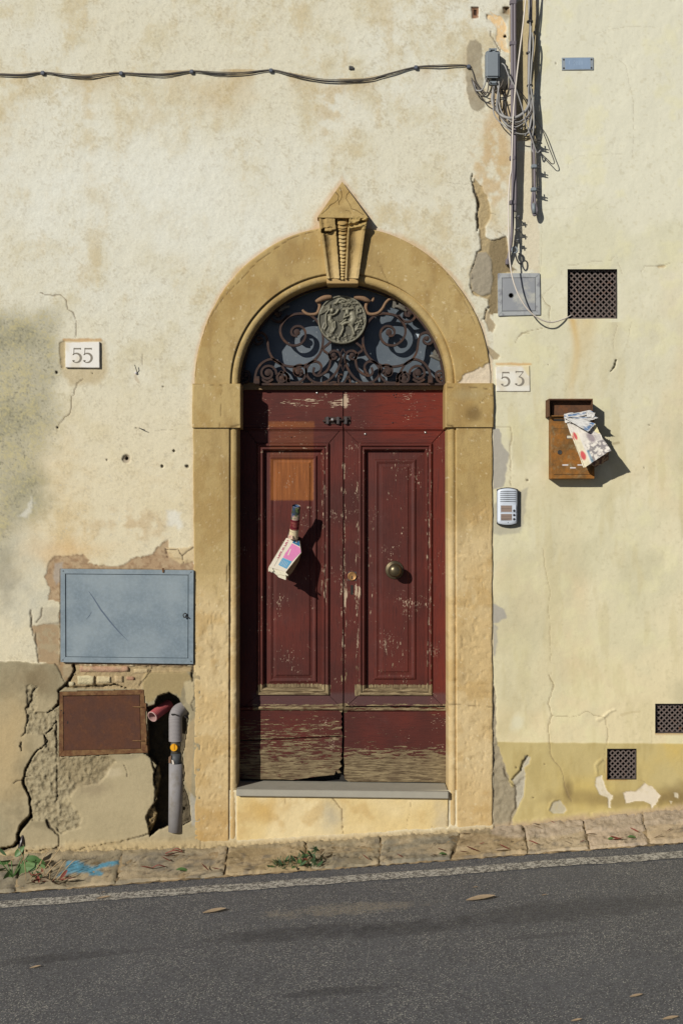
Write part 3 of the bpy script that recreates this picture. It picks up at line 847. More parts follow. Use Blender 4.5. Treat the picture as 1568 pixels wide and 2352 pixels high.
m = np.maximum(m, pmask(X, Y, Z3((90, 160), (130, 185), (190, 235), (165, 262), (135, 265), (105, 220), (95, 190)), 1, 2, 8, 15))
m = np.maximum(m, pmask(X, Y, Z3((80, -60), (150, 0), (130, 60), (100, 30)), 1, 2, 8, 15))
CR2 = m
m2 = lmask(X, Y, Z2((322, 925), (305, 960), (298, 1000), (280, 1010)), 2.4, 16, 2); 

# ---- right wall (pale yellow)
CRt = np.ones(X.shape + (3,)) * A(228, 221, 194)
CRt = lerp(CRt, A(230, 216, 176), sst(Y, 300, 1300) * .85)
CRt = lerp(CRt, A(229, 210, 164), sst(Y, 1250, 1680) * .8)
CRt = lerp(CRt, A(222, 196, 150), sst(fbm(X, Y * .5, 150, 5, 111), .48, .7) * sst(Y, 500, 900) * .5)
CRt = lerp(CRt, A(196, 184, 146), sst(fbm(X, Y * .6, 90, 6, 112), .55, .78) * sst(Y, 600, 900) * .55)
CRt = lerp(CRt, A(212, 204, 166), sst(N200, .5, .68) * .45)
CRt = lerp(CRt, A(212, 204, 172), blob(X, Y, 1380, 900, 260, 200, .9, .6, 120, 17) * .5)
CRt = lerp(CRt, A(232, 222, 172), sst(N60, .55, .72) * .35)
CRt = lerp(CRt, A(208, 192, 144), sst(NV, .56, .72) * sst(Y, 700, 900) * .35)
CRt = lerp(CRt, A(190, 176, 136), sst(1 - N7 + .3 * (1 - N60), .86, .98) * .25)
# rust run under the upper vent, and grime
CRt = lerp(CRt, A(214, 170, 92), np.exp(-((X - 1318 - 6 * np.sin(Y / 30)) / 9) ** 2) * (Y > 732) * np.exp(-(Y - 732) / 120) * .75)
CRt = lerp(CRt, A(212, 186, 128), np.exp(-((X - 1345) / 26) ** 2) * (Y > 732) * np.exp(-(Y - 732) / 90) * .6)
CRt = lerp(CRt, A(206, 192, 152), np.exp(-((X - 1410) / 16) ** 2) * (Y > 740) * np.exp(-(Y - 732) / 130) * .7)
CRt = lerp(CRt, A(188, 174, 136), blob(X, Y, 1180, 1440, 60, 220, .9, .6, 60, 23) * .35)
CRt = lerp(CRt, A(206, 190, 146), blob(X, Y, 1300, 1130, 120, 60, .9, .6, 60, 24) * .4)
CRt = lerp(CRt, A(198, 180, 134), blob(X, Y, 1170, 1650, 60, 60, .9, .6, 40, 25) * .5)
CRt = lerp(CRt, A(232, 226, 196), blob(X, Y, 1185, 1660, 20, 26, .8, .5, 20, 26) * .5)
# stain above plate 53
CRt = lerp(CRt, A(212, 162, 96), lmask(X, Y, [(1140, 836), (1218, 836)], 4, 5, 1.5) * .7)
# darker dado
yd = np.interp(X, [1130, 1568, 3000], [1704, 1708, 1712])
dm = sst(Y - yd + 3 * (N20 - .5), -1.6, 2.2)
CRt = lerp(CRt, A(197, 176, 118), dm * (.9 + .1 * N60))
CRt = lerp(CRt, A(218, 184, 98), dm * sst(X, 1400, 1560) * sst(N200 + .3 * N60, .45, .8) * .8)
CRt = lerp(CRt, A(206, 178, 100), dm * blob(X, Y, 1350, 1820, 120, 60, .9, .5, 50, 27) * .6)
CRt = lerp(CRt, A(168, 144, 86), dm * sst(NV, .5, .7) * .3)
CRt = lerp(CRt, A(134, 112, 72), blob(X, Y, 1420, 1836, 190, 24, .9, .5, 40, 28) * .6)
CRt = lerp(CRt, A(120, 98, 62), blob(X, Y, 1558, 1826, 60, 34, .9, .5, 30, 29) * .7)
CRt = lerp(CRt, A(112, 92, 64), blob(X, Y, 1304, 1815, 14, 30, .9, .4, 30, 30) * .6)
CRt = lerp(CRt, A(172, 124, 66), (np.exp(-((X - 1394) / 3) ** 2) * (Y > 1740) * (Y < 1792) + np.exp(-((Y - 1790) / 2.5) ** 2) * (X > 1392) * (X < 1440) + np.exp(-((Y - 1685) / 3) ** 2) * (X > 1503)) * .7)
H2 = (N20 - .5) * .0012 + (N60 - .5) * .0032 + (N200 - .5) * .008 + (N3 - .5) * .0006
H2 += dm * .002
# trowel waves
H2 += (fbm(X, Y * .7, 34, 4, 113) - .5) * .004 * sst(fbm(X, Y, 160, 2, 114), .4, .6)
H2 += .0022 * np.sin((X + 40 * N60) / 34 + Y / 120) * sst(fbm(X, Y, 180, 2, 33), .5, .8)
RG2 = np.ones_like(X) * .7
# grey mortar down the jamb edge
m = pmask(X, Y, Y7((330, 770), (420, 770), (455, 850), (450, 950), (540, 1060), (520, 1250), (490, 1350), (490, 1450), (330, 1500)), 2, 4, 12, 34)
m = np.maximum(m, pmask(X, Y, [(1128, 1385), (1160, 1400), (1162, 1420), (1140, 1432), (1128, 1432)], 2, 4, 12, 35))
m = np.maximum(m, pmask(X, Y, [(1128, 1430), (1142, 1440), (1138, 1510), (1128, 1500)], 2, 4, 12, 35) * .8)
CRt = lerp(CRt, A(172, 164, 150), m * .9); 
m = pmask(X, Y, [(1120, 1160), (1210, 1120), (1206, 1180), (1195, 1225), (1128, 1230)], 3, 6, 16, 36)
CRt = lerp(CRt, A(168, 160, 142), m * .6)
m = pmask(X, Y, Y3((195, 0), (230, 100), (240, 300), (240, 480), (300, 640), (330, 750), (350, 800), (440, 720), (430, 860), (380, 960), (340, 1080), (195, 1090)), 1.5, 4, 12, 37)
CRt = lerp(CRt, A(160, 146, 120), m * .95); H2 += m * ((N20 - .5) * .02 - .004); RG2 = np.maximum(RG2, m * 2)
m = pmask(X, Y, Y3((445, 575), (478, 585), (470, 630), (435, 660), (445, 700), (440, 780), (430, 860), (380, 960), (370, 930), (375, 800), (350, 750), (410, 690)), 1, 2, 8, 38)
CRt = lerp(CRt, A(182, 172, 150), m * .9); H2 -= m * .007
m = lmask(X, Y, [(a, b, c_) for (a, b), c_ in zip(Y3((460, 575), (425, 620), (412, 680), (350, 745)), (2.5, 4, 3, 2))], 3, 39, 2); H2 -= m * .014; CRt = lerp(CRt, A(60, 48, 34), m * .8)
m = lmask(X, Y, Y3((290, 640), (300, 700), (330, 760), (380, 800), (375, 950), (345, 1000), (340, 1080), (310, 1090)), 2.2, 40, 2.5); H2 -= m * .008; CRt = lerp(CRt, A(96, 82, 62), m * .7)
# fallen paint
for pts, cc, hh in ((Y3((945, 730), (990, 712), (1005, 780), (1030, 830), (1070, 860), (1050, 900), (1052, 945), (1035, 945), (1028, 870), (970, 850), (942, 790)), (226, 212, 184), -.004),
                    (Y3((1140, 840), (1180, 825), (1230, 830), (1270, 790), (1295, 770), (1350, 800), (1405, 860), (1370, 920), (1340, 955), (1335, 925), (1290, 900), (1210, 900), (1160, 915)), (230, 214, 188), -.004),
                    (Y3((612, 965), (640, 905), (690, 890), (722, 930), (738, 960), (720, 985), (640, 985)), (190, 178, 150), -.008),
                    (Y3((1500, 840), (1530, 840), (1530, 880), (1505, 870)), (214, 200, 170), -.002), (Y3((1465, 890), (1490, 900), (1480, 918)), (214, 200, 170), -.002)):
    m = pmask(X, Y, pts, .9, 2, 8, 41); CRt = lerp(CRt, A(*cc), m * (.92 - .2 * sst(N7, .6, .8))); H2 += hh * m
m = lmask(X, Y, Y3((612, 960), (625, 915), (650, 890), (690, 885)), 2.2, 42, 1.2); H2 += m * .004
m = lmask(X, Y, Y3((985, 605), (945, 640), (955, 700)), 4, 43, 1.2); H2 += m * .005
m = lmask(X, Y, Y3((1010, 295), (1040, 265), (1080, 248)), 3, 44, 1.5); H2 += m * .005
m = lmask(X, Y, Y3((960, 320), (1010, 298)), 4, 44, 1.5); H2 += m * .004
CRt = lerp(CRt, A(196, 176, 132), lmask(X, Y, Y3((1130, 285), (1200, 265), (1255, 262)), 5, 4, 2) * .5)
m = pmask(X, Y, Z2((1400, 665), (1430, 655), (1460, 658), (1440, 675), (1410, 675)), .9, 1, 6, 44); H2 -= m * .004; CRt = lerp(CRt, A(196, 172, 128), m * .8)
# fine cracks of the right wall
for k, (pts, wd, op) in enumerate((
        (Y3((610, 0), (645, 70), (625, 150), (607, 200), (620, 250), (635, 290), (605, 370), (615, 460), (625, 560), (650, 610), (690, 660), (712, 720), (725, 800), (770, 900)), 1.6, .6),
        (Y3((635, 290), (700, 295), (780, 300), (830, 285), (885, 258), (930, 285), (1005, 300), (1025, 370), (1030, 440), (1020, 520)), 1.4, .5),
        ([(1264, 1549), (1262, 1440), (1258, 1400), (1262, 1360), (1250, 1300), (1246, 1260)], 1.2, .35),
        (Z2((640, 350), (665, 420), (660, 700)), 1.1, .2), (Z2((665, 860), (690, 900), (715, 920), (712, 980), (718, 1020), (700, 1055), (600, 1075), (540, 1090), (515, 1119)), 1.5, .6),
        (Z3((400, 60), (350, 62), (325, 90), (300, 140)), 1.4, .5), (Z2((740, 780), (700, 820), (665, 850)), 1, .3),
        (Z2((1145, 605), (1150, 640), (1180, 720)), 1, .3), (Z2((1490, 640), (1440, 660), (1320, 665), (1300, 695)), 1.2, .4), (Z2((790, 660), (785, 720)), 1, .25),
        (Z2((830, 660), (900, 650), (980, 635), (1100, 625), (1130, 600)), 1, .3), (Z2((1240, 1020), (1225, 1080)), 1, .3),
        (Z3((1070, 0), (1040, 100), (1040, 180)), 1, .3), (Z3((1170, 30), (1150, 120), (1120, 200)), 1, .2),
        (Z3((680, 500), (690, 470), (670, 420), (620, 380)), .9, .2), (Z3((265, 770), (275, 850), (262, 920), (262, 1000), (265, 1150), (268, 1210)), 1.6, .6), (Z3((150, 772), (265, 772)), 1.2, .4),
        (Z1((1130, 360), (1200, 420), (1230, 560), (1250, 640), (1250, 850), (1245, 1000)), 1, .22), (Z1((1000, 220), (1080, 190), (1210, 170), (1360, 170)), 1, .2), (Z1((830, 1119), (835, 1040), (900, 1000), (1000, 990), (1180, 980)), 1, .2),
        (Y3((1340, 360), (1345, 520)), 1, .25), (Y3((1245, 750), (1300, 768)), 1.2, .4), (Y3((1010, 520), (1005, 700)), 1.2, .4),
        (Z2((660, 300), (900, 290), (1050, 300)), .9, .15), (Z2((940, 310), (1060, 230)), .9, .15))):
    m = lmask(X, Y, pts, wd, 50 + k, 2.2); H2 -= m * .003 * op * 1.5; CRt = lerp(CRt, A(140, 118, 84), m * op)
m = lmask(X, Y, [(a, b, c_) for (a, b), c_ in zip(Z3((1062, 262), (1055, 295), (1048, 318), (1020, 350)), (1.8, 3, 3, .8))], 3, 45, 1.2); H2 -= m * .02; CRt = lerp(CRt, A(50, 40, 30), m * .85)
for (px, py, r) in ((1210, 1103, 3), (1478, 1075, 2), (1490, 976, 1.6), (1340, 1080, 1.6), (1258, 838, 1.5), (1224, 1832, 2), (1276, 146, 2), (1185, 1763, 2.4), (1250, 1755, 1.6)):
    m = blob(X, Y, px, py, r, r, .3, 0, 9, 1); H2 -= m * .008; CRt = lerp(CRt, A(90, 72, 50), m * .8)
CRt = lerp(CRt, A(160, 142, 104), lmask(X, Y, Z3((1040, 895), (1080, 890)), 4, 3, 2) * .6)

# ---- lower left: dado, broken render, cavity
dado = pmask(X, Y, [(-1600, 1519), (60, 1519), (75, 1524), (128, 1524), (150, 1540), (160, 1585), (140, 1600), (136, 1620), (133, 1900), (133, 2600), (-1600, 2600)], 1.2, 3, 20, 60)
dado = np.maximum(dado, ((X > 120) & (X < 460) & (Y > 1530)) * 1.0)
dc = np.ones(X.shape + (3,)) * A(162, 148, 116)
dc = lerp(dc, A(178, 160, 124), sst(N200, .42, .6) * .8)
dc = lerp(dc, A(140, 126, 96), sst(N60, .5, .7) * .6)
CL = CL * (1 - dado[..., None]) + dc * dado[..., None]
H += dado * .006
CL = lerp(CL, A(122, 100, 68), blob(X, Y, 90, 1560, 60, 40, .9, .5, 30, 61) * .5 * dado)
CL = lerp(CL, A(196, 168, 120), blob(X, Y, 20, 1700, 60, 140, .9, .5, 60, 62) * .6)
# brown mortar halo
m = pmask(X, Y, Z6((330, 160), (350, 90), (400, 45), (520, 45), (600, 28), (655, 70), (635, 105), (720, 110), (800, 118), (900, 105), (950, 75), (1030, 40), (1110, 20), (1150, -20), (1180, -50), (1215, -70), (1215, 0), (1260, 60), (1400, 80), (1410, 840), (440, 840), (430, 380), (350, 355), (375, 290), (335, 220)), 1.5, 6, 12, 63)
CL = lerp(CL, A(170, 136, 100), m * .88); CL = lerp(CL, A(190, 164, 128), m * sst(N20, .45, .62) * .7); CL = lerp(CL, A(142, 112, 82), m * sst(N7 + N20 * .3, .68, .8) * .5); H -= m * .004
CL = lerp(CL, A(176, 164, 148), pmask(X, Y, Z6((400, 100), (460, 80), (440, 230), (410, 260), (380, 200)), 3, 4, 14, 64) * .7)
m = pmask(X, Y, Z6((230, 560), (300, 540), (430, 530), (445, 800), (535, 815), (530, 900), (490, 960), (440, 890), (400, 820), (285, 818), (265, 700)), 1.5, 5, 16, 65)
CL = lerp(CL, A(160, 130, 94), m * .85); CL = lerp(CL, A(176, 158, 124), m * sst(N20, .5, .62) * .7); H -= m * .004
m = pmask(X, Y, Z6((300, 420), (430, 415), (430, 540), (300, 540), (260, 530)), 2, 4, 14, 66)
CL = lerp(CL, A(188, 176, 150), m * .6)
for k, pts in enumerate((Z6((225, 430), (230, 500), (225, 560)), Z6((310, 420), (300, 480), (262, 528)), Z6((260, 600), (270, 720), (283, 815)), Z6((225, 450), (240, 620)), Z6((400, 820), (440, 890), (470, 960)))):
    m = lmask(X, Y, pts, 1.7, 66 + k, 2); H -= m * .006; CL = lerp(CL, A(90, 74, 54), m * .7)
# right margin between cabinet and door surround
m = pmask(X, Y, Z6((1400, 100), (1460, 100), (1480, 500), (1460, 800), (1430, 900), (1400, 860)), 3, 5, 16, 67)
CL = lerp(CL, A(190, 150, 108), m * .7)
CL = lerp(CL, A(216, 184, 130), blob(X, Y, 452, 1500, 10, 80, .9, .5, 30, 68) * .6)
m = pmask(X, Y, Z6((1200, -20), (1290, -10), (1400, -30), (1420, 90), (1300, 95), (1230, 60)), 1.5, 4, 10, 68)
CL = lerp(CL, A(212, 186, 140), m * .8); H += m * .003
for pts in (Z6((1210, 0), (1290, -5), (1320, 40), (1400, -20)), Z6((1320, 40), (1330, 95)), Z6((1200, -10), (1215, 60))):
    m = lmask(X, Y, pts, 1.6, 69, 2); H -= m * .005; CL = lerp(CL, A(70, 54, 40), m * .8)
# rough exposed render
rough = pmask(X, Y, Z6((190, 990), (230, 975), (272, 990), (275, 1110), (250, 1180), (345, 1175), (425, 1120), (440, 1500), (780, 1480), (840, 1540), (790, 1600), (720, 1690), (560, 1720), (500, 1800), (590, 1940), (570, 2010), (440, 2050), (345, 1960), (290, 1960), (230, 1960), (225, 1850), (190, 1720), (190, 1600), (240, 1500), (330, 1430), (320, 1340), (180, 1330), (200, 1240), (190, 1100)), 1.5, 5, 16, 70)
CL = lerp(CL, A(172, 156, 122), rough * .85)
H += rough * ((N7 - .45) * .016 + (N20 - .5) * .02 - .010); RG = np.maximum(RG, rough * 2.6)
CL = lerp(CL, A(120, 104, 76), rough * sst(1 - N7, .5, .72) * .5)
CL = lerp(CL, A(150, 132, 98), pmask(X, Y, Z6((430, 1500), (780, 1480), (840, 1540), (760, 1640), (600, 1740), (440, 1620)), 8, 8, 20, 71) * .6)
sl = pmask(X, Y, Z6((440, 1820), (560, 1720), (720, 1690), (850, 1540), (1060, 1480), (1110, 1560), (1135, 1640), (1140, 1800), (1060, 1920), (1085, 2060), (800, 2130), (560, 2170), (430, 2140), (430, 2050), (590, 2010), (600, 1950), (500, 1850)), 4, 5, 20, 72)
CL = lerp(CL, A(184, 166, 128), sl * .75); RG *= 1 - .5 * sl
CL = lerp(CL, A(152, 134, 104), blob(X, Y, 215, 1810, 60, 24, .9, .5, 30, 73) * .6)
CL = lerp(CL, A(204, 186, 150), blob(X, Y, 262, 1775, 26, 12, .9, .5, 14, 74) * .6)
sb = pmask(X, Y, Z6((1040, 880), (1200, 870), (1350, 880), (1395, 940), (1340, 960), (1310, 1060), (1220, 1030), (1140, 1060), (1070, 1110), (1035, 1010)), 2, 4, 14, 75)
CL = lerp(CL, A(166, 144, 100), sb * .9)
CL = lerp(CL, A(200, 180, 138), pmask(X, Y, Z6((1330, 960), (1400, 940), (1410, 1030), (1385, 1140), (1350, 1100)), 2, 4, 12, 76) * .8)
CL = lerp(CL, A(176, 168, 150), pmask(X, Y, Z6((1370, 1750), (1420, 1800), (1450, 1990), (1390, 2000), (1380, 1880)), 3, 3, 14, 77) * .8)
CL = lerp(CL, A(188, 160, 116), pmask(X, Y, Z6((1340, 1300), (1410, 1200), (1400, 1450), (1380, 1780), (1330, 1650)), 3, 4, 14, 78) * .6)
# masonry band above the rusty hatch: sunk, bricks are laid in it
band = pmask(X, Y, Z6((530, 835), (1390, 842), (1395, 880), (1200, 885), (1060, 890), (1030, 950), (1030, 1010), (490, 1000), (480, 960), (540, 900)), 1.2, 2, 10, 79)
H -= band * (.022 - .006 * (N7 - .3)); CL = lerp(CL, A(176, 152, 112), band * .9); RG = np.maximum(RG, band * 2)
# deep cracks
def deep(pts_w, col=(48, 38, 28), dep=.03, seed=80, jit=2.5):
    global H, CL
    m = lmask(X, Y, pts_w, 3, seed, jit); H = H - m * dep; CL = lerp(CL, A(*col), m * .8)
deep([(a, b, c_) for (a, b), c_ in zip(Z6((535, 830), (540, 870), (520, 920), (490, 970), (470, 990), (430, 1020), (428, 1120), (345, 1180)), (5, 3, 3, 4, 4, 3, 2.5, 1.5))], seed=80)
deep([(a, b, c_) for (a, b), c_ in zip(Z6((480, 990), (560, 990), (720, 985), (820, 975), (915, 995)), (3, 3, 3.4, 2.4, 1.2))], seed=81)
deep([(a, b, c_) for (a, b), c_ in zip(Z6((413, 1240), (410, 1320), (415, 1400), (412, 1500), (415, 1700), (420, 1790), (400, 1830)), (3.5, 3, 2, 1.6, 1.6, 1.6, 1.4))], seed=82, dep=.014)
deep([(a, b, c_) for (a, b), c_ in zip(Z6((410, 1240), (370, 1300), (320, 1335), (345, 1390), (310, 1430), (270, 1450), (225, 1520), (182, 1610), (172, 1690), (218, 1790), (225, 1880), (228, 1930)), (1.2, 1.4, 1.2, 1.2, 1.2, 1.8, 2.4, 2.6, 4.6, 3, 3, 4))], seed=83)
deep([(a, b, c_) for (a, b), c_ in zip(Z6((228, 1925), (195, 1965), (165, 2000), (135, 2060), (140, 2110), (100, 2150), (50, 2165), (-60, 2190)), (4, 6, 6, 5, 4, 4, 5, 6))], seed=84, dep=.07, jit=2)
deep([(a, b, c_) for (a, b), c_ in zip(Z6((150, 2090), (160, 2180), (165, 2260)), (6, 6, 5))], seed=84, dep=.05, jit=2)
deep([(a, b, c_) for (a, b), c_ in zip(Z6((345, 1960), (365, 2010), (425, 2065), (428, 2140), (415, 2160)), (3.5, 4, 1.5, 1.5, 4))], seed=85, dep=.016)
deep([(a, b, c_) for (a, b), c_ in zip(Z6((190, 2175), (260, 2185), (340, 2170), (420, 2165), (440, 2175)), (3, 3, 2, 4, 2))], seed=86, dep=.02)
deep([(a, b, c_) for (a, b), c_ in zip(Z6((480, 2180), (560, 2175), (640, 2150), (760, 2130), (850, 2120), (960, 2090), (1090, 2055)), (1.5, 2, 1.8, 1.5, 2, 1.2, 1.6))], seed=87, dep=.014)
deep([(a, b, c_) for (a, b), c_ in zip(Z6((550, 2200), (700, 2190), (830, 2185), (890, 2180)), (1.5, 1.6, 2, 1))], seed=88, dep=.012)
deep([(a, b, c_) for (a, b), c_ in zip(Z6((275, 985), (240, 1030), (232, 1090), (190, 1150), (200, 1230), (185, 1320), (165, 1350)), (1.2, 2.5, 2, 2, 1.4, 1.8, 1.2))], seed=89, dep=.012)
deep([(a, b, c_) for (a, b), c_ in zip(Z6((158, 1390), (150, 1420), (165, 1455)), (2, 3, 1.5))], seed=90, dep=.014)
deep([(a, b, c_) for (a, b), c_ in zip(Z6((100, 1690), (130, 1670), (165, 1668)), (1, 1.6, 1.6))], seed=91, dep=.008)
deep([(a, b, c_) for (a, b), c_ in zip(Z6((190, 1640), (240, 1630)), (1.6, 1))], seed=92, dep=.008)
deep([(a, b, c_) for (a, b), c_ in zip(Z6((1395, 850), (1390, 900), (1395, 950)), (4, 3, 2.5))], seed=93, dep=.02)
deep([(a, b, c_) for (a, b), c_ in zip(Z6((1100, 840), (1090, 880), (1050, 930), (1010, 980)), (1.4, 1.6, 1.6, 1.6))], seed=94, dep=.008)
deep([(a, b, c_) for (a, b), c_ in zip(Z6((1410, 990), (1415, 1060), (1385, 1110), (1400, 1160)), (1, 1.2, 1.4, 1))], seed=95, dep=.006)
deep([(a, b, c_) for (a, b), c_ in zip(Z6((895, 1550), (920, 1600), (925, 1640)), (1, 1.2, 1))], seed=96, dep=.004)
deep([(a, b, c_) for (a, b), c_ in zip(Z6((1040, 1470), (1090, 1500), (1110, 1560), (1135, 1620), (1120, 1700)), (2, 2, 3, 4, 4))], seed=97, dep=.02)
# cavity
CAV = Z6((1062, 1140), (1120, 1125), (1140, 1062), (1230, 1032), (1292, 1070), (1312, 1110), (1368, 1180), (1352, 1300), (1338, 1420), (1318, 1480), (1328, 1560), (1335, 1640), (1325, 1690), (1370, 1820), (1382, 1960), (1300, 2005), (1220, 1995), (1150, 2025), (1085, 2070), (1078, 2020), (1060, 1930), (1140, 1800), (1112, 1640), (1140, 1560), (1075, 1480), (1072, 1150))
m = pmask(X, Y, CAV, .9, 1.6, 8, 98)
rim = pmask(X, Y, CAV, 10, 1.6, 8, 98)
H += (rim * (1 - m)) * (N7 - .55) * .02
H = H * (1 - m) - m * (.15 + .04 * N20)
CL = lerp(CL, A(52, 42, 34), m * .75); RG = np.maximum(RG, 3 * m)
m = pmask(X, Y, Z6((1150, 1540), (1165, 1640), (1150, 1700), (1120, 1850), (1140, 1900), (1120, 1990), (1085, 2050), (1060, 1930), (1080, 1880), (1120, 1840), (1125, 1700), (1115, 1640)), 1.2, 2, 8, 99)
H = H * (1 - m) + m * (-.035 + (N7 - .5) * .05); CL = lerp(CL, A(168, 142, 98), m * .9)

# ---- left wall: fine cracks, holes
for k, (pts, wd, op) in enumerate((
        (Y4((295, 130), (330, 145), (400, 150), (448, 143), (490, 190), (503, 255), (540, 280), (568, 345), (565, 400), (562, 465)), 1.6, .7),
        (Y4((610, 770), (570, 800), (552, 850), (552, 885), (532, 900), (525, 1000), (515, 1025), (480, 1045), (440, 1100), (430, 1120)), 1.8, .75),
        (Y4((430, 1130), (410, 1200), (390, 1270)), 1.0, .4), (Y4((905, 290), (935, 330), (910, 380), (880, 440)), .8, .25),
        (Y4((1150, 1155), (1190, 1142), (1340, 1150)), 1.4, .35), (Y4((1055, 583), (1048, 670)), 1.8, .45),
        (Z2((60, 130), (190, 140), (215, 100)), 1, .3), (Z2((380, 440), (420, 460), (440, 480)), 1.4, .5), (Z2((340, 325), (368, 328)), 1.2, .5),
        (Z1((215, 740), (210, 790)), 1, .3))):
    m = lmask(X, Y, pts, wd, 150 + k, 2.2); H -= m * .004 * op; CL = lerp(CL, A(110, 90, 66), m * op)
for (px, py, r, dp) in ((291, 1054, 10, .012), (292, 1053, 4, .03), (131, 856, 3.5, .015), (133, 982, 3, .015), (246, 1056, 2.6, .01), (373, 1071, 3.2, .02), (400, 1036, 2.8, .02),
                        (430, 1071, 4, .015), (375, 888, 1.8, .01), (313, 983, 1.6, .01), (213, 858, 1.6, .01), (806, 155, 3, .01)):
    m = blob(X, Y, px, py, r, r * 1.1, .25, .15, 9, 1); H -= m * dp
    CL = lerp(CL, A(*((168, 152, 128) if r > 9 else (62, 50, 40))), m * .85)
CL = lerp(CL, A(170, 140, 104), lmask(X, Y, Y4((1000, 740), (1020, 790)), 4, 4, 2) * .4)

# patches shared by both walls below the pipes
for Cx in ('L', 'R'):
    if Cx == 'L': CL = lerp(CL, A(170, 150, 116), CR2 * .9)
    else: CRt = lerp(CRt, A(170, 150, 116), CR2 * .9)
H -= CR2 * .006; H2 -= CR2 * .006
H -= m2 * .012; H2 -= m2 * .012
CRt = lerp(CRt, A(60, 48, 34), m2 * .7)

# rubble fillet where the walls meet the pavement
zb = back_z((X - CX) / S)
zw = CZ - (Y - CY) / S
hb = zw - zb
fil = 1 - sst(hb + .02 * (N20 - .5) + .018 * (N7 - .5), .0, .045)
fw = fil * np.where(X < 1130, 1.0, 0.75)
CL = lerp(CL, A(184, 160, 118), fil * .9); CRt = lerp(CRt, A(182, 156, 122), fil * .9)
H += fil * (.020 + .02 * (N7 - .4) + .02 * (N20 - .4)); H2 += fil * (.014 + .012 * (N7 - .4) + .014 * (N20 - .4))
m = ((X > 150) & (X < 545)) * (1 - sst(hb + .03 * (N20 - .5), .02, .075)) * 1.0
H += m * (1 - fil) * (.012 * (N7 - .3)); CL = lerp(CL, A(186, 162, 118), m * .7)
RG = np.maximum(RG, fil * 2.4); RG2 = np.maximum(RG2, fil * 2.0)
H = np.where(fil > 0, np.minimum(H, .055), H)

for pts_h in (Z6((440, 137), (1403, 147), (1400, 826), (440, 812)), Z6((434, 1028), (1042, 1012), (1072, 1468), (428, 1496))):
    m = pmask(X, Y, pts_h, 1.0, 0.0, 9, 1); H = np.where(m > .3, np.minimum(H, -.012), H)
xm = (X[:-1, :-1] + X[1:, 1:]) / 2; ym = (Y[:-1, :-1] + Y[1:, 1:]) / 2
hole = ((np.abs(xm - 787) < 262) & (ym > 870) & (ym < 1815)) | ((((xm - 787) / 262) ** 2 + ((ym - 880) / 262) ** 2 < 1) & (ym <= 882))
for v in (VENT1, VENT2, VENT3):
    hole |= (xm > v[0]) & (xm < v[2]) & (ym > v[1]) & (ym < v[3])
leftside = xm < np.where(ym < 720, 1238.0, 1132.0)
# a small step where the yellow house's render begins
def dcol(c, rg):
    return np.concatenate([c, rg[..., None]], -1)
wl = thing('house_wall', 'aged cream plaster house wall, stained and crumbling at the foot, left of and above the door', 'wall', P(300, 1950, 0))
o = grid('plaster', PV(X, Y, H), M['plaster'], wl, dcol(CL, RG), leftside & ~hole)
wr = thing('house_wall', 'smooth pale yellow house wall with ochre foot band, right of the door', 'wall', P(1350, 1880, 0))
o = grid('plaster', PV(X, Y, H2), M['smooth'], wr, dcol(CRt, RG2), (~leftside) & ~hole)
o['label'] = 'smooth yellow render'
# unseen dark slab added behind the openings to keep bright sky out
mb = MB(); 
V0 = Vector(P(-1500, -1500)); V1 = Vector(P(3000, 2500))
mb.add([(V0.x, .32, V0.z), (V1.x, .32, V0.z), (V1.x, .32, V1.z), (V0.x, .32, V1.z), (V0.x, .6, V0.z), (V1.x, .6, V0.z), (V1.x, .6, V1.z), (V0.x, .6, V1.z)],
       [(0, 3, 2, 1), (4, 5, 6, 7), (0, 1, 5, 4), (1, 2, 6, 5), (2, 3, 7, 6), (3, 0, 4, 7)])
mb.build('light_block_slab', M['void'], wl)
for i, (a, b) in enumerate((((V0.x, V0.z), (V1.x, V0.z)), ((V1.x, V0.z), (V1.x, V1.z)), ((V0.x, V1.z), (V0.x, V0.z)))):
    pass
mb = MB()
for (xa, za, xb, zb_) in ((V0.x, V1.z, V0.x + .02, V0.z), (V1.x - .02, V1.z, V1.x, V0.z), (V0.x, V0.z - .02, V1.x, V0.z)):
    mb.add([(xa, -.001, za), (xb, -.001, za), (xb, -.001, zb_), (xa, -.001, zb_), (xa, .32, za), (xb, .32, za), (xb, .32, zb_), (xa, .32, zb_)],
           [(0, 3, 2, 1), (4, 5, 6, 7), (0, 1, 5, 4), (1, 2, 6, 5), (2, 3, 7, 6), (3, 0, 4, 7)])
mb.build('wall_edge', M['sillstone'], wl)

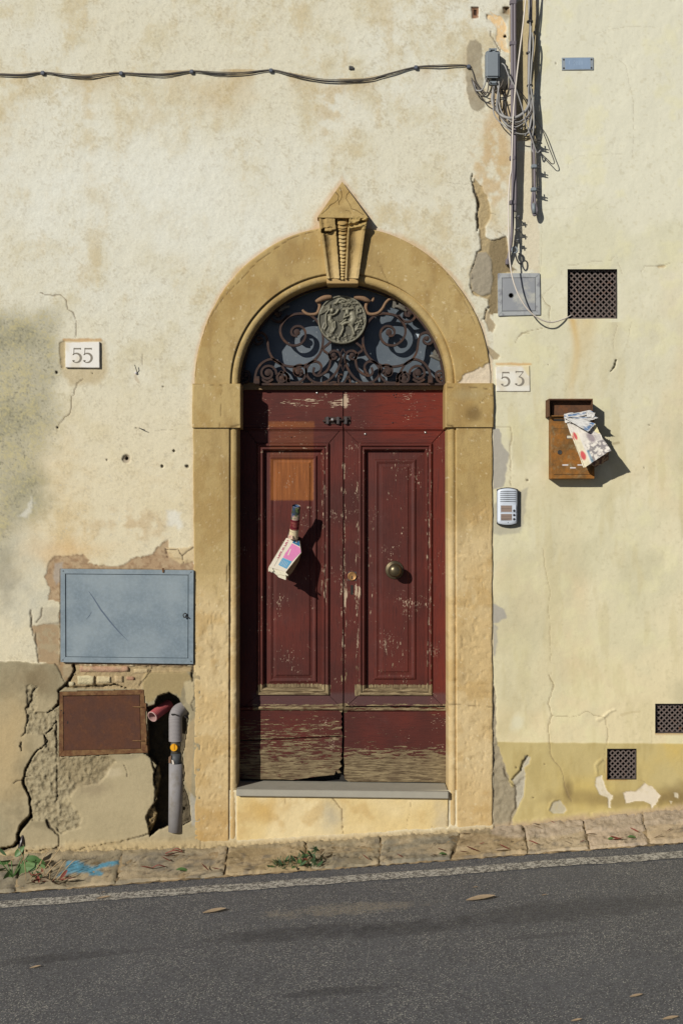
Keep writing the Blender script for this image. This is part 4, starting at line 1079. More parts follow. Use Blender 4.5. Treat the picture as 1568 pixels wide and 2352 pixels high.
# bricks showing under the grey cabinet, each a piece
def rough_block(name, x0, y0, x1, y1, d, col, parent, sd, dep=.03, rot=0.0):
    nx = max(4, int((x1 - x0) / 3.2)); ny = max(4, int((y1 - y0) / 3.2))
    u = np.linspace(0, 1, nx); v = np.linspace(0, 1, ny)
    U, V_ = np.meshgrid(u, v)
    Xb = x0 + (x1 - x0) * U + 1.6 * (vnoise(U * 100, V_ * 60, 14, sd) - .5) * 2 * (np.abs(U - .5) * 2) ** 2
    Yb = y0 + (y1 - y0) * V_ + 1.6 * (vnoise(U * 100, V_ * 60, 14, sd + 4) - .5) * 2 * (np.abs(V_ - .5) * 2) ** 2 + rot * (U - .5) * (x1 - x0)
    e = np.minimum(np.minimum(U, 1 - U) * (x1 - x0), np.minimum(V_, 1 - V_) * (y1 - y0))
    Dd = d + (fbm(Xb, Yb, 9, 3, sd + 8) - .5) * .007 - .008 * (1 - sst(e, 0, 4))
    Dd[0] = Dd[-1] = d - dep; Dd[:, 0] = Dd[:, -1] = d - dep
    cc = np.asarray(col) * (.72 + .56 * fbm(Xb, Yb, 10, 4, sd + 12))[..., None]
    st = sst(fbm(Xb, Yb, 16, 3, sd + 20), .5, .62)[..., None] * .65
    cc = cc * (1 - st) + A(196, 172, 132) * st
    return grid(name, PV(Xb, Yb, Dd), M['kerbstone'], parent, dcol(cc, np.ones_like(Xb)))
bk = [((572, 836, 940, 890), A(188, 148, 118), .000), ((556, 902, 690, 980), A(206, 190, 148), -.002), ((694, 905, 812, 972), A(204, 184, 142), -.004),
      ((822, 900, 900, 970), A(188, 162, 120), -.006), ((905, 905, 985, 955), A(172, 130, 102), -.007), ((490, 945, 548, 990), A(206, 190, 152), -.003), ((960, 850, 1080, 905), A(194, 170, 128), -.008)]
for i, (r, c_, d_) in enumerate(bk):
    (a, b_), (c2, e2) = Z6((r[0], r[1]), (r[2], r[3]))
    o = rough_block('brick', a, b_, c2, e2, d_, c_, wl, 200 + i * 5)
    if i in (0, 4): o['label'] = 'reddish brick showing through the plaster'

# ------------------------------------------------------------------ door surround
def sur_col(Xd, Yd, sd, W=None, extra=None):
    n2 = fbm(Xd, Yd, 50, 5, sd); n1 = fbm(Xd, Yd, 12, 3, sd + 1); n3 = fbm(Xd, Yd, 160, 3, sd + 2)
    c = np.ones(Xd.shape + (3,)) * A(184, 155, 100)
    c = lerp(c, A(193, 166, 112), sst(n3, .4, .65) * .7)
    c = lerp(c, A(166, 132, 76), sst(n2, .5, .7) * .5)
    left = Xd < 787
    t = np.where(left, sst(Yd + 180 * (n2 - .5), 1250, 1420), sst(Yd + 120 * (n2 - .5), 1120, 1260))
    low = np.ones(Xd.shape + (3,)) * A(208, 178, 126)
    low = lerp(low, A(216, 190, 142), sst(n3, .42, .6) * .8)
    low = lerp(low, A(196, 162, 106), sst(n2, .5, .66) * .7)
    low = lerp(low, A(186, 146, 84), (sst(Yd, 1740, 1900) * sst(n3, .45, .6)) * .6)
    c = c * (1 - t[..., None]) + low * t[..., None]
    c = lerp(c, A(150, 120, 72), sst(n1, .62, .8) * .3)
    c = lerp(c, A(216, 188, 140), sst(n1 + .3 * n2, .92, 1.0) * .35)
    nv = fbm(Xd, Yd * .25, 30, 4, sd + 5)
    c = lerp(c, A(146, 118, 76), sst(nv, .55, .75) * .35 * (1 - .5 * t))
    c = lerp(c, A(232, 212, 170), sst(vnoise(Xd, Yd, 3.1, sd + 9) * .6 + vnoise(Xd, Yd, 7.7, sd + 3) * .4, .80, .86) * .5)
    c = lerp(c, A(168, 140, 92), left * (Yd > 985) * (Yd < 1320) * .25)
    return c, n1, n2, t
surr = thing('door_surround', 'ochre plastered stone arch and jambs framing the red double door', 'door surround', P(787, 1930, 0))
PROF = [(-0.6, -.175), (0, -.165), (0, -.10), (0, -.04), (0, -.014), (1.2, -.006), (4, .0), (8, .004), (12, .004), (15, .0), (16.8, -.008), (18.5, -.008), (19.6, .008)]
def sweep_piece(name, base, nrm, wd, sd, face=.010, moulding=True, flat_w=None, label=None, ext=None, cracks=(), mat='stone', rough=1.0, chips=0.0):
    """base: (k,2) inner edge points on the drawing; nrm: (k,2) outward directions; wd: (k,) widths"""
    prof = [(a, b) for a, b in PROF] if moulding else [(-.6, -.175), (0, -.165), (0, -.10), (0, -.04), (0, face - .006), (1.0, face)]
    w0 = prof[-1][0]
    nface = 42
    k = len(base)
    Wm = np.zeros((len(prof) + nface + 2, k)); Dm = np.zeros_like(Wm)
    for i, (a, d_) in enumerate(prof):
        Wm[i] = a; Dm[i] = d_ if moulding is False or i < len(prof) - 1 else face
    for j in range(nface):
        Wm[len(prof) + j] = w0 + (wd - w0) * (j + 1) / nface; Dm[len(prof) + j] = face
    Dm[len(prof) + nface - 1] = face - .003
    Wm[-2] = wd; Dm[-2] = -.004
    Wm[-1] = wd; Dm[-1] = -.03
    bx0 = np.array([b[0] for b in base]); by0 = np.array([b[1] for b in base])
    nx0 = np.array([b[0] for b in nrm]); ny0 = np.array([b[1] for b in nrm])
    Xd = bx0[None] + nx0[None] * Wm; Yd = by0[None] + ny0[None] * Wm
    # wandering outer edge
    c, n1, n2, t = sur_col(Xd, Yd, sd)
    ew = np.clip((Wm - w0) / (wd - w0 + 1e-6), 0, 1) ** 6
    wob = (fbm(Yd * 1.0, Yd * 0 + sd, 40, 4, sd) - .5) * 5 * ew
    Xd = Xd + nx0[None] * wob; Yd = Yd + ny0[None] * wob * .6
    onf = (Dm > -.02)
    ro = (.0009 + .0010 * t) * rough
    Dm = Dm + np.where(onf, (n1 - .5) * ro * 2 + (n2 - .5) * ro * 2.2, 0)
    pit = sst(fbm(Xd, Yd, 10, 3, sd + 7), .64, .74) * t * onf
    Dm = Dm - pit * .0035
    # bitten inner arris low on the jamb
    for (y0_, y1_, dd_) in chips if chips else ():
        mm = (1 - sst(np.abs(Yd - (y0_ + y1_) / 2), (y1_ - y0_) / 4, (y1_ - y0_) / 2)) * (Wm > 14) * (Wm < 24)
        Dm = Dm + mm * dd_
    for (pts, wdt, op) in cracks:
        m_ = lmask(Xd, Yd, pts, wdt, sd + 30, 1.6); Dm = Dm - m_ * .004 * op; c = lerp(c, A(84, 62, 34), m_ * op)
    if extra_paint.get(name + str(sd)): c, Dm = extra_paint[name + str(sd)](Xd, Yd, c, Dm)
    kk = (L - Dm) / L / S
    # straight reveal: use the front face's scale for points deep in the reveal
    kf = np.where(Dm < -.012, L / L / S, kk)
    V = np.stack([(Xd - CX) * kf, -Dm, CZ - (Yd - CY) * kf], -1)
    o = grid(name, V, M[mat], surr, dcol(c, np.ones_like(Dm)), flip=False)
    if label: o['label'] = label
    # ends
    return o
extra_paint = {}
def fallen(Xd, Yd, c, Dm):
    m_ = pmask(Xd, Yd, Y7((-60, 250), (-20, 200), (0, 150), (40, 130), (130, 100), (150, 90), (200, 50), (240, 60), (260, 20), (320, 0), (345, 250)), 1.2, 2.5, 10, 5)
    c = lerp(c, A(226, 206, 176), m_ * .92); Dm = Dm - m_ * (.006 - .005 * (fbm(Xd, Yd, 8, 3, 4) - .5)) * (Dm > -.01)
    return c, Dm
extra_paint['arch_stone51'] = fallen
def blotch(Xd, Yd, c, Dm):
    c = lerp(c, A(120, 94, 56), blob(Xd, Yd, 1084, 952, 26, 24, .8, .3, 20, 3) * .75)
    c = lerp(c, A(176, 156, 112), blob(Xd, Yd, 1075, 905, 40, 18, .9, .4, 20, 3) * .6)
    return c, Dm
extra_paint['impost53'] = blotch
# arch halves
AC = (787.0, 882.0)
def arch_base(a0, a1, n):
    an = np.linspace(a0, a1, n)
    b = [(AC[0] + 239 * math.cos(a), AC[1] - 236 * math.sin(a)) for a in an]
    nr = []; wd = []
    for a in an:
        d_ = np.array((math.cos(a), -math.sin(a)))
        nr.append(d_)
        # distance to the outer ellipse along this ray
        lo, hi = 40.0, 200.0
        p0 = np.array((AC[0] + 239 * math.cos(a), AC[1] - 236 * math.sin(a)))
        for _ in range(30):
            mid = (lo + hi) / 2; q = p0 + d_ * mid
            if ((q[0] - AC[0]) / 339) ** 2 + ((q[1] - AC[1]) / 362) ** 2 < 1: lo = mid
            else: hi = mid
        wd.append(lo)
    return b, nr, np.array(wd)
arc_cr_l = [(448, 880), (456, 800), (482, 730), (512, 685), (592, 600), (665, 548), (735, 526)]
b, nr, wd = arch_base(math.pi - .002, math.pi / 2 + .03, 260)
sweep_piece('arch_stone', b, nr, wd, 50, .012, cracks=((arc_cr_l, 1.3, .55),), label='left half of the ochre arch')
b, nr, wd = arch_base(math.pi / 2 - .03, .002, 260)
sweep_piece('arch_stone', b, nr, wd, 51, .012, cracks=(([(895, 660), (880, 625), (868, 600)], 1, .5), ([(985, 575), (1020, 620), (1060, 680), (1080, 720), (1090, 745)], 1.1, .4)), label='right half of the ochre arch, its foot chipped to white')
# jambs
def jamb(x_in_top, x_in_bot, sgn, y0, y1, w_top, w_bot, sd, **k):
    ys_ = np.linspace(y0, y1, max(8, int((y1 - y0) / 3)))
    t_ = (ys_ - y0) / (y1 - y0)
    b = [(x_in_top + (x_in_bot - x_in_top) * q, y) for q, y in zip(t_, ys_)]
    nr = [(sgn, 0.0)] * len(b)
    return sweep_piece('jamb' if y1 > 1200 else 'impost', b, nr, w_top + (w_bot - w_top) * t_, sd, **k)
jamb(546, 544, -1, 983, 1968, 102, 96, 54, face=.008, label='left jamb', rough=1.1, chips=((1290, 1345, -.006), (1440, 1480, -.004)), cracks=(([(528, 1230), (529, 1440)], 1.6, .5), ([(448, 1830), (500, 1700), (520, 1660)], .8, .25)))
jamb(1027.5, 1030, 1, 982, 1925, 102.5, 100, 55, face=.010, label='right jamb', rough=1.1, cracks=(([(1030, 1617), (1080, 1620), (1128, 1624)], 1.1, .5), ([(1112, 1150), (1122, 1200), (1118, 1260)], 1, .3)))
jamb(553, 553, -1, 881.5, 982, 111, 111, 52, face=.020, moulding=False, label='left impost block', cracks=(([(509, 884), (508, 940), (505, 980)], 1.2, .5), ([(444, 882), (500, 884), (552, 882)], 1.2, .5), ([(530, 980), (548, 976)], 2.5, .7)))
jamb(1022, 1022, 1, 880.5, 981, 111.5, 111.5, 53, face=.022, moulding=False, label='right impost block', cracks=(([(1028, 890), (1060, 892), (1090, 890), (1130, 895)], 1.3, .6), ([(1131, 909), (1118, 910), (1110, 918), (1100, 926)], 1.3, .5), ([(1024, 975), (1040, 980)], 2.5, .7)))
# soffits and beds of the impost blocks
for (x0, x1, y0, y1, f) in ((442.4, 553, 881.2, 982.3, .0185), (1022, 1133.2, 880.2, 981.3, .0205)):
    mb = MB(); mb.box(x0 + .6, y0, x1 - .6, y1, -.1645, f - .002)
    mb.build('impost_core', flat_mat('ochre_bed', A(170, 136, 80), .9), surr)
# riser under the threshold and the threshold slab
step = thing('doorstep', 'worn grey stone threshold on a cream plastered riser below the door', 'step', P(786, 1935, 0))
xs = np.linspace(542, 1031, 200); ys = np.linspace(1826, 1960, 60)
Xd, Yd = np.meshgrid(xs, ys)
n1 = fbm(Xd, Yd, 12, 3, 61); n2 = fbm(Xd, Yd, 60, 4, 62); n3 = fbm(Xd, Yd, 140, 3, 63)
c = np.ones(Xd.shape + (3,)) * A(226, 198, 140)
c = lerp(c, A(206, 166, 96), blob(Xd, Yd, 630, 1860, 90, 40, .9, .5, 60, 4) * .8)
c = lerp(c, A(236, 214, 166), sst(n3, .45, .62) * .7)
c = lerp(c, A(190, 176, 146), blob(Xd, Yd, 760, 1870, 34, 50, .9, .4, 30, 5) * .8)
c = lerp(c, A(196, 180, 150), blob(Xd, Yd, 1015, 1890, 26, 60, .9, .4, 30, 6) * .6)
c = lerp(c, A(200, 164, 104), sst(n2, .55, .7) * .5)
Dm = np.full(Xd.shape, .006) + (n1 - .5) * .003 + (n2 - .5) * .006
for pts, wdt, op in ((Y2((715, 735), (770, 800), (775, 880), (780, 980)), 1.6, .7), (Y2((1185, 745), (1180, 820), (1160, 880), (1155, 960)), 1.1, .4), (Y2((1415, 755), (1405, 860), (1400, 900)), 1.5, .6), (Y2((435, 735), (432, 770)), 1.3, .4), (Y2((1240, 972), (1290, 965), (1310, 910)), 1.4, .5)):
    m_ = lmask(Xd, Yd, pts, wdt, 3, 2); c = lerp(c, A(110, 84, 52), m_ * op); Dm -= m_ * .005 * op
gz = 1176 - (back_z((Xd - CX) / S) - CZ) * S
fl = 1 - sst(gz - Yd + 8 * (n1 - .5), 0, 10)
c = lerp(c, A(176, 152, 110), fl * .9); Dm += fl * .012 * n1
Dm[:, 0] = Dm[:, -1] = -.03
grid('riser', PV(Xd, Yd, Dm), M['stone'], step, dcol(c, np.ones_like(Xd)))
mb = MB()
fr = [P(542.5, 1813.2, .035), P(1029.5, 1819, .035), P(1029.5, 1834.5, .035), P(542.5, 1828.5, .035)]
bk_ = [(p[0], .19, p[2]) for p in fr]
zt = P(0, 1796, -.17)[2]
mb.add(fr + bk_, [(0, 3, 2, 1), (4, 5, 6, 7), (0, 1, 5, 4), (1, 2, 6, 5), (2, 3, 7, 6), (3, 0, 4, 7)])
o = mb.build('threshold', M['sillstone'], step, bevel=.003, seg=2)

# ------------------------------------------------------------------ keystone
key = thing('keystone', None, None, P(787, 650, 0)); del_ = None
key.parent = surr; key.matrix_parent_inverse = Matrix.Translation(-Vector(surr.location))
key['label'] = 'carved keystone with pointed cap and ribbed centre'
# body: relief sheet
nv, nu = 150, 100
v = np.linspace(0, 1, nv); u = np.linspace(-1, 1, nu)
U, V_ = np.meshgrid(u, v)
yt, yb = 497.5, 640.5
Yk = yt + (yb - yt) * V_
xl = np.interp(Yk, [497, 534, 537, 641], [731, 735.5, 737, 750.5]); xr = np.interp(Yk, [497, 525, 534, 641], [844.5, 840.5, 838.5, 823.5])
Xk = xl + (xr - xl) * (U + 1) / 2
xc0 = np.interp(Yk, [497, 530, 641], [768.5, 772, 780.5]); xc1 = np.interp(Yk, [497, 530, 641], [802.5, 797.5, 791.8])
face = np.interp(Yk, [497, 641], [.060, .046])
d0 = face.copy()
# flutes either side
for (a, b_) in ((xl + 6, xc0 - 3), (xc1 + 4, xr - 7)):
    t = np.clip((Xk - a) / (b_ - a), 0, 1)
    d0 -= .028 * np.sin(math.pi * t) ** .8 * (t > 0) * (t < 1) * (1 - .2 * V_)
up = 1 - sst(Yk, 530, 533)
upl = up * (Xk < xc0)
d0 = d0 * (1 - upl) + (.066 - .007 * np.sin(np.clip((Xk - xl - 5) / 12, 0, 1) * math.pi)) * upl
upr = (1 - sst(Yk + 6 * (fbm(Xk, Yk, 10, 3, 3) - .5), 518, 532)) * (Xk > xc1)
d0 = d0 * (1 - upr) + (.068 + (fbm(Xk, Yk, 12, 4, 6) - .5) * .03) * upr
m = lmask(Xk, Yk, ZK((900, 1045), (1000, 1025), (1080, 990), (1160, 960), (1240, 950)), 5, 3, 2.5); d0 -= m * .022
m = pmask(Xk, Yk, ZK((1090, 960), (1150, 890), (1180, 940), (1240, 930), (1200, 1000), (1100, 1010)), 1, 1.5, 5, 4); d0 -= m * .02
m = pmask(Xk, Yk, ZK((330, 1110), (395, 1080), (400, 1170), (430, 1195), (345, 1190)), .8, 1, 5, 5); d0 -= m * .04
m = lmask(Xk, Yk, ZK((430, 1190), (480, 1165), (510, 1175), (560, 1145), (610, 1140)), 3, 4, 1.5); d0 -= m * .02
m = lmask(Xk, Yk, ZK((400, 1085), (480, 1080), (560, 1080)), 1.6, 4, 1.5); d0 -= m * .008
inch = (Xk > xc0) & (Xk < xc1)
d0 = np.where(inch, .010, d0)
ed = sst(1 - np.abs(U), 0, .03)
n1 = fbm(Xk, Yk, 7, 3, 8); n2 = fbm(Xk, Yk, 26, 3, 9)
d0 = d0 + (n1 - .5) * .004 + (n2 - .5) * .005
bot = sst(Yk, 634, 641)
d0 = d0 + bot * (n1 - .3) * .012
d0[:, 0] = d0[:, -1] = 0.0; d0[-1] = 0.0
c = np.ones(Xk.shape + (3,)) * A(176, 146, 92)
c = lerp(c, A(206, 178, 126), sst(Yk, 560, 620) * .7)
c = lerp(c, A(190, 160, 104), sst(n2, .5, .65) * .5)
c = lerp(c, A(128, 110, 78), blob(Xk, Yk, 752, 553, 12, 16, .9, .4, 14, 4) * .55 + blob(Xk, Yk, 812, 560, 10, 24, .9, .4, 14, 5) * .5)
c = lerp(c, A(188, 160, 100), upr * .6)
grid('keystone_body', PV(Xk, Yk, d0), M['stone'], key, dcol(c, np.ones_like(Xk) * 1.4))
# ribs of the centre scroll
ribs = [(497, 513, 620, 892), (511, 522.5, 628, 890), (521, 528, 645, 880), (526.5, 536.5, 660, 868), (535.5, 545.5, 662, 864), (544.5, 554.5, 665, 862), (553.5, 563, 672, 860), (562, 572.5, 682, 858), (571.5, 582, 688, 852),
        (581, 590, 692, 848), (589, 599, 695, 842), (598, 606.5, 698, 838), (605.5, 613.5, 700, 836), (612.5, 620, 704, 832), (619, 626, 708, 828), (625, 632.5, 712, 822), (631.5, 640, 714, 816)]
for i, (ya, yb_, xa, xb_) in enumerate(ribs):
    xa = 700.5 + xa * .11229; xb_ = 700.5 + xb_ * .11229
    uu = np.linspace(0, 1, 15); vv = np.linspace(0, 1, 9)
    U2, V2 = np.meshgrid(uu, vv)
    sag = (1 - (2 * U2 - 1) ** 2) * (yb_ - ya) * .38
    Xr = xa + (xb_ - xa) * U2; Yr = ya + (yb_ - ya) * V2 + sag
    dd = np.interp(ya, [497, 640], [.052, .034])
    Dr = .010 + dd * np.sqrt(np.clip(1 - (2 * U2 - 1) ** 2 * .85, 0, 1)) * (.55 + .45 * V2 ** .7)
    Dr[0] = .01; Dr[-1] = .010; Dr[:, 0] = Dr[:, -1] = .006
    cr = np.ones(Xr.shape + (3,)) * (A(178, 146, 90) if ya < 535 else A(196, 168, 114))
    cr = cr * (.85 + .3 * fbm(Xr, Yr, 9, 3, i))[..., None]
    grid('rib', PV(Xr, Yr, Dr), M['stone'], key, dcol(cr, np.ones_like(Xr)))
# pointed cap: sloping face with edges
cx_ = np.linspace(0, 1, 90); cy2 = np.linspace(0, 1, 90)
U, V_ = np.meshgrid(cx_, cy2)
ap = (785.8, 417.5); bl_ = (728.5, 499.5); br_ = (845.5, 500.5)
Xp = ap[0] + ((bl_[0] - ap[0]) * (1 - U) + (br_[0] - ap[0]) * U) * V_
Yp = ap[1] + ((bl_[1] - ap[1]) * (1 - U) + (br_[1] - ap[1]) * U) * V_
n1 = fbm(Xp, Yp, 12, 3, 71); n2 = fbm(Xp, Yp, 40, 3, 72)
Dp = .024 + .048 * V_ + (n1 - .5) * .003 + (n2 - .5) * .005
c, _, _, _ = sur_col(Xp, Yp, 70)
c = lerp(c, A(150, 122, 76), blob(Xp, Yp, 787, 483, 22, 9, .9, .4, 20, 4) * .5)
for pts, wd_ in ((ZK((720, 260), (745, 330), (755, 400), (750, 470), (700, 560)), 1.0), (ZK((620, 350), (660, 390), (690, 430), (675, 500), (700, 560), (705, 610)), 1.1), (ZK((675, 505), (620, 560), (560, 600), (510, 630), (480, 680), (350, 800)), 1.0),
                 (ZK((905, 350), (860, 410), (840, 490), (890, 560), (940, 640), (950, 690), (1050, 730), (1200, 810)), 1.0), (ZK((840, 725), (920, 750), (950, 800)), .8)):
    m_ = lmask(Xp, Yp, pts, wd_ * 1.3, 3, 1.2); Dp -= m_ * .003; c = lerp(c, A(84, 64, 36), m_ * .6)
gridV = PV(Xp, Yp, Dp)
# side walls of the cap
lo = PVs(Xp, Yp, np.zeros_like(Dp), Dp)
grid('keystone_cap', gridV, M['stone'], key, dcol(c, np.ones_like(Xp)), flip=False)
for nm, sl_ in (('a', np.stack([gridV[:, -1], lo[:, -1]], 1)), ('b', np.stack([lo[:, 0], gridV[:, 0]], 1)), ('c', np.stack([gridV[-1], lo[-1]], 0))):
    cc = np.ones(sl_.shape[:2] + (4,)); cc[..., :3] = A(176, 140, 84)
    grid('cap_side', sl_, M['stone'], key, cc)
# lip at the foot
mb = MB(); mb.box(750.5, 640, 823, 651.5, -.08, .030)
c_ = mb.build('keystone_foot', flat_mat('ochre_foot', A(186, 152, 98), .9, bump=.001), key, bevel=.004)

# ------------------------------------------------------------------ the two door leaves
DF = -.165
def ring_obj(name, x0, y0, x1, y1, prof, mat, parent, close=False, sub=1):
    """mitred rectangular frame: prof = [(inset, d)], drawing units and metres; close: fill the middle"""
    V = []; F = []
    n = len(prof)
    if mat is None:
        for k in range(4):
            mb = MB()
            V = []
            for (a, d_) in prof:
                cs = ((x0 + a, y0 + a), (x1 - a, y0 + a), (x1 - a, y1 - a), (x0 + a, y1 - a))
                V += [P(*cs[k], d_), P(*cs[(k + 1) % 4], d_)]
            mb.add(V, [(2 * i, 2 * i + 2, 2 * i + 3, 2 * i + 1) for i in range(n - 1)])
            mb.build('moulding_strip', M['door_h'] if k in (0, 2) else M['door_v'], parent)
        return None
    for (a, d_) in prof:
        for (x, y) in ((x0 + a, y0 + a), (x1 - a, y0 + a), (x1 - a, y1 - a), (x0 + a, y1 - a)):
            V.append(P(x, y, d_))
    for i in range(n - 1):
        for k in range(4):
            k2 = (k + 1) % 4
            F.append((i * 4 + k, (i + 1) * 4 + k, (i + 1) * 4 + k2, i * 4 + k2))
    if close: F.append(tuple((n - 1) * 4 + k for k in (3, 2, 1, 0))[::-1][::-1])
    mb = MB(); mb.add(V, F)
    o = mb.build(name, mat, parent)
    return o
def poly_board(name, pts, parent, mat, d0=DF - .04, d1=DF, bevel=.0022):
    mb = MB(); mb.prism(pts, d0, d1)
    return mb.build(name, mat, parent, bevel=bevel, seg=2, tri=True)

MOLD = [(-.2, DF - .012), (0, DF + .004), (1.2, DF + .012), (4, DF + .015), (6.5, DF + .013), (7.5, DF + .004), (8.5, DF + .003), (10, DF + .008), (13, DF + .009), (15.5, DF + .002), (17.5, DF - .010), (18.8, DF - .024)]
leafL = thing('door_leaf', 'left leaf of the dark red door, with a tan unpainted patch', 'door', P(670, 1797, DF), 'leaves of the double door')
leafR = thing('door_leaf', 'right leaf of the dark red door, with round brass knob', 'door', P(905, 1797, DF), 'leaves of the double door')
def wav(x0, y0, x1, y1, n, amp, sd):
    out = []
    for i in range(n + 1):
        t = i / n
        out.append((x0 + (x1 - x0) * t, y0 + (y1 - y0) * t + amp * (float(vnoise(np.array(t * 100.), np.array(sd * 7.), 9, sd)) - .5) * 2))
    return out
# left leaf
poly_board('top_board', [(538, 893), (787.6, 892.5), (787.2, 982.5), (538, 983)], leafL, M['door_h'])
poly_board('stile', [(538, 990), (568, 990), (590, 1018.5), (590, 1596.5), (562, 1622), (538, 1622)], leafL, M['door_v'])
poly_board('stile', [(780, 990), (787.8, 988), (787.8, 1621), (781, 1622), (755.4, 1596.5), (755.4, 1018.5)], leafL, M['door_v'])
poly_board('rail', [(568.5, 989.5), (779.5, 989.5), (755, 1018), (590.5, 1018)], leafL, M['door_h'])
poly_board('rail', [(590.5, 1597), (755, 1597), (780.5, 1622), (562.5, 1622)], leafL, M['door_h'])
ring_obj('moulding', 589.5, 1018, 755.6, 1597, MOLD, None, leafL)
PAN = [(0, DF - .024), (10.5, DF - .020), (12, DF - .012), (14.5, DF - .010), (17, DF - .012), (21, DF - .016), (26.5, DF - .013), (28, DF - .008)]
o = ring_obj('raised_panel', 607, 1036, 738, 1578, PAN, M['door_v'], leafL, True)
# right leaf
poly_board('top_board', [(789.2, 895.5), (1030, 895), (1030, 982.5), (789.2, 982.5)], leafR, M['door_h'])
poly_board('stile', [(790, 989), (794, 990), (823, 1018.5), (823, 1597.5), (796, 1622), (790, 1626)], leafR, M['door_v'])
poly_board('stile', [(1018, 990), (1030, 990), (1030, 1622), (1018, 1622), (991.6, 1597.5), (991.6, 1018.5)], leafR, M['door_v'])
poly_board('rail', [(794.5, 989.5), (1017.5, 989.5), (991, 1018), (823.5, 1018)], leafR, M['door_h'])
poly_board('rail', [(823.5, 1598), (991, 1598), (1017.5, 1622), (796.5, 1622)], leafR, M['door_h'])
ring_obj('moulding', 822.5, 1018, 992, 1598, MOLD, None, leafR)
PAN2 = [(0, DF - .024), (10, DF - .022), (19, DF - .020), (21, DF - .012), (24, DF - .010), (26, DF - .012), (30, DF - .015), (36, DF - .013), (38, DF - .009)]
ring_obj('raised_panel', 840, 1036, 974, 1580, PAN2, M['door_v'], leafR, True)
# drip moulding between the boards and panels, and the ledge above the foot boards
def hbar(name, x0, x1, y, prof, parent, mat):
    """prof: (dy, d)"""
    V = []; F = []
    for (dy, d_) in prof:
        V.append(P(x0, y + dy, d_)); V.append(P(x1, y + dy, d_))
    for i in range(len(prof) - 1):
        F.append((2 * i, 2 * i + 2, 2 * i + 3, 2 * i + 1))
    mb = MB(); mb.add(V, F)
    # back
    b0 = len(mb.v); mb.add([P(x0, y + prof[0][0], DF - .03), P(x1, y + prof[0][0], DF - .03), P(x1, y + prof[-1][0], DF - .03), P(x0, y + prof[-1][0], DF - .03)], [(0, 1, 2, 3)])
    return mb.build(name, mat, parent)
BAR = [(-2.6, DF - .01), (-2.4, DF + .003), (-1, DF + .010), (1.2, DF + .010), (2.2, DF + .004), (3.2, DF + .005), (4.6, DF + .004), (5, DF - .012)]
hbar('bead', 538, 787, 984.5, BAR, leafL, M['door_h']); hbar('bead', 790, 1030, 984.2, BAR, leafR, M['door_h'])
LED = [(-1.5, DF - .01), (-1, DF + .004), (2, DF + .014), (5, DF + .013), (7.5, DF + .004), (8, DF - .02)]
hbar('ledge', 538, 787.5, 1623.5, LED, leafL, M['door_h']); hbar('ledge', 789.5, 1030, 1626, LED, leafR, M['door_h'])
# foot boards: the left one split and eaten away along its lower edge
top_cut = wav(787, 1690, 560, 1702, 16, 1.5, 3)
poly_board('foot_board', [(538, 1632), (787, 1632.5)] + [(786 + (0 if i % 2 else -3), 1640 + i * 6) for i in range(8)] + [(x, y - 1.1) for x, y in top_cut] + [(538, 1702)], leafL, M['door_w'], bevel=.0015)
lowe = [(786, 1694), (785, 1712), (786, 1726), (783, 1736), (786, 1742), (780, 1750), (785, 1760), (777, 1767), (784, 1775), (776, 1777), (772, 1770), (768, 1780), (735, 1783), (700, 1788), (672, 1792), (650, 1790), (600, 1790), (538, 1789)]
poly_board('foot_board', [(538, 1703.5)] + [(x, y + 1.3) for x, y in top_cut[::-1]] + lowe, leafL, M['door_w'], bevel=.0015)
poly_board('foot_board', [(790, 1635), (1030, 1633), (1030, 1798.5), (1015, 1797.5), (960, 1796), (900, 1796), (840, 1795.5), (800, 1795), (791, 1789), (789.5, 1775), (791, 1760), (789, 1740), (790.5, 1700)], leafR, M['door_w'], bevel=.0015)
# lath that closes the gap between the leaves, and the frame's dark rebate behind
mb = MB(); mb.box(780, 890, 800, 1794, DF - .07, DF - .045); mb.build('meeting_lath', M['void'], leafR)
mb = MB(); mb.box(536, 888, 1034, 1800, DF - .12, DF - .075); mb.build('rear_board', M['void'], leafR)
# studs
def stud(px, py, parent, r=.0075, mat='screw'):
    mb = MB(); c0 = P(px, py, DF)
    lathe(mb, c0, [(r, 0), (r, .002), (r * .75, .005), (r * .3, .0065), (.0001, .0068)], 12)
    return smesh(mb, 'stud', M[mat], parent)
for (px, py, l_) in ((837, 896.5, leafR), (974.5, 895, leafR), (838.5, 997, leafR), (976.5, 993.5, leafR), (728, 902.5, leafL)):
    stud(px, py, l_)
stud(669, 1004.5, leafL, .003, 'darkscrew')
for (a, b_) in ((903, 907), (909, 905), (907, 912)): stud(a, b_, leafR, .0035, 'darkiron')
stud(901, 971, leafR, .0035, 'darkscrew')
# slide bolt across the leaves
bolt = thing('slide_bolt', 'small rusty slide bolt across the join of the two door leaves', 'bolt', P(776, 966, DF))
for (x0, y0, x1, y1, d1) in ((745, 958, 783, 974, .004), (788, 956, 805, 974, .004)):
    mb = MB(); mb.box(x0, y0, x1, y1, DF, DF + d1); mb.build('back_plate', M['iron'], bolt, bevel=.001)
mb = MB(); tube(mb, [P(741, 967, DF + .012), P(760, 966, DF + .012), P(801, 964.5, DF + .012)], .0065, 8); mb.build('bar', M['iron'], bolt, True)
for x in (752, 776, 794):
    mb = MB(); mb.box(x - 3.5, 957, x + 3.5, 974, DF + .002, DF + .020); mb.build('keeper', M['darkiron'], bolt, bevel=.003, seg=2)
mb = MB(); lathe(mb, P(763.5, 964.5, DF + .012), [(.004, 0), (.004, .016), (.009, .018), (.010, .024), (.006, .029), (.0001, .030)], 12); smesh(mb, 'bolt_knob', M['screw'], bolt)
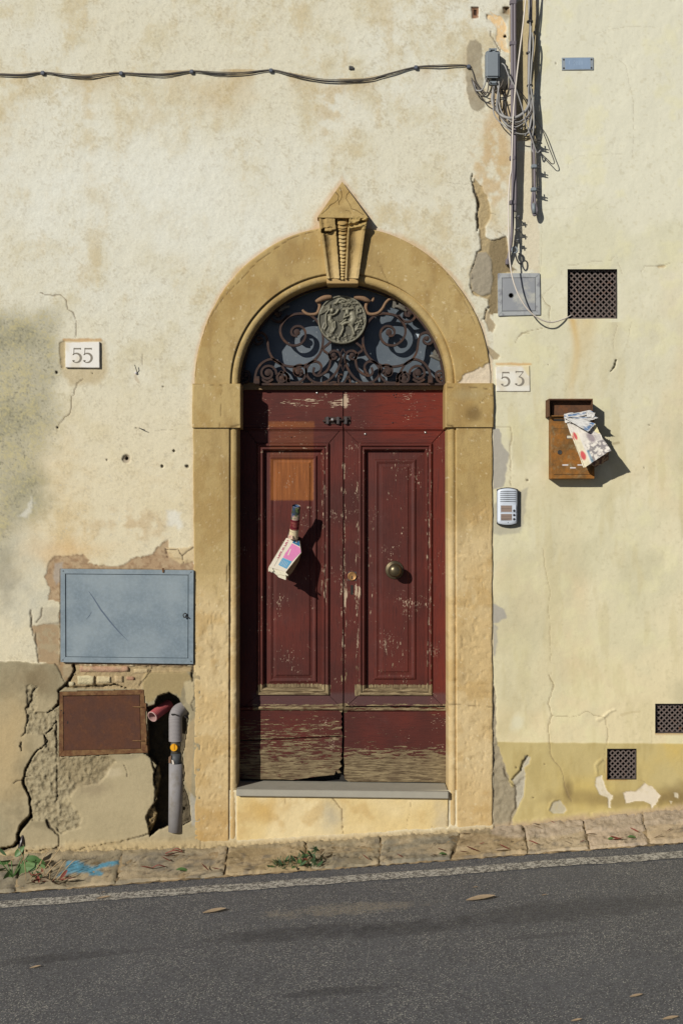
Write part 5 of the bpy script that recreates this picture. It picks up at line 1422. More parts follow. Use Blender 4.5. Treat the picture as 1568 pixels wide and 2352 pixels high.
# knob
mb = MB(); c0 = P(905.5, 1309, DF - .012)
lathe(mb, c0, [(.052, 0), (.0545, .004), (.052, .011), (.042, .014), (.030, .017), (.020, .022), (.019, .040), (.026, .046), (.036, .054), (.0405, .066), (.039, .080), (.031, .092), (.018, .099), (.006, .1015), (.0001, .1017)], 40)
o = smesh(mb, 'door_knob', M['brass'], leafR)
# lock
mb = MB(); mb.box(799, 1313, 818.5, 1334, DF - .001, DF + .0015); mb.build('lock_plate', M['darkiron'], leafR, bevel=.001)
mb = MB(); lathe(mb, P(808.3, 1323.5, DF), [(.026, 0), (.026, .006), (.022, .009), (.020, .008), (.0001, .008)], 24); smesh(mb, 'lock_cylinder', flat_mat('lock_brass', A(176, 130, 80), .45, .5, .2, 60), leafR)
mb = MB(); mb.box(807.2, 1323, 809.6, 1330, DF + .004, DF + .0088); mb.build('keyhole', M['void'], leafR)
mb = MB(); mb.box(805, 1344, 811, 1366, DF - .006, DF + .0012); mb.build('keyhole_slot', M['void'], leafR, bevel=.0005)
# hidden pull that the paper is pushed behind, on the left leaf
mb = MB(); c0 = P(672, 1232, DF - .012)
lathe(mb, c0, [(.03, 0), (.03, .006), (.012, .012), (.011, .035), (.022, .043), (.024, .052), (.0001, .060)], 20)
smesh(mb, 'door_knob', M['darkiron'], leafL)

# ------------------------------------------------------------------ fanlight
fan = thing('fanlight', 'arched fanlight of rusty wrought iron scrolls over dusty dark glass', 'fanlight', P(787, 884, -.10))
GD = -.112      # iron plane
PD = -.192      # pane plane
def pane_mat():
    m, n, b = new_mat('dusty_dark_pane')
    v, g = pos_(n)
    f = noise_(n, v, 4, 5, 0.6); f2 = noise_(n, v, 60, 5, 0.7); f3 = noise_(n, v, 220, 3, .6)
    c = mix_(n, ramp_(n, f, .3, .7), A(84, 92, 98), A(104, 110, 114))
    c = mix_(n, ramp_(n, f2, .60, .68, 0, .6), c, A(150, 152, 150))
    c = mix_(n, ramp_(n, f3, .68, .74, 0, .5), c, A(50, 54, 60))
    n.links.new(c, b.inputs['Base Color'])
    b.inputs['Roughness'].default_value = .35
    b.inputs['Specular IOR Level'].default_value = .35
    return m
M['pane'] = pane_mat()
mb = MB()
pts = [(AC[0] + 262 * math.cos(a), AC[1] + 30 - (262 * math.sin(a) + 20)) for a in np.linspace(math.pi, 0, 40)]
pts = [(510, 912)] + pts + [(1064, 912)]
mb.prism(pts, PD - .01, PD); mb.build('pane', M['pane'], fan, tri=True)
# dusty ledge behind the grille
mb = MB(); mb.box(540, 878.5, 1036, 895, -.23, -.14); mb.build('inner_ledge', flat_mat('dusty_ledge', A(140, 112, 80), .95), fan)
# white daub on the pane
mb = MB(); mb.prism([(950, 768), (956, 763), (962, 766), (960, 777), (953, 780)], PD, PD + .0015); mb.build('paint_daub', flat_mat('white_daub', A(190, 200, 205), .8), fan)
# bottom bar
mb = MB(); mb.box(594, 880, 1023, 885, GD - .022, GD + .012); mb.build('bottom_bar', M['iron'], fan, bevel=.001)
# arch strip of the grille
mb = MB(); tube(mb, [P(AC[0] + 231 * math.cos(a), 884 - 229 * math.sin(a), GD) for a in np.linspace(math.pi, 0, 70)], None, flat=(.012, .03)); mb.build('arch_bar', M['iron'], fan)
def zc(p): return Z4(p)[0]
def scroll(pts, wdt=.013, dep=.026, name='scroll', mat='iron', mirror=True, smooth=6):
    for sgn in ((1, -1) if mirror else (1,)):
        q = []
        for p in pts:
            px = 735 + (p[0] - 735) * sgn
            x, y = zc((px, p[1]))[:2]
            q.append(P(x, y, GD))
        mb = MB(); tube(mb, smooth_path(q, smooth), None, flat=(wdt, dep))
        mb.build(name, M[mat], fan)
def eye(cx, cy, r=13, mirror=True):
    for sgn in ((1, -1) if mirror else (1,)):
        px = 735 + (cx - 735) * sgn
        x, y = zc((px, cy))[:2]
        mb = MB(); rr = r * .33686 / S
        lathe(mb, P(x, y, GD - .013), [(rr, 0), (rr, .024), (rr * .7, .027), (.0001, .028)], 12); smesh(mb, 'scroll_eye', M['iron'], fan)
def spiral(cx, cy, r0, r1, a0, turns, n=None, sgn=1):
    n = n or int(abs(turns) * 14)
    out = []
    for i in range(n + 1):
        t = i / n; a = a0 + sgn * turns * 2 * math.pi * t; r = r0 + (r1 - r0) * t ** .9
        out.append((cx + r * math.cos(a), cy + r * math.sin(a)))
    return out
# large scroll
scroll([(1045, 452), (1078, 445), (1085, 415), (1060, 388), (1020, 388), (992, 420), (995, 470), (1030, 508), (1085, 515), (1135, 482), (1160, 430), (1152, 375), (1105, 320), (1040, 300), (970, 305), (915, 345), (880, 410), (870, 480), (885, 555), (930, 615), (1000, 652), (1080, 660), (1150, 645), (1205, 612), (1238, 555), (1248, 490), (1262, 445), (1300, 428), (1335, 445), (1342, 480), (1325, 505), (1295, 500), (1283, 478), (1300, 458)])
eye(1047, 428, 22); eye(1306, 470, 16)
# second: rises from the base, rolls at right
scroll([(1100, 768), (1118, 720), (1140, 670), (1175, 628), (1225, 610), (1280, 632), (1318, 680), (1332, 735), (1335, 775)])
scroll(spiral(1246, 706, 60, 20, math.pi * .95, 1.35) , )
eye(1245, 704, 22)
scroll([(1290, 745), (1250, 765), (1210, 745)] )
scroll(spiral(1150, 738, 46, 18, math.pi * 1.0, 1.1)); eye(1150, 741, 20)
scroll([(1115, 770), (1103, 735), (1118, 705)])
# third from centre
scroll(spiral(1040, 700, 32, 16, math.pi * .9, .9)); eye(1041, 696, 20)
scroll([(1095, 770), (1040, 768), (1000, 740), (985, 700), (995, 665), (1025, 648), (1060, 660), (1070, 690), (1055, 718), (1025, 718), (1012, 700)])
scroll([(1095, 768), (1130, 740), (1160, 690)])
# fourth
scroll([(930, 665), (937, 700), (915, 722), (880, 715), (838, 680), (820, 620), (828, 580), (870, 540), (820, 492), (838, 470)], mirror=True, smooth=3)
scroll([(905, 715), (888, 690), (882, 655), (905, 628), (945, 628), (975, 655), (985, 695), (970, 735), (930, 765), (880, 772), (835, 755), (790, 710), (760, 655), (748, 600), (762, 565), (795, 552), (822, 565), (828, 590), (812, 608), (788, 605), (778, 588)])
eye(797, 583, 16)
# centre spear
scroll([(735, 538), (752, 568), (735, 600), (720, 568), (735, 538)], mirror=False, smooth=1, wdt=.006)
scroll([(720, 640), (735, 690), (752, 640)], mirror=False, smooth=1, wdt=.007)
scroll([(720, 585), (718, 640)], mirror=False, smooth=1, wdt=.006); scroll([(752, 585), (754, 640)], mirror=False, smooth=1, wdt=.006)
# initials F A
scroll([(704, 770), (706, 712)], mirror=False, smooth=1, wdt=.011, name='letter_f'); scroll([(698, 714), (729, 714), (731, 722)], mirror=False, smooth=1, wdt=.008, name='letter_f'); scroll([(706, 738), (722, 740)], mirror=False, smooth=1, wdt=.007, name='letter_f')
scroll([(744, 772), (770, 712)], mirror=False, smooth=1, wdt=.008, name='letter_a'); scroll([(768, 712), (788, 772)], mirror=False, smooth=1, wdt=.011, name='letter_a'); scroll([(757, 744), (781, 744)], mirror=False, smooth=1, wdt=.007, name='letter_a')
scroll([(690, 768), (668, 765), (640, 774)], mirror=False, wdt=.01); scroll([(738, 772), (720, 772)], mirror=False, wdt=.01)
# foot blocks
for x in (585.5, 984):
    mb = MB(); mb.box(x, 864, x + 11, 882, GD - .01, GD + .03) if x < 700 else mb.box(x - 1, 862, x + 10, 880, GD - .01, GD + .03)
    mb.build('foot_block', M['iron'], fan, bevel=.003, seg=2)
# upper right curl with leaf
scroll([(1110, 310), (1150, 350), (1195, 350), (1225, 320), (1215, 285), (1185, 272), (1160, 290), (1165, 312), (1190, 315)]); eye(1187, 300, 17)
scroll([(1392, 745), (1420, 735), (1425, 705), (1400, 690), (1372, 700), (1370, 735), (1385, 760), (1410, 770)]); eye(1391, 720, 15)
# serpents
for sgn in (1, -1):
    def q(pts):
        return [P(*zc((735 + (p[0] - 735) * sgn, p[1]))[:2], GD + .012 + p[2]) for p in pts]
    body = smooth_path(q([(905, 215, .0), (893, 240, 0), (892, 270, 0), (905, 295, 0), (935, 302, 0), (975, 292, 0), (1005, 262, 0), (1028, 222, 0), (1058, 197, 0), (1090, 200, 0)] if sgn > 0 else [(905, 215, .0), (893, 240, 0), (898, 270, 0), (912, 295, 0), (940, 303, 0), (975, 300, 0), (1000, 285, 0), (1010, 272, 0)]), 6)
    n = len(body)
    mb = MB(); tube(mb, body, [.0105 * (1 - .25 * i / n) for i in range(n)], 9); mb.build('serpent', M['snake'], fan, True)
    head = smooth_path(q([(810, 184, .02), (835, 186, .02), (865, 192, .02), (895, 204, .02), (920, 215, .015)]), 5)
    n = len(head)
    rr = [.0075 + .0085 * math.sin(math.pi * min(1, (i / (n - 1)) * 1.05)) ** .7 for i in range(n)]
    mb = MB(); tube(mb, head, rr, 9); mb.build('serpent_head', M['snake'], fan, True)
    if sgn > 0:
        t_ = smooth_path(q([(932, 215, .01), (942, 200, .01), (938, 184, .01)]), 4)
        mb = MB(); tube(mb, t_, [.006, .007, .008, .008, .008, .008, .007, .006, .004][:len(t_)] + [.004] * max(0, len(t_) - 9), 8); mb.build('serpent_tail', M['snake'], fan, True)
# birds
def bird(cx, cy, s_, flip):
    b = thing('bird', None, None, P(cx, cy, GD + .01)); b.parent = fan; b.matrix_parent_inverse = Matrix.Translation(-Vector(fan.location))
    b['label'] = 'small cast metal bird on the grille'
    mt = M['medal'] if 'medal' in M else M['grille']
    def q(pts): return [P(cx + p[0] * s_ * flip, cy + p[1] * s_, GD + .012 + (p[2] if len(p) > 2 else 0)) for p in pts]
    mb = MB(); body = smooth_path(q([(-9, -1), (-5, -2), (1, 0), (8, 4), (14, 8)]), 4)
    n = len(body); tube(mb, body, [.002 + .0095 * math.sin(math.pi * (.12 + .8 * i / n)) for i in range(n)], 9); mb.build('body', mt, b, True)
    for wg in ([(0, -2), (-3, -10), (2, -17), (6, -10), (7, -3)], [(2, -1), (8, -8), (15, -9), (13, -2), (7, 3)]):
        mb = MB(); mb.prism([(cx + x * s_ * flip, cy + y * s_) for x, y in wg], GD + .006, GD + .013); mb.build('wing', mt, b, bevel=.001)
def medal_mat():
    m, n, b = new_mat('verdigris_bronze')
    a = nd(n, 'ShaderNodeAttribute', attribute_name='Col')
    v, g = pos_(n)
    f = noise_(n, v, 120, 4, .6)
    c = mix_(n, f, A(92, 88, 72), A(116, 110, 90))
    c = mix_(n, 1.0, c, a.outputs['Color'], 'MULTIPLY')
    n.links.new(c, b.inputs['Base Color']); b.inputs['Metallic'].default_value = .15; b.inputs['Roughness'].default_value = .55
    bump_(n, b, f, .5, .0006)
    return m
M['medal'] = medal_mat()
M['birdm'] = flat_mat('bronze_bird', A(104, 98, 86), .6, .1, .2, 60, bump=.0006)
_keep = M['medal']; M['medal'] = M['birdm']
bird(918, 706, 1.15, 1); bird(996, 820, 1.05, 1); bird(655, 706, 1.1, -1)
for pts in ([(1070, 255), (1078, 200), (1090, 195), (1100, 240), (1085, 262)], [(1105, 240), (1135, 222), (1150, 250), (1125, 258)]):
    mb = MB(); mb.prism([zc(p)[:2] for p in pts], GD, GD + .008); mb.build('leaf_ornament', M['birdm'], fan, bevel=.001)
M['medal'] = _keep
# medallion
nr_, na = 72, 190
rr = np.linspace(0, 1, nr_); aa = np.linspace(0, 2 * math.pi, na)
R_, A_ = np.meshgrid(rr, aa)
MX, MY, MR = 785.6, 733.8, 56.2
xm_ = R_ * np.cos(A_); ym_ = R_ * np.sin(A_)
Xq = MX + MR * xm_; Yq = MY + MR * ym_
hh = np.zeros_like(Xq)
def zm(p): # medal zoom pixel -> unit disc
    return ((1250 + p[0] * .15944) / 1.7417 - MX) / MR, ((1150 + p[1] * .15944) / 1.7417 - MY) / MR
def limb(pts, w_, h_):
    global hh
    q = [zm(p) for p in pts]
    m_ = np.zeros_like(xm_)
    dm = np.full(xm_.shape, 1e9)
    for i in range(len(q) - 1):
        ax1, ay1 = q[i]; bx1, by1 = q[i + 1]; ex, ey = bx1 - ax1, by1 - ay1
        t = np.clip(((xm_ - ax1) * ex + (ym_ - ay1) * ey) / (ex * ex + ey * ey + 1e-9), 0, 1)
        dm = np.minimum(dm, np.hypot(xm_ - ax1 - t * ex, ym_ - ay1 - t * ey))
    ww = w_ / 615.0
    hh = np.maximum(hh, h_ * np.sqrt(np.clip(1 - (dm / ww) ** 2, 0, 1)))
fol = fbm(Xq, Yq, 4.2, 3, 91); fol2 = fbm(Xq, Yq, 8, 3, 92)
rgt = sst(xm_ + .35 * np.abs(ym_), .48, .75); bt = sst(ym_, .5, .72); tp = sst(-ym_ + .1 * xm_, .38, .6) * (1 - sst(-xm_ - ym_ * .9, .75, .9))
hh = np.maximum.reduce([rgt, bt, tp]) * sst(fol + .3 * fol2, .58, .80) * .0085
hh = np.maximum(hh, sst(-xm_, .1, .4) * sst(fbm(Xq + Yq * .4, Yq * .25, 5, 2, 95), .52, .75) * .004 * (ym_ > .1))
# draped standing figure
limb([(490, 560), (485, 590)], 55, .012); limb([(400, 700), (520, 690), (600, 640), (650, 560)], 32, .012)
limb([(350, 650), (420, 560), (530, 550)], 26, .009); limb([(345, 640), (330, 800), (350, 960), (300, 1050)], 26, .008)
limb([(440, 720), (430, 820), (470, 860)], 60, .011); limb([(480, 840), (500, 1000), (470, 1130)], 62, .009); limb([(560, 860), (570, 1000), (500, 1120)], 30, .011)
for k in range(5): limb([(400 + k * 40, 880), (440 + k * 30, 980), (390 + k * 34, 1110)], 12, .012)
for k in range(5): limb([(200, 530 + k * 34), (300, 480 + k * 34), (440, 430 + k * 22)], 13, .009)
# seated figure
limb([(870, 600), (875, 640)], 60, .013); limb([(1000, 680), (1030, 780), (960, 900)], 95, .013); limb([(930, 880), (830, 890), (750, 940)], 45, .015)
limb([(760, 940), (770, 1040), (710, 1190)], 32, .013); limb([(840, 810), (760, 860), (700, 920)], 30, .011); limb([(950, 930), (1010, 1040), (1040, 1170)], 42, .012)
limb([(960, 690), (880, 720), (790, 760), (820, 660)], 28, .012); limb([(1080, 900), (1150, 870), (1230, 850)], 22, .011)
limb([(620, 820), (690, 850), (760, 810)], 12, .008); limb([(660, 300), (600, 390), (560, 400)], 40, .011); limb([(660, 290), (780, 290), (900, 350)], 34, .012); limb([(740, 420), (900, 400)], 22, .011); limb([(900, 300), (980, 420), (1060, 570)], 14, .010)
limb([(780, 550), (1000, 530)], 36, .010); limb([(1020, 400), (1160, 400)], 26, .009)
rim = sst(R_, .90, .94) * (1 - sst(R_, .985, 1.0))
hh = hh * (1 - sst(R_, .90, .95)) + rim * .006
hh = hh - .001 * fol
Dq = GD + .024 + hh * 1.25
Dq[:, -1] = GD - .01
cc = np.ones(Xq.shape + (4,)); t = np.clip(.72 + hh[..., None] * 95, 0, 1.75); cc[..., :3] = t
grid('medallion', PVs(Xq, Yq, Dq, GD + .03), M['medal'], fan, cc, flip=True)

# ------------------------------------------------------------------ vents
def vent(r, pitch, label, seed, bars_w, skew=0.0):
    x0, y0, x1, y1 = r
    v = thing('vent_grille', label, 'vent', P((x0 + x1) / 2, y1, 0), 'iron lattice vents in the yellow wall')
    # lining of the hole
    mb = MB(); k = 1 / S
    def q(x, y, d_): return ((x - CX) / S, -d_, CZ - (y - CY) / S)
    a = [q(x0, y0, .001), q(x1, y0, .001), q(x1, y1, .001), q(x0, y1, .001)]; b = [q(x0, y0, -.28), q(x1, y0, -.28), q(x1, y1, -.28), q(x0, y1, -.28)]
    mb.add(a + b, [(0, 1, 5, 4), (1, 2, 6, 5), (2, 3, 7, 6), (3, 0, 4, 7), (4, 5, 6, 7)])
    me_ = bpy.data.meshes.new('lining'); me_.from_pydata(mb.v, [], mb.f); link_mesh('lining', me_, M['void'], v)
    rs = random.Random(seed)
    gd = -.026
    # frame
    t = 2.6
    for bx in ((x0, y0, x1, y0 + t), (x0, y1 - t, x1, y1), (x0, y0 + t, x0 + t, y1 - t), (x1 - t, y0 + t, x1, y1 - t)):
        mb = MB(); mb.box(*bx, gd - .008, gd + .004); mb.build('frame_bar', M['grille'], v)
    W_, Hh = x1 - x0, y1 - y0
    for fam in (1, -1):
        off = -Hh if fam == 1 else 0
        s_ = off + pitch * (.5 if fam == 1 else .35)
        while s_ < (W_ if fam == 1 else W_ + Hh):
            # line x = s + y*fam
            pts = []
            t0, t1 = 0.0, Hh
            if fam == 1: lo, hi = max(0, -s_), min(Hh, W_ - s_)
            else: lo, hi = max(0, s_ - W_), min(Hh, s_)
            if hi - lo > 3:
                pa = (x0 + s_ + fam * lo, y0 + lo); pb = (x0 + s_ + fam * hi, y0 + hi)
                j = rs.uniform(-.4, .4)
                nx_, ny_ = (bars_w * .354, -bars_w * .354 * fam)
                mb = MB(); dd = gd + (.0008 if fam == 1 else -.0012)
                mb.prism([(pa[0] - nx_ + j, pa[1] - ny_), (pa[0] + nx_ + j, pa[1] + ny_), (pb[0] + nx_ + j, pb[1] + ny_), (pb[0] - nx_ + j, pb[1] - ny_)], dd - .007, dd)
                mb.build('bar', M['grille'], v)
            s_ += pitch
    return v
vent(VENT1, 13.4, 'large square iron lattice vent with rust runs under it and a white cable entering it', 1, 2.9)
vent(VENT2, 12.3, 'iron lattice vent cut by the right edge, just above the ochre band', 2, 2.7)
vent(VENT3, 12.3, 'smallest iron lattice vent, low down in the ochre band', 3, 2.7)

# ------------------------------------------------------------------ numerals as engraved strokes
def stroke(mb, pts, wds, d, dep=.0012):
    """variable width ribbon on the drawing"""
    n = len(pts); Lf = []; Rt = []
    for i in range(n):
        a = pts[max(i - 1, 0)]; b = pts[min(i + 1, n - 1)]
        tx, ty = b[0] - a[0], b[1] - a[1]; l_ = math.hypot(tx, ty) or 1
        nx_, ny_ = -ty / l_, tx / l_
        w_ = wds[i] / 2
        Lf.append((pts[i][0] + nx_ * w_, pts[i][1] + ny_ * w_)); Rt.append((pts[i][0] - nx_ * w_, pts[i][1] - ny_ * w_))
    V = []; F = []
    for i in range(n):
        V += [P(*Lf[i], d), P(*Rt[i], d)]
    for i in range(n - 1):
        F.append((2 * i, 2 * i + 1, 2 * i + 3, 2 * i + 2))
    mb.add(V, F)
def arc(cx, cy, rx, ry, a0, a1, n=12):
    return [(cx + rx * math.cos(math.radians(a0 + (a1 - a0) * i / n)), cy + ry * math.sin(math.radians(a0 + (a1 - a0) * i / n))) for i in range(n + 1)]
def digit5(mb, x, y, h, d):
    w_ = h * .56; s_ = h
    stroke(mb, [(x + .12 * w_, y + .05 * s_), (x + .55 * w_, y + .055 * s_), (x + .95 * w_, y + .05 * s_)], [s_ * .1, s_ * .1, s_ * .1], d)
    stroke(mb, [(x + .95 * w_, y - .0 * s_), (x + .97 * w_, y + .14 * s_)], [s_ * .04, s_ * .03], d)
    stroke(mb, [(x + .16 * w_, y + .02 * s_), (x + .13 * w_, y + .46 * s_)], [s_ * .05, s_ * .05], d)
    p = [(x + .12 * w_, y + .47 * s_)] + arc(x + .42 * w_, y + .68 * s_, .56 * w_, .31 * s_, -140, 120, 16) + [(x + .06 * w_, y + .90 * s_)]
    ww = [s_ * (.045 + .11 * max(0, math.sin(math.pi * i / (len(p) - 1))) ** 1.5) for i in range(len(p))]
    stroke(mb, p, ww, d)
    stroke(mb, arc(x + .1 * w_, y + .83 * s_, .08 * w_, .06 * s_, 0, 180, 6), [s_ * .1] * 7, d)
def digit3(mb, x, y, h, d):
    w_ = h * .56; s_ = h
    stroke(mb, [(x + .1 * w_, y + .05 * s_), (x + .5 * w_, y + .05 * s_), (x + .98 * w_, y + .05 * s_)], [s_ * .08] * 3, d)
    stroke(mb, [(x + .07 * w_, y - .01 * s_), (x + .07 * w_, y + .14 * s_)], [s_ * .05] * 2, d)
    stroke(mb, [(x + .95 * w_, y + .07 * s_), (x + .45 * w_, y + .42 * s_)], [s_ * .05] * 2, d)
    p = [(x + .40 * w_, y + .42 * s_)] + arc(x + .42 * w_, y + .69 * s_, .54 * w_, .29 * s_, -85, 130, 16)
    ww = [s_ * (.045 + .12 * max(0, math.sin(math.pi * i / (len(p) - 1))) ** 1.5) for i in range(len(p))]
    stroke(mb, p, ww, d)
    stroke(mb, arc(x + .1 * w_, y + .84 * s_, .08 * w_, .06 * s_, 0, 180, 6), [s_ * .1] * 7, d)
M['ink'] = flat_mat('grey_engraved_fill', A(140, 130, 114), .85, 0, .3, 120)
def plate(label, pts, d1, digits, seed, base, edge=.004):
    cx0 = sum(p[0] for p in pts) / 4; cy0 = max(p[1] for p in pts)
    t = thing('house_number_plate', label, 'number plate', P(cx0, cy0, 0))
    x0, y0 = pts[0]; u = np.linspace(0, 1, 40); v_ = np.linspace(0, 1, 32)
    U, V_ = np.meshgrid(u, v_)
    Xp = (pts[0][0] * (1 - U) + pts[1][0] * U) * (1 - V_) + (pts[3][0] * (1 - U) + pts[2][0] * U) * V_
    Yp = (pts[0][1] * (1 - U) + pts[1][1] * U) * (1 - V_) + (pts[3][1] * (1 - U) + pts[2][1] * U) * V_
    D_ = np.full(Xp.shape, d1); D_[0] = D_[-1] = -.02; D_[:, 0] = D_[:, -1] = -.02
    for arr in (Xp, Yp):
        arr[0] = arr[1]; arr[-1] = arr[-2]; arr[:, 0] = arr[:, 1]; arr[:, -1] = arr[:, -2]
    c = np.ones(Xp.shape + (3,)) * base
    c = lerp(c, A(214, 196, 160), sst(fbm(Xp, Yp, 30, 3, seed), .5, .75) * .5)
    e = np.minimum(np.minimum(U, 1 - U) * 80, np.minimum(V_, 1 - V_) * 62)
    c = lerp(c, A(190, 160, 112), (1 - sst(e + 4 * (fbm(Xp, Yp, 8, 3, seed) - .5), .5, 3)) * .7)
    if seed == 53: c = lerp(c, A(232, 212, 156), pmask(Xp, Yp, [(1196, 838), (1220, 838), (1220, 868), (1212, 862)], 2, 2, 8, 4) * .7)
    grid('plate', PVs(Xp, Yp, D_, d1), M['plate'], t, dcol(c, np.ones_like(Xp) * .4))
    for kind_, x, y, h in digits:
        mb = MB(); (digit5 if kind_ == '5' else digit3)(mb, x, y, h, d1 + .0006)
        mb.build('numeral', M['ink'], t)
    return t
plate('white marble plate numbered 55, standing proud of the stained cream wall', [(148.8, 784.5), (231, 783), (231.5, 847), (148.8, 846)], .014, (('5', 167.5, 799, 34), ('5', 192.5, 799, 34)), 55, A(236, 228, 214))
plate('white marble plate numbered 53, set flush beside the arch foot', [(1135, 840), (1217.5, 838), (1218.5, 901), (1137, 901)], .005, (('5', 1150.5, 854, 33), ('3', 1182.5, 852, 34)), 53, A(236, 228, 210))

# ------------------------------------------------------------------ cabinets on the left
gas = thing('utility_cabinet', 'blue grey sheet metal meter cabinet set in the wall, brown mortar around it', 'cabinet', P(292, 1523, 0))
c4 = Z6((440, 137), (1403, 147), (1400, 826), (440, 812)); i4 = Z6((474, 172), (1366, 180), (1364, 785), (476, 775))
FD = .022
for a, b in ((0, 1), (1, 2), (2, 3), (3, 0)):
    mb = MB(); mb.prism([c4[a], c4[b], i4[b], i4[a]], -.05, FD); mb.build('frame_strip', M['cabinet'], gas, bevel=.0012, seg=2)
mb = MB(); s_ = .8
mb.prism([(i4[0][0] + 1.0, i4[0][1] + 1.0), (i4[1][0] - 1.2, i4[1][1] + 1.0), (i4[2][0] - 1.2, i4[2][1] - 1), (i4[3][0] + 1.0, i4[3][1] - 1)], -.03, FD - .006)
dr = mb.build('cabinet_door', M['cabinet'], gas, bevel=.001)
mb = MB(); mb.prism([i4[0], i4[1], i4[2], i4[3]], -.05, -.004); mb.build('inner_lip', M['void'], gas)
for p_ in ((460, 152), (1384, 160), (1384, 806), (458, 796)):
    x, y = Z6(p_)[0]; mb = MB(); lathe(mb, P(x, y, FD), [(.0035, 0), (.003, .0015), (.0001, .002)], 8); smesh(mb, 'rivet', M['darkscrew'], gas)
mb = MB(); tube(mb, smooth_path([P(*Z6(p)[0], FD + d_) for p, d_ in (((1375, 497), .002), ((1350, 480), .006), ((1335, 490), .010), ((1327, 470), .012), ((1340, 458), .010), ((1352, 468), .004), ((1340, 482), -.01))], 6), .003, 7)
mb.build('latch_hook', M['darkscrew'], gas, True)
mb = MB(); mb.prism(Z6((1173, 132), (1188, 132), (1186, 162), (1176, 164)), FD - .005, FD + .006); mb.build('hinge_pin', M['rustframe'], gas)
mb = MB(); mb.prism(Z6((1400, 205), (1408, 205), (1408, 228), (1400, 228)), FD - .015, FD - .004); mb.build('hinge_pin', M['darkiron'], gas)
# scratch marks, thin scuffs on the door
M['scuff'] = flat_mat('dark_scuff', A(94, 106, 118), .7, 0, .2, 90)
mb = MB(); stroke(mb, Z6((645, 300), (680, 350), (730, 430), (800, 520), (860, 590), (930, 660)), [1.0, 2.6, 3.4, 3.4, 2.4, .5], FD - .0056); mb.build('scuff_mark', M['scuff'], dr)
mb = MB(); stroke(mb, Z6((664, 448), (650, 475), (628, 500)), [.8, 2.0, .8], FD - .0056); mb.build('scuff_mark', M['scuff'], dr)

hat = thing('rusty_hatch', 'rusty brown steel hatch below the grey cabinet', 'hatch', P(237, 1737, 0))
c4 = Z6((434, 1028), (1042, 1012), (1072, 1468), (428, 1496)); i4 = Z6((458, 1056), (1014, 1048), (1022, 1440), (462, 1452))
for a, b in ((0, 1), (1, 2), (2, 3), (3, 0)):
    mb = MB(); mb.prism([c4[a], c4[b], i4[b], i4[a]], -.06, .010); mb.build('frame_strip', M['rustframe'], hat, bevel=.0015)
mb = MB(); mb.prism([(i4[0][0] + .8, i4[0][1] + 1.6), (i4[1][0] - .8, i4[1][1] + .8), (i4[2][0] - .8, i4[2][1] - .8), (i4[3][0] + .6, i4[3][1] - .6)], -.03, .007)
mb.build('hatch_door', M['rustdoor'], hat, bevel=.001)
for yy, x0, x1 in ((1135, 962, 1062), (1380, 962, 1065)):
    a = Z6((x0, yy))[0]; b = Z6((x1, yy + 3))[0]
    mb = MB(); tube(mb, [P(*a, .009), P(*b, .013)], .0035, 7); mb.build('hinge', M['rustframe'], hat, True)
    b0 = Z6((x1 - 14, yy - 26))[0]; b1 = Z6((x1, yy + 30))[0]
    mb = MB(); tube(mb, [P(b0[0] + 2, b0[1], .014), P(b0[0] + 3, b1[1], .014)], .005, 8); mb.build('hinge_barrel', M['rustframe'], hat, True)
for px, py, w_, h_ in ((488, 1240, 8, 18), (440, 1160, 10, 6), (455, 1175, 6, 10), (515, 1185, 5, 5)):
    (a, b), (c_, e_) = Z6((px, py), (px + w_, py + h_)); mb = MB(); mb.box(a, b, c_, e_, .006, .0112 if px < 470 else .0074); mb.build('rust_hole', M['void'], hat)

# ------------------------------------------------------------------ pipes in the broken cavity
def corrug(pts, r, amp, pitch, mat, parent, name, seg=22, open_end=False):
    path = smooth_path([P(*p) for p in pts], 24)
    # resample
    out = [path[0]]; acc = 0
    step = pitch / 6
    for i in range(1, len(path)):
        a, b = path[i - 1], path[i]; l_ = (b - a).length
        while acc + l_ >= step:
            t = (step - acc) / l_; a = a.lerp(b, t); out.append(a.copy()); l_ = (b - a).length; acc = 0
        acc += l_
    rs = [r + amp * math.cos(2 * math.pi * i / 6) for i in range(len(out))]
    mb = MB(); tube(mb, out, rs, seg, cap=not open_end)
    return mb.build(name, mat, parent, True), out
gp = thing('grey_pipe', 'grey plastic gas riser with corrugated bend and yellow valve, standing in the broken wall', 'pipe', P(404, 1907, -.02))
PDp = -.005
corrug([(*Z6((1272, 1382))[0], PDp), (*Z6((1272, 1290))[0], PDp), (*Z6((1274, 1200))[0], PDp - .004), (*Z6((1300, 1160))[0], PDp - .03), (*Z6((1345, 1150))[0], PDp - .08), (*Z6((1375, 1175))[0], PDp - .14)], .0385, .0009, .0075, M['hose'], gp, 'corrugated_bend')
mb = MB(); x, y = Z6((1262, 1192))[0]; mb.prism(Z6((1240, 1188), (1262, 1187), (1288, 1196), (1286, 1204), (1262, 1194), (1242, 1197)), PDp + .02, PDp + .0405); mb.build('slit', M['void'], gp)
mb = MB(); tube(mb, [P(*Z6((1274, 1545))[0], PDp), P(*Z6((1273, 1780))[0], PDp), P(*Z6((1270, 2036))[0], PDp)], [.0400, .0402, .0400], 32); mb.build('sleeve', M['sleeve'], gp, True)
mb = MB(); tube(mb, [P(*Z6((1274, 1370))[0], PDp), P(*Z6((1272, 1490))[0], PDp)], .027, 20); mb.build('valve_body', M['fitting'], gp, True)
mb = MB(); tube(mb, [P(*Z6((1276, 1470))[0], PDp), P(*Z6((1276, 1560))[0], PDp)], .031, 20); mb.build('inner_pipe', flat_mat('dark_pipe', (.05, .055, .06), .6), gp, True)
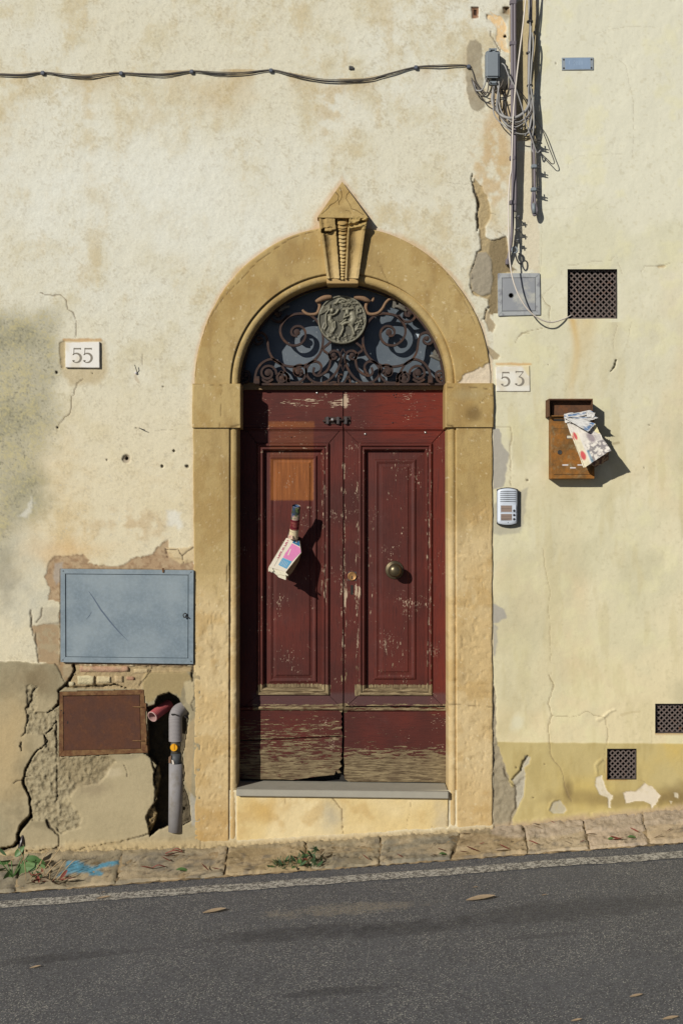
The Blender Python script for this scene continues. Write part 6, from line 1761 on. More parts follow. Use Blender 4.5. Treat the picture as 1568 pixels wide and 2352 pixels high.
for yy in (1395, 1480):
    mb = MB(); tube(mb, [P(*Z6((1274, yy))[0], PDp), P(*Z6((1274, yy + 26))[0], PDp)], .031, 6); mb.build('nut', M['fitting'], gp)
mb = MB(); cxy = Z6((1262, 1427))[0]; lathe(mb, P(*cxy, PDp + .02), [(.021, 0), (.0215, .012), (.020, .018), (.0001, .019)], 24); smesh(mb, 'valve_cap', M['yellow'], gp)
mb = MB(); mb.box(cxy[0] - 1, cxy[1] - 6, cxy[0] + 1, cxy[1] + 6, PDp + .03, PDp + .0405); mb.build('valve_slot', flat_mat('yellow_shade', A(190, 125, 10), .6), gp, bevel=.0006)
mb = MB(); mb.prism(Z6((1242, 1520), (1256, 1524), (1262, 1552), (1248, 1552)), PDp + .030, PDp + .036); mb.build('tape_end', M['whitecable'], gp)
mb = MB(); mb.prism(Z6((1222, 1500), (1240, 1488), (1236, 1545), (1220, 1540)), PDp + .02, PDp + .028); mb.build('tape_end', flat_mat('brown_tape', A(130, 100, 76), .8), gp)
rp = thing('red_conduit', 'open end of a ribbed red conduit poking from the broken wall', 'conduit', P(346, 1665, 0))
o, path = corrug([(*Z6((1104, 1206))[0], .018), (*Z6((1130, 1186))[0], -.01), (*Z6((1180, 1150))[0], -.07), (*Z6((1225, 1120))[0], -.12)], .030, .0016, .010, M['redhose'], rp, 'ribbed_tube', 24, True)
d_ = (Vector(path[0]) - Vector(path[3])).normalized()
mb = MB(); lathe(mb, path[0], [(.0310, -.001), (.0325, .001), (.0310, .0025), (.0262, .0026), (.0258, -.02), (.0250, -.05)], 24, d_)
mb.f = mb.f[:-2]; rl = smesh(mb, 'tube_rim', flat_mat('pale_inner_tube', A(190, 150, 140), .6), rp)
mb = MB(); lathe(mb, Vector(path[0]) - d_ * .05, [(.0255, 0), (.0255, .001)], 24, d_); mb.build('dark_inside', M['void'], rp)

# drain hose at the far left foot of the wall
dtube('black_hose', [(*Z6((172, 2050))[0], -.01), (*Z6((160, 2110))[0], .012), (*Z6((140, 2180))[0], .025), (*Z6((118, 2250))[0], .035)], .011, flat_mat('black_rubber', (.03, .022, .022), .25), None)
tag(bpy.context.scene.objects['black_hose'], 'short glossy black hose leaning in the crack at the left foot of the wall', 'hose')

# ------------------------------------------------------------------ inspection cover, blue plate
cov = thing('junction_cover', 'square grey cover plate with one screw, left of the large vent', 'cover', P(1190, 725, 0))
c4 = Z2((384, 708), (652, 707), (656, 974), (386, 981))
M['coverm'] = flat_mat('stained_grey_cover', A(150, 150, 150), .75, 0, .12, 14, col2=A(186, 182, 168), thr=(.5, .7), s2=10)
M['coverf'] = flat_mat('whitish_cover_frame', A(170, 170, 166), .75, 0, .16, 26, col2=A(134, 132, 134), thr=(.5, .66), s2=16)
i4 = Z2((410, 738), (624, 736), (626, 950), (412, 952))
for a, b in ((0, 1), (1, 2), (2, 3), (3, 0)):
    mb = MB(); mb.prism([c4[a], c4[b], i4[b], i4[a]], -.02, .011); mb.build('frame_strip', M['coverf'], cov, bevel=.0016, seg=2)
mb = MB(); mb.prism([(i4[0][0] + .6, i4[0][1] + .6), (i4[1][0] - .9, i4[1][1] + .6), (i4[2][0] - .9, i4[2][1] - .9), (i4[3][0] + .6, i4[3][1] - .9)], -.02, .0095); mb.build('lid', M['coverm'], cov, bevel=.0012)
x, y = Z2((467, 850))[0]
mb = MB(); lathe(mb, P(x, y, .0095), [(.014, 0), (.0145, .0008), (.0115, .001), (.0105, -.001), (.006, -.003), (.0001, -.003)], 20); smesh(mb, 'screw_recess', M['darkscrew'], cov)
bp = thing('blue_sign', 'small faded blue metal sign with four screws, high on the yellow wall', 'sign', P(1325, 161, 0))
c4 = Z1((791, 368), (994, 366), (994, 445), (792, 448))
mb = MB(); mb.prism(c4, 0, .006); mb.build('sign_plate', flat_mat('bare_zinc', A(160, 166, 168), .5, .2, .15, 40), bp, bevel=.0008)
mb = MB(); mb.prism(Z1((812, 372), (972, 368), (976, 440), (815, 443)), .004, .0066); mb.build('blue_field', M['blueplate'], bp)
M['faint'] = flat_mat('faded_print', A(158, 176, 194), .6, 0, .1, 60)
mb = MB()
for (a, b, c_, e_) in ((838, 388, 842, 412), (862, 398, 880, 402), (868, 386, 872, 418), (886, 388, 890, 416), (890, 396, 896, 398), (900, 386, 904, 416), (912, 386, 916, 414), (920, 388, 924, 412)):
    mb.prism(Z1((a, b), (c_, b), (c_, e_), (a, e_)), .006, .0070)
mb.build('faded_marks', M['faint'], bp)
for p_ in ((804, 381), (981, 380), (804, 436), (981, 434)):
    x, y = Z1(p_)[0]; mb = MB(); lathe(mb, P(x, y, .006), [(.0055, 0), (.005, .002), (.0001, .003)], 10); smesh(mb, 'screw', M['darkscrew'], bp)

# ------------------------------------------------------------------ intercom
ic = thing('intercom', 'white door intercom with speaker slots and three black buttons', 'intercom', P(1166, 1205, 0))
M['icase'] = flat_mat('dark_case', (.03, .03, .032), .6)
M['iwhite'] = flat_mat('silver_white_plastic', A(216, 220, 224), .4, .1, .03, 20)
M['icard'] = flat_mat('brown_name_card', A(150, 128, 112), .6, 0, .06, 60)
def rounded(x0, y0, x1, y1, bulge, n=10):
    pts = []
    for i in range(n + 1):
        t = i / n; pts.append((x0 + (x1 - x0) * t, y0 - bulge * (1 - (2 * t - 1) ** 2)))
    for i in range(n + 1):
        t = i / n; pts.append((x1 - (x1 - x0) * t, y1 + bulge * (1 - (2 * t - 1) ** 2)))
    return pts
q = lambda x, y: Y7((x, y))[0]
(a, b), (c_, e_) = q(405, 1492), q(650, 1900)
mb = MB(); mb.prism(rounded(a, b, c_, e_, 4.4), -.002, .030); mb.build('case', M['icase'], ic, bevel=.002)
# face: bowed shell
n = 18
(a, b), (c_, e_) = q(407, 1502), q(645, 1888)
u = np.linspace(0, 1, n); v_ = np.linspace(0, 1, 26); U, V_ = np.meshgrid(u, v_)
bul = 4.2 * (1 - (2 * U - 1) ** 2)
Xp = a + (c_ - a) * U; Yp = (b - bul) * (1 - V_) + (e_ + bul) * V_
Dp = .034 + .008 * (1 - (2 * U - 1) ** 4); Dp[:, 0] = Dp[:, -1] = .028; Dp[0] -= .006; Dp[-1] -= .006
grid('faceplate', PVs(Xp, Yp, Dp, .04), M['iwhite'], ic)
for i, yy in enumerate((1515, 1538, 1562, 1586, 1610, 1634)):
    p0 = q(438, yy); p1 = q(622, yy)
    mb = MB(); m_ = ((p0[0] + p1[0]) / 2, p0[1]); mb.prism([(p0[0], p0[1] - .2), (m_[0], m_[1] - .9), (p1[0], p1[1] - .2), (p1[0], p1[1] + .5), (m_[0], m_[1] + .9), (p0[0], p0[1] + .5)], .030, .0428); mb.build('speaker_slot', M['icase'], ic, tri=True)
for (x0, y0, x1, y1) in ((438, 1676, 626, 1766), (438, 1776, 626, 1866)):
    (a, b), (c_, e_) = q(x0, y0), q(x1, y1)
    mb = MB(); mb.box(a, b, c_, e_, .030, .0432); mb.build('window_frame', M['iwhite'], ic, bevel=.0008)
    (a, b), (c_, e_) = q(447, y0 + 6), q(577, y1 - 8)
    mb = MB(); mb.box(a, b, c_, e_, .038, .0438); mb.build('name_card', M['icard'], ic)
    for k in (1, 2) if y0 > 1700 else (1,):
        yy = b + (e_ - b) * (k / (3 if y0 > 1700 else 2)); mb = MB(); mb.box(a, yy - .25, c_, yy + .25, .0430, .0441); mb.build('card_rule', M['icase'], ic)
for yy in (1744, 1795, 1843):
    x, y = q(602, yy); mb = MB(); lathe(mb, P(x, y, .0425), [(.0072, 0), (.0072, .002), (.006, .0045), (.003, .006), (.0001, .0063)], 16); smesh(mb, 'push_button', M['blackcable'], ic)
x, y = q(531, 1882); mb = MB(); lathe(mb, P(x, y, .0415), [(.003, 0), (.0028, .0006), (.0001, .0007)], 10); smesh(mb, 'screw', M['darkscrew'], ic)

def text_obj(body, size, origin, ux, uy, mat, parent, name, offset=0.0, bold=0.0):
    """flat text mapped onto a plane: origin + x*ux + y*uy (world vectors, unit = metres)"""
    cu = bpy.data.curves.new(name, 'FONT'); cu.body = body; cu.size = size; cu.resolution_u = 2; cu.offset = bold
    tmp = bpy.data.objects.new(name + '_tmp', cu); C.objects.link(tmp)
    dg = bpy.context.evaluated_depsgraph_get()
    me = bpy.data.meshes.new_from_object(tmp.evaluated_get(dg))
    bpy.data.objects.remove(tmp); bpy.data.curves.remove(cu)
    o3 = Vector(origin); ux = Vector(ux); uy = Vector(uy)
    for vv in me.vertices: vv.co = o3 + ux * vv.co.x + uy * vv.co.y
    me.name = name
    me.materials.clear()
    return link_mesh(name, me, mat, parent)
p0 = P(*q(452, 1858), .0442)
text_obj('FLORENCE', .0095, p0, (1, 0, 0), (0, 0, 1), M['icase'], ic, 'handwritten_name')

# ------------------------------------------------------------------ mailbox
mbx = thing('mailbox', 'rusty brown metal mailbox with hood and keyhole', 'mailbox', P(1312, 1102, 0))
def z3(*p): return Z3(*p)
BD = .085
(bx0, by0), (bx1, by1) = z3((570, 686), (898, 1162))
# body tapers a little: build as a prism with front ribs
mb = MB(); mb.box(bx0, by0, bx1, by1, 0.002, BD - .008); mb.build('box', M['mailbox'], mbx, bevel=.002)
(a, b), (c_, e_) = z3((572, 745), (898, 1160))
mb = MB(); mb.box(a, b, c_, e_, BD - .009, BD - .002); mb.build('front_panel', M['mailbox'], mbx, bevel=.0015)
# slanting lip between slot and front
fr = [P(*z3((572, 700))[0], BD - .008), P(*z3((898, 700))[0], BD - .008), P(*z3((898, 752))[0], BD - .002), P(*z3((572, 752))[0], BD - .002)]
(a, b), (c_, e_) = z3((593, 784), (876, 1128))
mb = MB(); mb.box(a - .6, b - .6, c_ + .6, e_ + .6, BD - .006, BD - .0014); mb.build('door_gap', M['void'], mbx)
mb = MB(); mb.box(a, b, c_, e_, BD - .006, BD + .0005); mdoor = mb.build('front_door', M['mailbox'], mbx, bevel=.0012)
(a, b), (c_, e_) = z3((589, 709), (700, 726)); mb = MB(); mb.box(a, b, c_, e_, BD - .02, BD - .0072); mb.build('letter_slot', M['void'], mbx)
(a, b), (c_, e_) = z3((686, 831), (772, 860)); mb = MB(); mb.box(a, b, c_, e_, BD - .001, BD + .002); mb.build('name_window', M['mailhood'], mdoor, bevel=.0006)
(a, b), (c_, e_) = z3((691, 836), (768, 855)); mb = MB(); mb.box(a, b, c_, e_, BD, BD + .0026); mb.build('name_paper', flat_mat('name_paper', A(216, 206, 180), .8), mdoor)
for (x0, y0, x1, y1) in ((656, 1052, 700, 1062), (714, 1073, 757, 1083), (770, 1052, 812, 1061)):
    (a, b), (c_, e_) = z3((x0, y0), (x1, y1)); mb = MB(); mb.box(a, b, c_, e_, BD - .001, BD + .0012); mb.build('view_slot', flat_mat('bright_slot', A(222, 212, 204), .5), mdoor)
x, y = z3((636, 961))[0]
mb = MB(); lathe(mb, P(x, y, BD), [(.013, 0), (.013, .003), (.011, .005), (.009, .0035), (.0001, .0035)], 18); smesh(mb, 'lock', M['darkscrew'], mdoor)
mb = MB(); mb.box(x - .7, y - 2.4, x + .7, y + 1.2, BD + .002, BD + .0041); mb.build('keyhole', M['void'], mdoor)
text_obj('OL MI', .028, P(*z3((632, 905))[0], BD + .0008), (1, 0, .02), (0, 0, 1), M['mailbox'], mdoor, 'embossed_word')
# hood: back, top, two cheeks, front lip
HD = .115
(hx0, hy0), (hx1, hy1) = z3((555, 556), (886, 690))
mb = MB(); mb.box(hx0, hy0, hx1, hy0 + 3.6, .002, HD); mb.build('hood_top', M['mailhood'], mbx, bevel=.001)
mb = MB(); mb.box(hx0, hy0 + 3.8, hx0 + 2.0, hy1, .002, HD); mb.build('hood_cheek', M['mailhood'], mbx, bevel=.0008)
mb = MB(); mb.box(hx1 - 2.0, hy0 + 3.8, hx1, hy1 - 2, .002, HD); mb.build('hood_cheek', M['mailhood'], mbx, bevel=.0008)
V = [P(*z3((568, 572))[0], .07), P(*z3((878, 572))[0], .07), P(*z3((878, 688))[0], .076), P(*z3((578, 688))[0], .076)]
mb = MB(); mb.add(V + [(p[0], p[1] + .02, p[2]) for p in V], [(0, 1, 2, 3), (4, 7, 6, 5), (0, 4, 5, 1), (1, 5, 6, 2), (2, 6, 7, 3), (3, 7, 4, 0)]); mb.build('hood_back', M['mailhood'], mbx)
(a, b), (c_, e_) = z3((560, 683), (885, 690)); mb = MB(); mb.box(a, b, c_, e_, .05, BD + .012); mb.build('hood_sill', M['mailbox'], mbx, bevel=.001)

# ------------------------------------------------------------------ newspaper in the mailbox
nwm = thing('newspaper', 'crumpled folded newspaper hanging out of the rusty mailbox', 'newspaper', P(*z3((880, 1080))[0], .1))
def sheet(name, c4, dd, colf, parent, nu=26, nv=34, cr=.004, sd=1, thick=.0, curl=0.0):
    """c4: TL TR BR BL on the drawing, dd: their depths"""
    u = np.linspace(0, 1, nu); v_ = np.linspace(0, 1, nv); U, V_ = np.meshgrid(u, v_)
    def bl(k): return (c4[0][k] * (1 - U) + c4[1][k] * U) * (1 - V_) + (c4[3][k] * (1 - U) + c4[2][k] * U) * V_
    Xs, Ys = bl(0), bl(1)
    Ds = (dd[0] * (1 - U) + dd[1] * U) * (1 - V_) + (dd[3] * (1 - U) + dd[2] * U) * V_
    fold = (np.abs(fbm(U * 100, V_ * 140, 34, 3, sd) - .5) * 2)
    Ds = Ds + cr * (fold - .3) * 1.6 + curl * np.sin(math.pi * U)
    Xs = Xs + (vnoise(V_ * 100, V_ * 0, 13, sd) - .5) * 2.2 * (np.abs(2 * U - 1) ** 6)
    Ys = Ys + (vnoise(U * 100, U * 0, 11, sd + 3) - .5) * 2.6 * (np.abs(2 * V_ - 1) ** 6)
    col = colf(U, V_, Xs, Ys)
    n_ = np.concatenate([col, np.ones(U.shape + (1,)) * .6], -1)
    V3 = PV(Xs, Ys, Ds)
    if thick > 0:
        back = PVs(Xs, Ys, Ds - thick, Ds)
        # closed: front, rim, back
        o = grid(name, V3, M['print'], parent, n_, smooth=True)
        dk = np.ones(U.shape + (4,)); dk[..., :3] = A(206, 196, 176)
        for nm, a_, b_ in (('l', back[:, 0], V3[:, 0]), ('r', V3[:, -1], back[:, -1])):
            st = np.stack([a_, b_], 1); cc = np.ones(st.shape[:2] + (4,)); cc[..., :3] = A(196, 180, 150) ; grid('page_edge', st, M['print'], parent, cc)
        for a_, b_ in ((back[0], V3[0]), (V3[-1], back[-1])):
            st = np.stack([a_, b_], 0); cc = np.ones(st.shape[:2] + (4,)); cc[..., :3] = A(190, 176, 150) * (0.6 + .6 * np.random.default_rng(3).random(st.shape[:2] + (1,))); grid('page_edge', st, M['print'], parent, cc)
        grid('page_back', back, M['print'], parent, dk, flip=True)
        return o
    return grid(name, V3, M['print'], parent, n_)
PAPER = A(222, 212, 196)
def col_body(U, V_, Xs, Ys):
    c = np.ones(U.shape + (3,)) * PAPER
    c = lerp(c, A(172, 158, 152), sst(fbm(U * 100, V_ * 150, 9, 3, 3), .5, .7) * .35)
    # text lines in the right half
    m_ = ((U > .55) & (V_ > .12) & (V_ < .55)) * (np.sin(V_ * 190) > .0) * (vnoise(U * 100, V_ * 30, 2.5, 4) > .35)
    c = lerp(c, A(120, 112, 116), m_ * .7)
    m_ = sst(fbm(U * 100, V_ * 150, 8, 3, 9), .48, .55) * sst(V_, .55, .62) * (U > .3)
    c = lerp(c, A(108, 100, 102), m_ * .8)
    c = lerp(c, A(128, 110, 116), blob(U, V_, .62, .45, .16, .16, .4, .3, .1, 4) * .7)
    c = lerp(c, A(222, 206, 150), ((U < .22) * (V_ > .3)) * .5)
    c = lerp(c, A(196, 44, 58), (blob(U, V_, .08, .36, .07, .09, .3, .1, .1, 5) + blob(U, V_, .10, .78, .10, .11, .3, .1, .1, 6)).clip(0, 1) * .9)
    c = lerp(c, A(86, 128, 146), ((np.abs(U - .30) < .035) * (V_ > .72)) * .7)
    return c
c4 = z3((688, 705), (888, 745), (1022, 945), (822, 1075))
sheet('folded_pages', c4, (.098, .118, .20, .165), col_body, nwm, 40, 56, .004, 21, .022)
def col_b2(U, V_, Xs, Ys):
    c = np.ones(U.shape + (3,)) * PAPER
    c = lerp(c, A(232, 222, 180), ((V_ > .3) * (U < .5)) * .6)
    c = lerp(c, A(196, 44, 58), (blob(U, V_, .4, .38, .4, .08, .3, .1, .1, 5) + blob(U, V_, .5, .80, .5, .10, .3, .1, .1, 6)).clip(0, 1) * .9)
    return c
sheet('inner_page', z3((680, 715), (720, 720), (872, 1052), (815, 1074)), (.094, .100, .158, .146), col_b2, nwm, 14, 44, .003, 22)
def col_dark(U, V_, Xs, Ys):
    c = np.ones(U.shape + (3,)) * A(84, 56, 54); return lerp(c, A(180, 150, 120), sst(fbm(U * 100, V_ * 60, 14, 3, 5), .55, .65) * .7)
sheet('torn_page', z3((860, 1040), (1010, 950), (1002, 1020), (900, 1078)), (.135, .165, .10, .10), col_dark, nwm, 20, 10, .004, 23)
# crumpled top: fan of folds with blue bands
def col_fan(s0, s1, seed):
    def f(U, V_, Xs, Ys):
        c = np.ones(U.shape + (3,)) * A(214, 208, 198)
        b_ = ((V_ > s0) & (V_ < s1))
        c = lerp(c, A(54, 104, 150), b_ * (vnoise(U * 100, V_ * 100, 9, seed) > .3) * .9)
        c = lerp(c, A(120, 116, 116), sst(fbm(U * 100, V_ * 60, 7, 3, seed + 2), .55, .65) * .45)
        return c
    return f
sheet('crumpled_page', z3((668, 672), (868, 644), (905, 668), (672, 705)), (.098, .125, .15, .12), col_fan(.25, .75, 31), nwm, 30, 10, .006, 31, .004)
sheet('crumpled_page', z3((690, 690), (900, 690), (926, 700), (850, 725)), (.12, .15, .165, .14), col_fan(.2, .5, 32), nwm, 30, 8, .006, 32, .004)
sheet('crumpled_page', z3((668, 700), (800, 706), (905, 745), (850, 806)), (.122, .14, .165, .165), col_fan(.70, .95, 33), nwm, 30, 14, .005, 33, .005)
sheet('crumpled_page', z3((835, 650), (905, 662), (890, 700), (840, 694)), (.15, .155, .16, .15), col_fan(.0, .0, 34), nwm, 14, 8, .006, 34, .004)
sheet('crumpled_page', z3((664, 678), (690, 672), (720, 735), (676, 738)), (.09, .115, .125, .10), col_fan(.0, .0, 35), nwm, 10, 10, .006, 35, .004)
sheet('crumpled_page', z3((880, 745), (905, 748), (945, 830), (905, 820)), (.13, .14, .15, .14), lambda U, V_, a, b: np.ones(U.shape + (3,)) * A(222, 208, 160), nwm, 8, 14, .004, 36)

# ------------------------------------------------------------------ papers stuck behind the left pull
nwd = thing('folded_leaflets', 'folded pink and blue printed leaflets stuck on the left door leaf, lettered NA SPESA', 'leaflets', P(*ZN((700, 1650))[0], DF + .08))
FP = ZN((712, 842), (968, 905), (1000, 1132), (700, 1510), (372, 1405))
def pdep(x, y):
    # plane through the packet front: nearer to the lens at the foot
    return DF + .075 + (y - ZN((0, 850))[0][1]) * .00155 - (x - ZN((700, 0))[0][0]) * .0002
def plate_poly(name, pts, off, mat, parent, thick=.0):
    n_ = len(pts)
    fr = [P(x, y, pdep(x, y) + off) for x, y in pts]
    mb = MB()
    if thick:
        bkk = [(p[0], p[1] + thick, p[2]) for p in fr]
        F = [tuple(range(n_)), tuple(range(2 * n_ - 1, n_ - 1, -1))] + [(i, i + n_, (i + 1) % n_ + n_, (i + 1) % n_) for i in range(n_)]
        mb.add(fr + bkk, F)
    else: mb.add(fr, [tuple(range(n_))])
    return mb.build(name, mat, parent, tri=True)
M['pap'] = flat_mat('cream_paper', A(228, 214, 190), .8, 0, .05, 60, bump=.0015, bs=50)
M['papedge'] = flat_mat('page_edges', A(150, 124, 92), .9, 0, .25, 300, stretch=(1, 1, 1))
M['pink'] = flat_mat('pink_print', A(222, 130, 172), .7, 0, .12, 50, bump=.001, bs=60)
M['blue'] = flat_mat('blue_print', A(96, 160, 192), .7, 0, .12, 50, bump=.001, bs=60)
M['dblue'] = flat_mat('deep_blue_print', A(36, 104, 140), .7, 0, .1, 50)
M['magenta'] = flat_mat('magenta_ink', A(196, 72, 112), .7, 0, .1, 50)
for k in range(6):   # the stack of folded leaves
    o_ = -.0125 * k
    sh = [(x + .45 * k * (1 if i in (1, 2, 3) else .2) , y + (.9 * k if i in (3, 4) else 0)) for i, (x, y) in enumerate(FP)]
    plate_poly('folded_page', sh, o_, M['pap'] if k in (0, 2, 4) else M['papedge'], nwd, .0105)
plate_poly('pink_field', ZN((822, 950), (975, 1030), (996, 1120), (822, 1302), (642, 1225)), .0012, M['pink'], nwd)
plate_poly('blue_field', ZN((640, 1230), (820, 1304), (716, 1450), (555, 1372)), .0012, M['blue'], nwd)
plate_poly('blue_corner', ZN((858, 880), (966, 908), (975, 1012), (830, 938)), .0012, M['dblue'], nwd)
for i, (a, b) in enumerate((((745, 1180), (800, 1055)), ((690, 1165), (720, 1110)))):
    (p, q_) = ZN(a, b); mb = MB(); V = [P(p[0] - 1.4, p[1], pdep(*p) + .0018), P(q_[0] - 1.4, q_[1], pdep(*q_) + .0018), P(q_[0] + 1.6, q_[1] + .6, pdep(*q_) + .0018), P(p[0] + 1.6, p[1] + .6, pdep(*p) + .0018)]
    mb.add(V, [(0, 1, 2, 3)]); mb.build('print_strip', M['pap'] if i == 0 else M['pink'], nwd)
for i in range(5):
    a = (640 + i * 26, 1268 + i * 14); b = (600 + i * 24, 1370 + i * 12)
    (p, q_) = ZN(a, b); mb = MB(); V = [P(p[0] - .25, p[1], pdep(*p) + .0018), P(q_[0] - .25, q_[1], pdep(*q_) + .0018), P(q_[0] + .3, q_[1], pdep(*q_) + .0018), P(p[0] + .3, p[1], pdep(*p) + .0018)]
    mb.add(V, [(0, 1, 2, 3)]); mb.build('print_line', M['pap'], nwd)
for (a, b) in (((650, 910), (395, 1360)), ((735, 935), (470, 1395))):
    (p, q_) = ZN(a, b); mb = MB(); V = [P(p[0], p[1], pdep(*p) + .0014), P(q_[0], q_[1], pdep(*q_) + .0014), P(q_[0] + .5, q_[1], pdep(*q_) + .0014), P(p[0] + .5, p[1], pdep(*p) + .0014)]
    mb.add(V, [(0, 1, 2, 3)]); mb.build('fold_line', M['papedge'], nwd)
pa, pb = ZN((735, 880), (478, 1325))
A3 = Vector(P(*pa, pdep(*pa) + .0022)); B3 = Vector(P(*pb, pdep(*pb) + .0022))
ux = (B3 - A3).normalized(); nrm_ = Vector((0, -1, 0)); uy = Vector((-ux.z, 0, ux.x)).normalized()
text_obj('NA SPESA', .0315, A3, ux * 1.0, uy, M['magenta'], nwd, 'print_words', bold=.0009)
p_ = ZN((885, 935))[0]
text_obj('8', .022, P(*p_, pdep(*p_) + .0022), (.9, 0, -.3), (.3, 0, .9), M['pap'], nwd, 'print_digit')
# thick side of the folded bundle, its shade put into the tan colour
def P4(pts): return [P(*ZN((a, b))[0], pdep(*ZN((a, b))[0]) + c_) for a, b, c_ in pts]
M['papside'] = flat_mat('bundle_side', A(168, 140, 104), .9, 0, .2, 60, bump=.003, bs=45)
mb = MB(); mb.add(P4(((1000, 1130, 0), (700, 1510, 0), (704, 1662, -.035), (840, 1500, -.055), (962, 1290, -.06))), [(0, 1, 2, 3, 4)]); mb.build('page_side', M['papside'], nwd)
mb = MB(); mb.add(P4(((372, 1405, 0), (700, 1510, 0), (704, 1662, -.035), (480, 1545, -.04), (372, 1490, -.04))), [(0, 1, 2, 3, 4)]); mb.build('page_foot', M['pap'], nwd)
# torn foot pages
M['papw'] = flat_mat('torn_paper_ends', A(226, 214, 184), .85, 0, .12, 80, bump=.002, bs=70)
for i, (pts, dd) in enumerate(((((372, 1405), (420, 1410), (470, 1500), (400, 1500), (355, 1460)), .0), (((440, 1430), (560, 1480), (600, 1560), (520, 1570), (455, 1510)), -.01),
                  (((560, 1470), (700, 1520), (700, 1590), (600, 1560)), -.004), (((690, 1515), (748, 1570), (735, 1590), (690, 1560)), .008), (((600, 1560), (705, 1590), (700, 1668), (560, 1615), (520, 1570)), -.014))):
    plate_poly('torn_page', ZN(*pts), dd, M['papw'], nwd, .006)
mb = MB(); tube(mb, [P(*p, pdep(*p) - .006) for p in ZN((392, 1425), (378, 1500))], .006, 9); mb.build('curled_corner', M['papw'], nwd, True)
rol = thing('rolled_magazine', 'tightly rolled magazine wedged above the folded leaflets on the left door leaf', 'magazine', P(*ZN((840, 860))[0], DF + .07))
# rolled sheet with printed bands
na, nl = 40, 60
aa = np.linspace(0, 2 * math.pi * 1.25, na); ll = np.linspace(0, 1, nl)
Aa, Ll = np.meshgrid(aa, ll)
pts_ = ZN((908, 215), (850, 850)); T0 = Vector(P(*pts_[0], DF + .155)); T1 = Vector(P(*pts_[1], DF + .075))
ax3 = (T1 - T0).normalized(); u3 = Vector((1, 0, 0)); u3 = (u3 - ax3 * u3.dot(ax3)).normalized(); v3 = ax3.cross(u3)
Rr = (.0245 + .003 * Ll) * (1 - .012 * Aa / 2) + (fbm(Aa * 20, Ll * 100, 20, 3, 5) - .5) * .003
VV = np.array(T0)[None, None] + np.array(T1 - T0)[None, None] * Ll[..., None] + np.array(u3) * (Rr * np.cos(Aa))[..., None] + np.array(v3) * (Rr * np.sin(Aa))[..., None]
c = np.ones(Aa.shape + (3,)) * A(224, 204, 160)
pic = Ll < .43
nn = fbm(Aa * 14, Ll * 90, 16, 3, 77); n2_ = fbm(Aa * 14 + 50, Ll * 90, 12, 3, 78)
cp = np.ones(Aa.shape + (3,)) * A(60, 66, 62); cp = lerp(cp, A(190, 158, 140), sst(nn, .52, .58)); cp = lerp(cp, A(52, 70, 100), sst(n2_, .55, .6) * .8); cp = lerp(cp, A(120, 140, 70), sst(n2_, .3, .36) * (1 - sst(n2_, .38, .42)) * .7)
c = np.where(pic[..., None], cp, c)
red = (Ll > .40) & (Ll < .70)
cr_ = np.ones(Aa.shape + (3,)) * A(104, 30, 38); cr_ = lerp(cr_, A(176, 110, 90), (np.sin(Ll * 150) > .75) * (vnoise(Aa * 30, Ll * 20, 3, 5) > .3) * .7)
c = np.where(red[..., None], cr_, c)
c = lerp(c, A(70, 60, 60), (np.abs(Ll - .76) < .01) * (vnoise(Aa * 30, Ll * 10, 3, 6) > .45) * .8)
grid('rolled_sheet', VV, M['print'], rol, dcol(c, np.ones_like(Aa) * .4), flip=True)
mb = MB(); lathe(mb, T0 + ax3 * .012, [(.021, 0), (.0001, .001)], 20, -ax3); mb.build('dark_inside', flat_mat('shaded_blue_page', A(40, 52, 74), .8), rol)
VV2 = np.array(T0)[None, None] + np.array(T1 - T0)[None, None] * (Ll[:20] * .25)[..., None] + np.array(u3) * (Rr[:20] * .72 * np.cos(Aa[:20] + 1))[..., None] + np.array(v3) * (Rr[:20] * .72 * np.sin(Aa[:20] + 1))[..., None]
c2 = np.ones(VV2.shape[:2] + (4,)); c2[..., :3] = A(90, 110, 140)
grid('inner_roll', VV2, M['print'], rol, c2)
stk = thing('price_sticker', 'small price tab reading 79 between the rolled magazine and leaflets', 'sticker', P(*ZN((790, 850))[0], DF + .12))
mb = MB(); mb.prism(ZN((752, 782), (832, 790), (834, 872), (742, 842)), DF + .118, DF + .1195); mb.build('tab', flat_mat('pale_pink_tab', A(226, 190, 160), .8), stk)
text_obj('79', .0115, P(*ZN((758, 838))[0], DF + .1202), (1, 0, 0), (0, 0, 1), M['magenta'], stk, 'digits')

# ------------------------------------------------------------------ cables and conduits
def clampat(mb, x, y, w_, h_, d0, d1): mb.box(x - w_ / 2, y - h_ / 2, x + w_ / 2, y + h_ / 2, d0, d1)
# twin conduit
CD = .050
co = thing('conduit_pipe', 'pair of slim grey conduits running down the wall between the two house fronts', 'conduit', P(1180, 600, CD))
ptsA = [(1174.5, -60, CD), (1174.8, 60, CD), (1175.5, 180, CD), (1176, 320, CD), (1177, 460, CD), (1174, 545, CD - .01), (1166, 600, CD - .03)]
ptsB = [(1181.5, -60, CD - .004), (1181.5, 60, CD - .004), (1182, 180, CD - .004), (1182, 320, CD - .004), (1183, 430, CD - .004), (1182, 486, CD - .008)]
ptsB = [(a, b, c_ + .009) for a, b, c_ in ptsB]
dtube('pipe', ptsA, .0098, M['pipe'], co, 12); dtube('pipe', ptsB, .0085, M['pipe'], co, 10)
for y in (4, 98, 199, 362, 464):
    mb = MB(); mb.box(1170, y - 5, 1185.5, y + 5, CD - .012, CD + .014); mb.build('saddle_clip', M['pipe'], co, bevel=.003, seg=2)
    mb = MB(); tube(mb, [P(1178, y, 0), P(1178, y, CD - .005)], .004, 7); mb.build('spacer', M['darkscrew'], co)
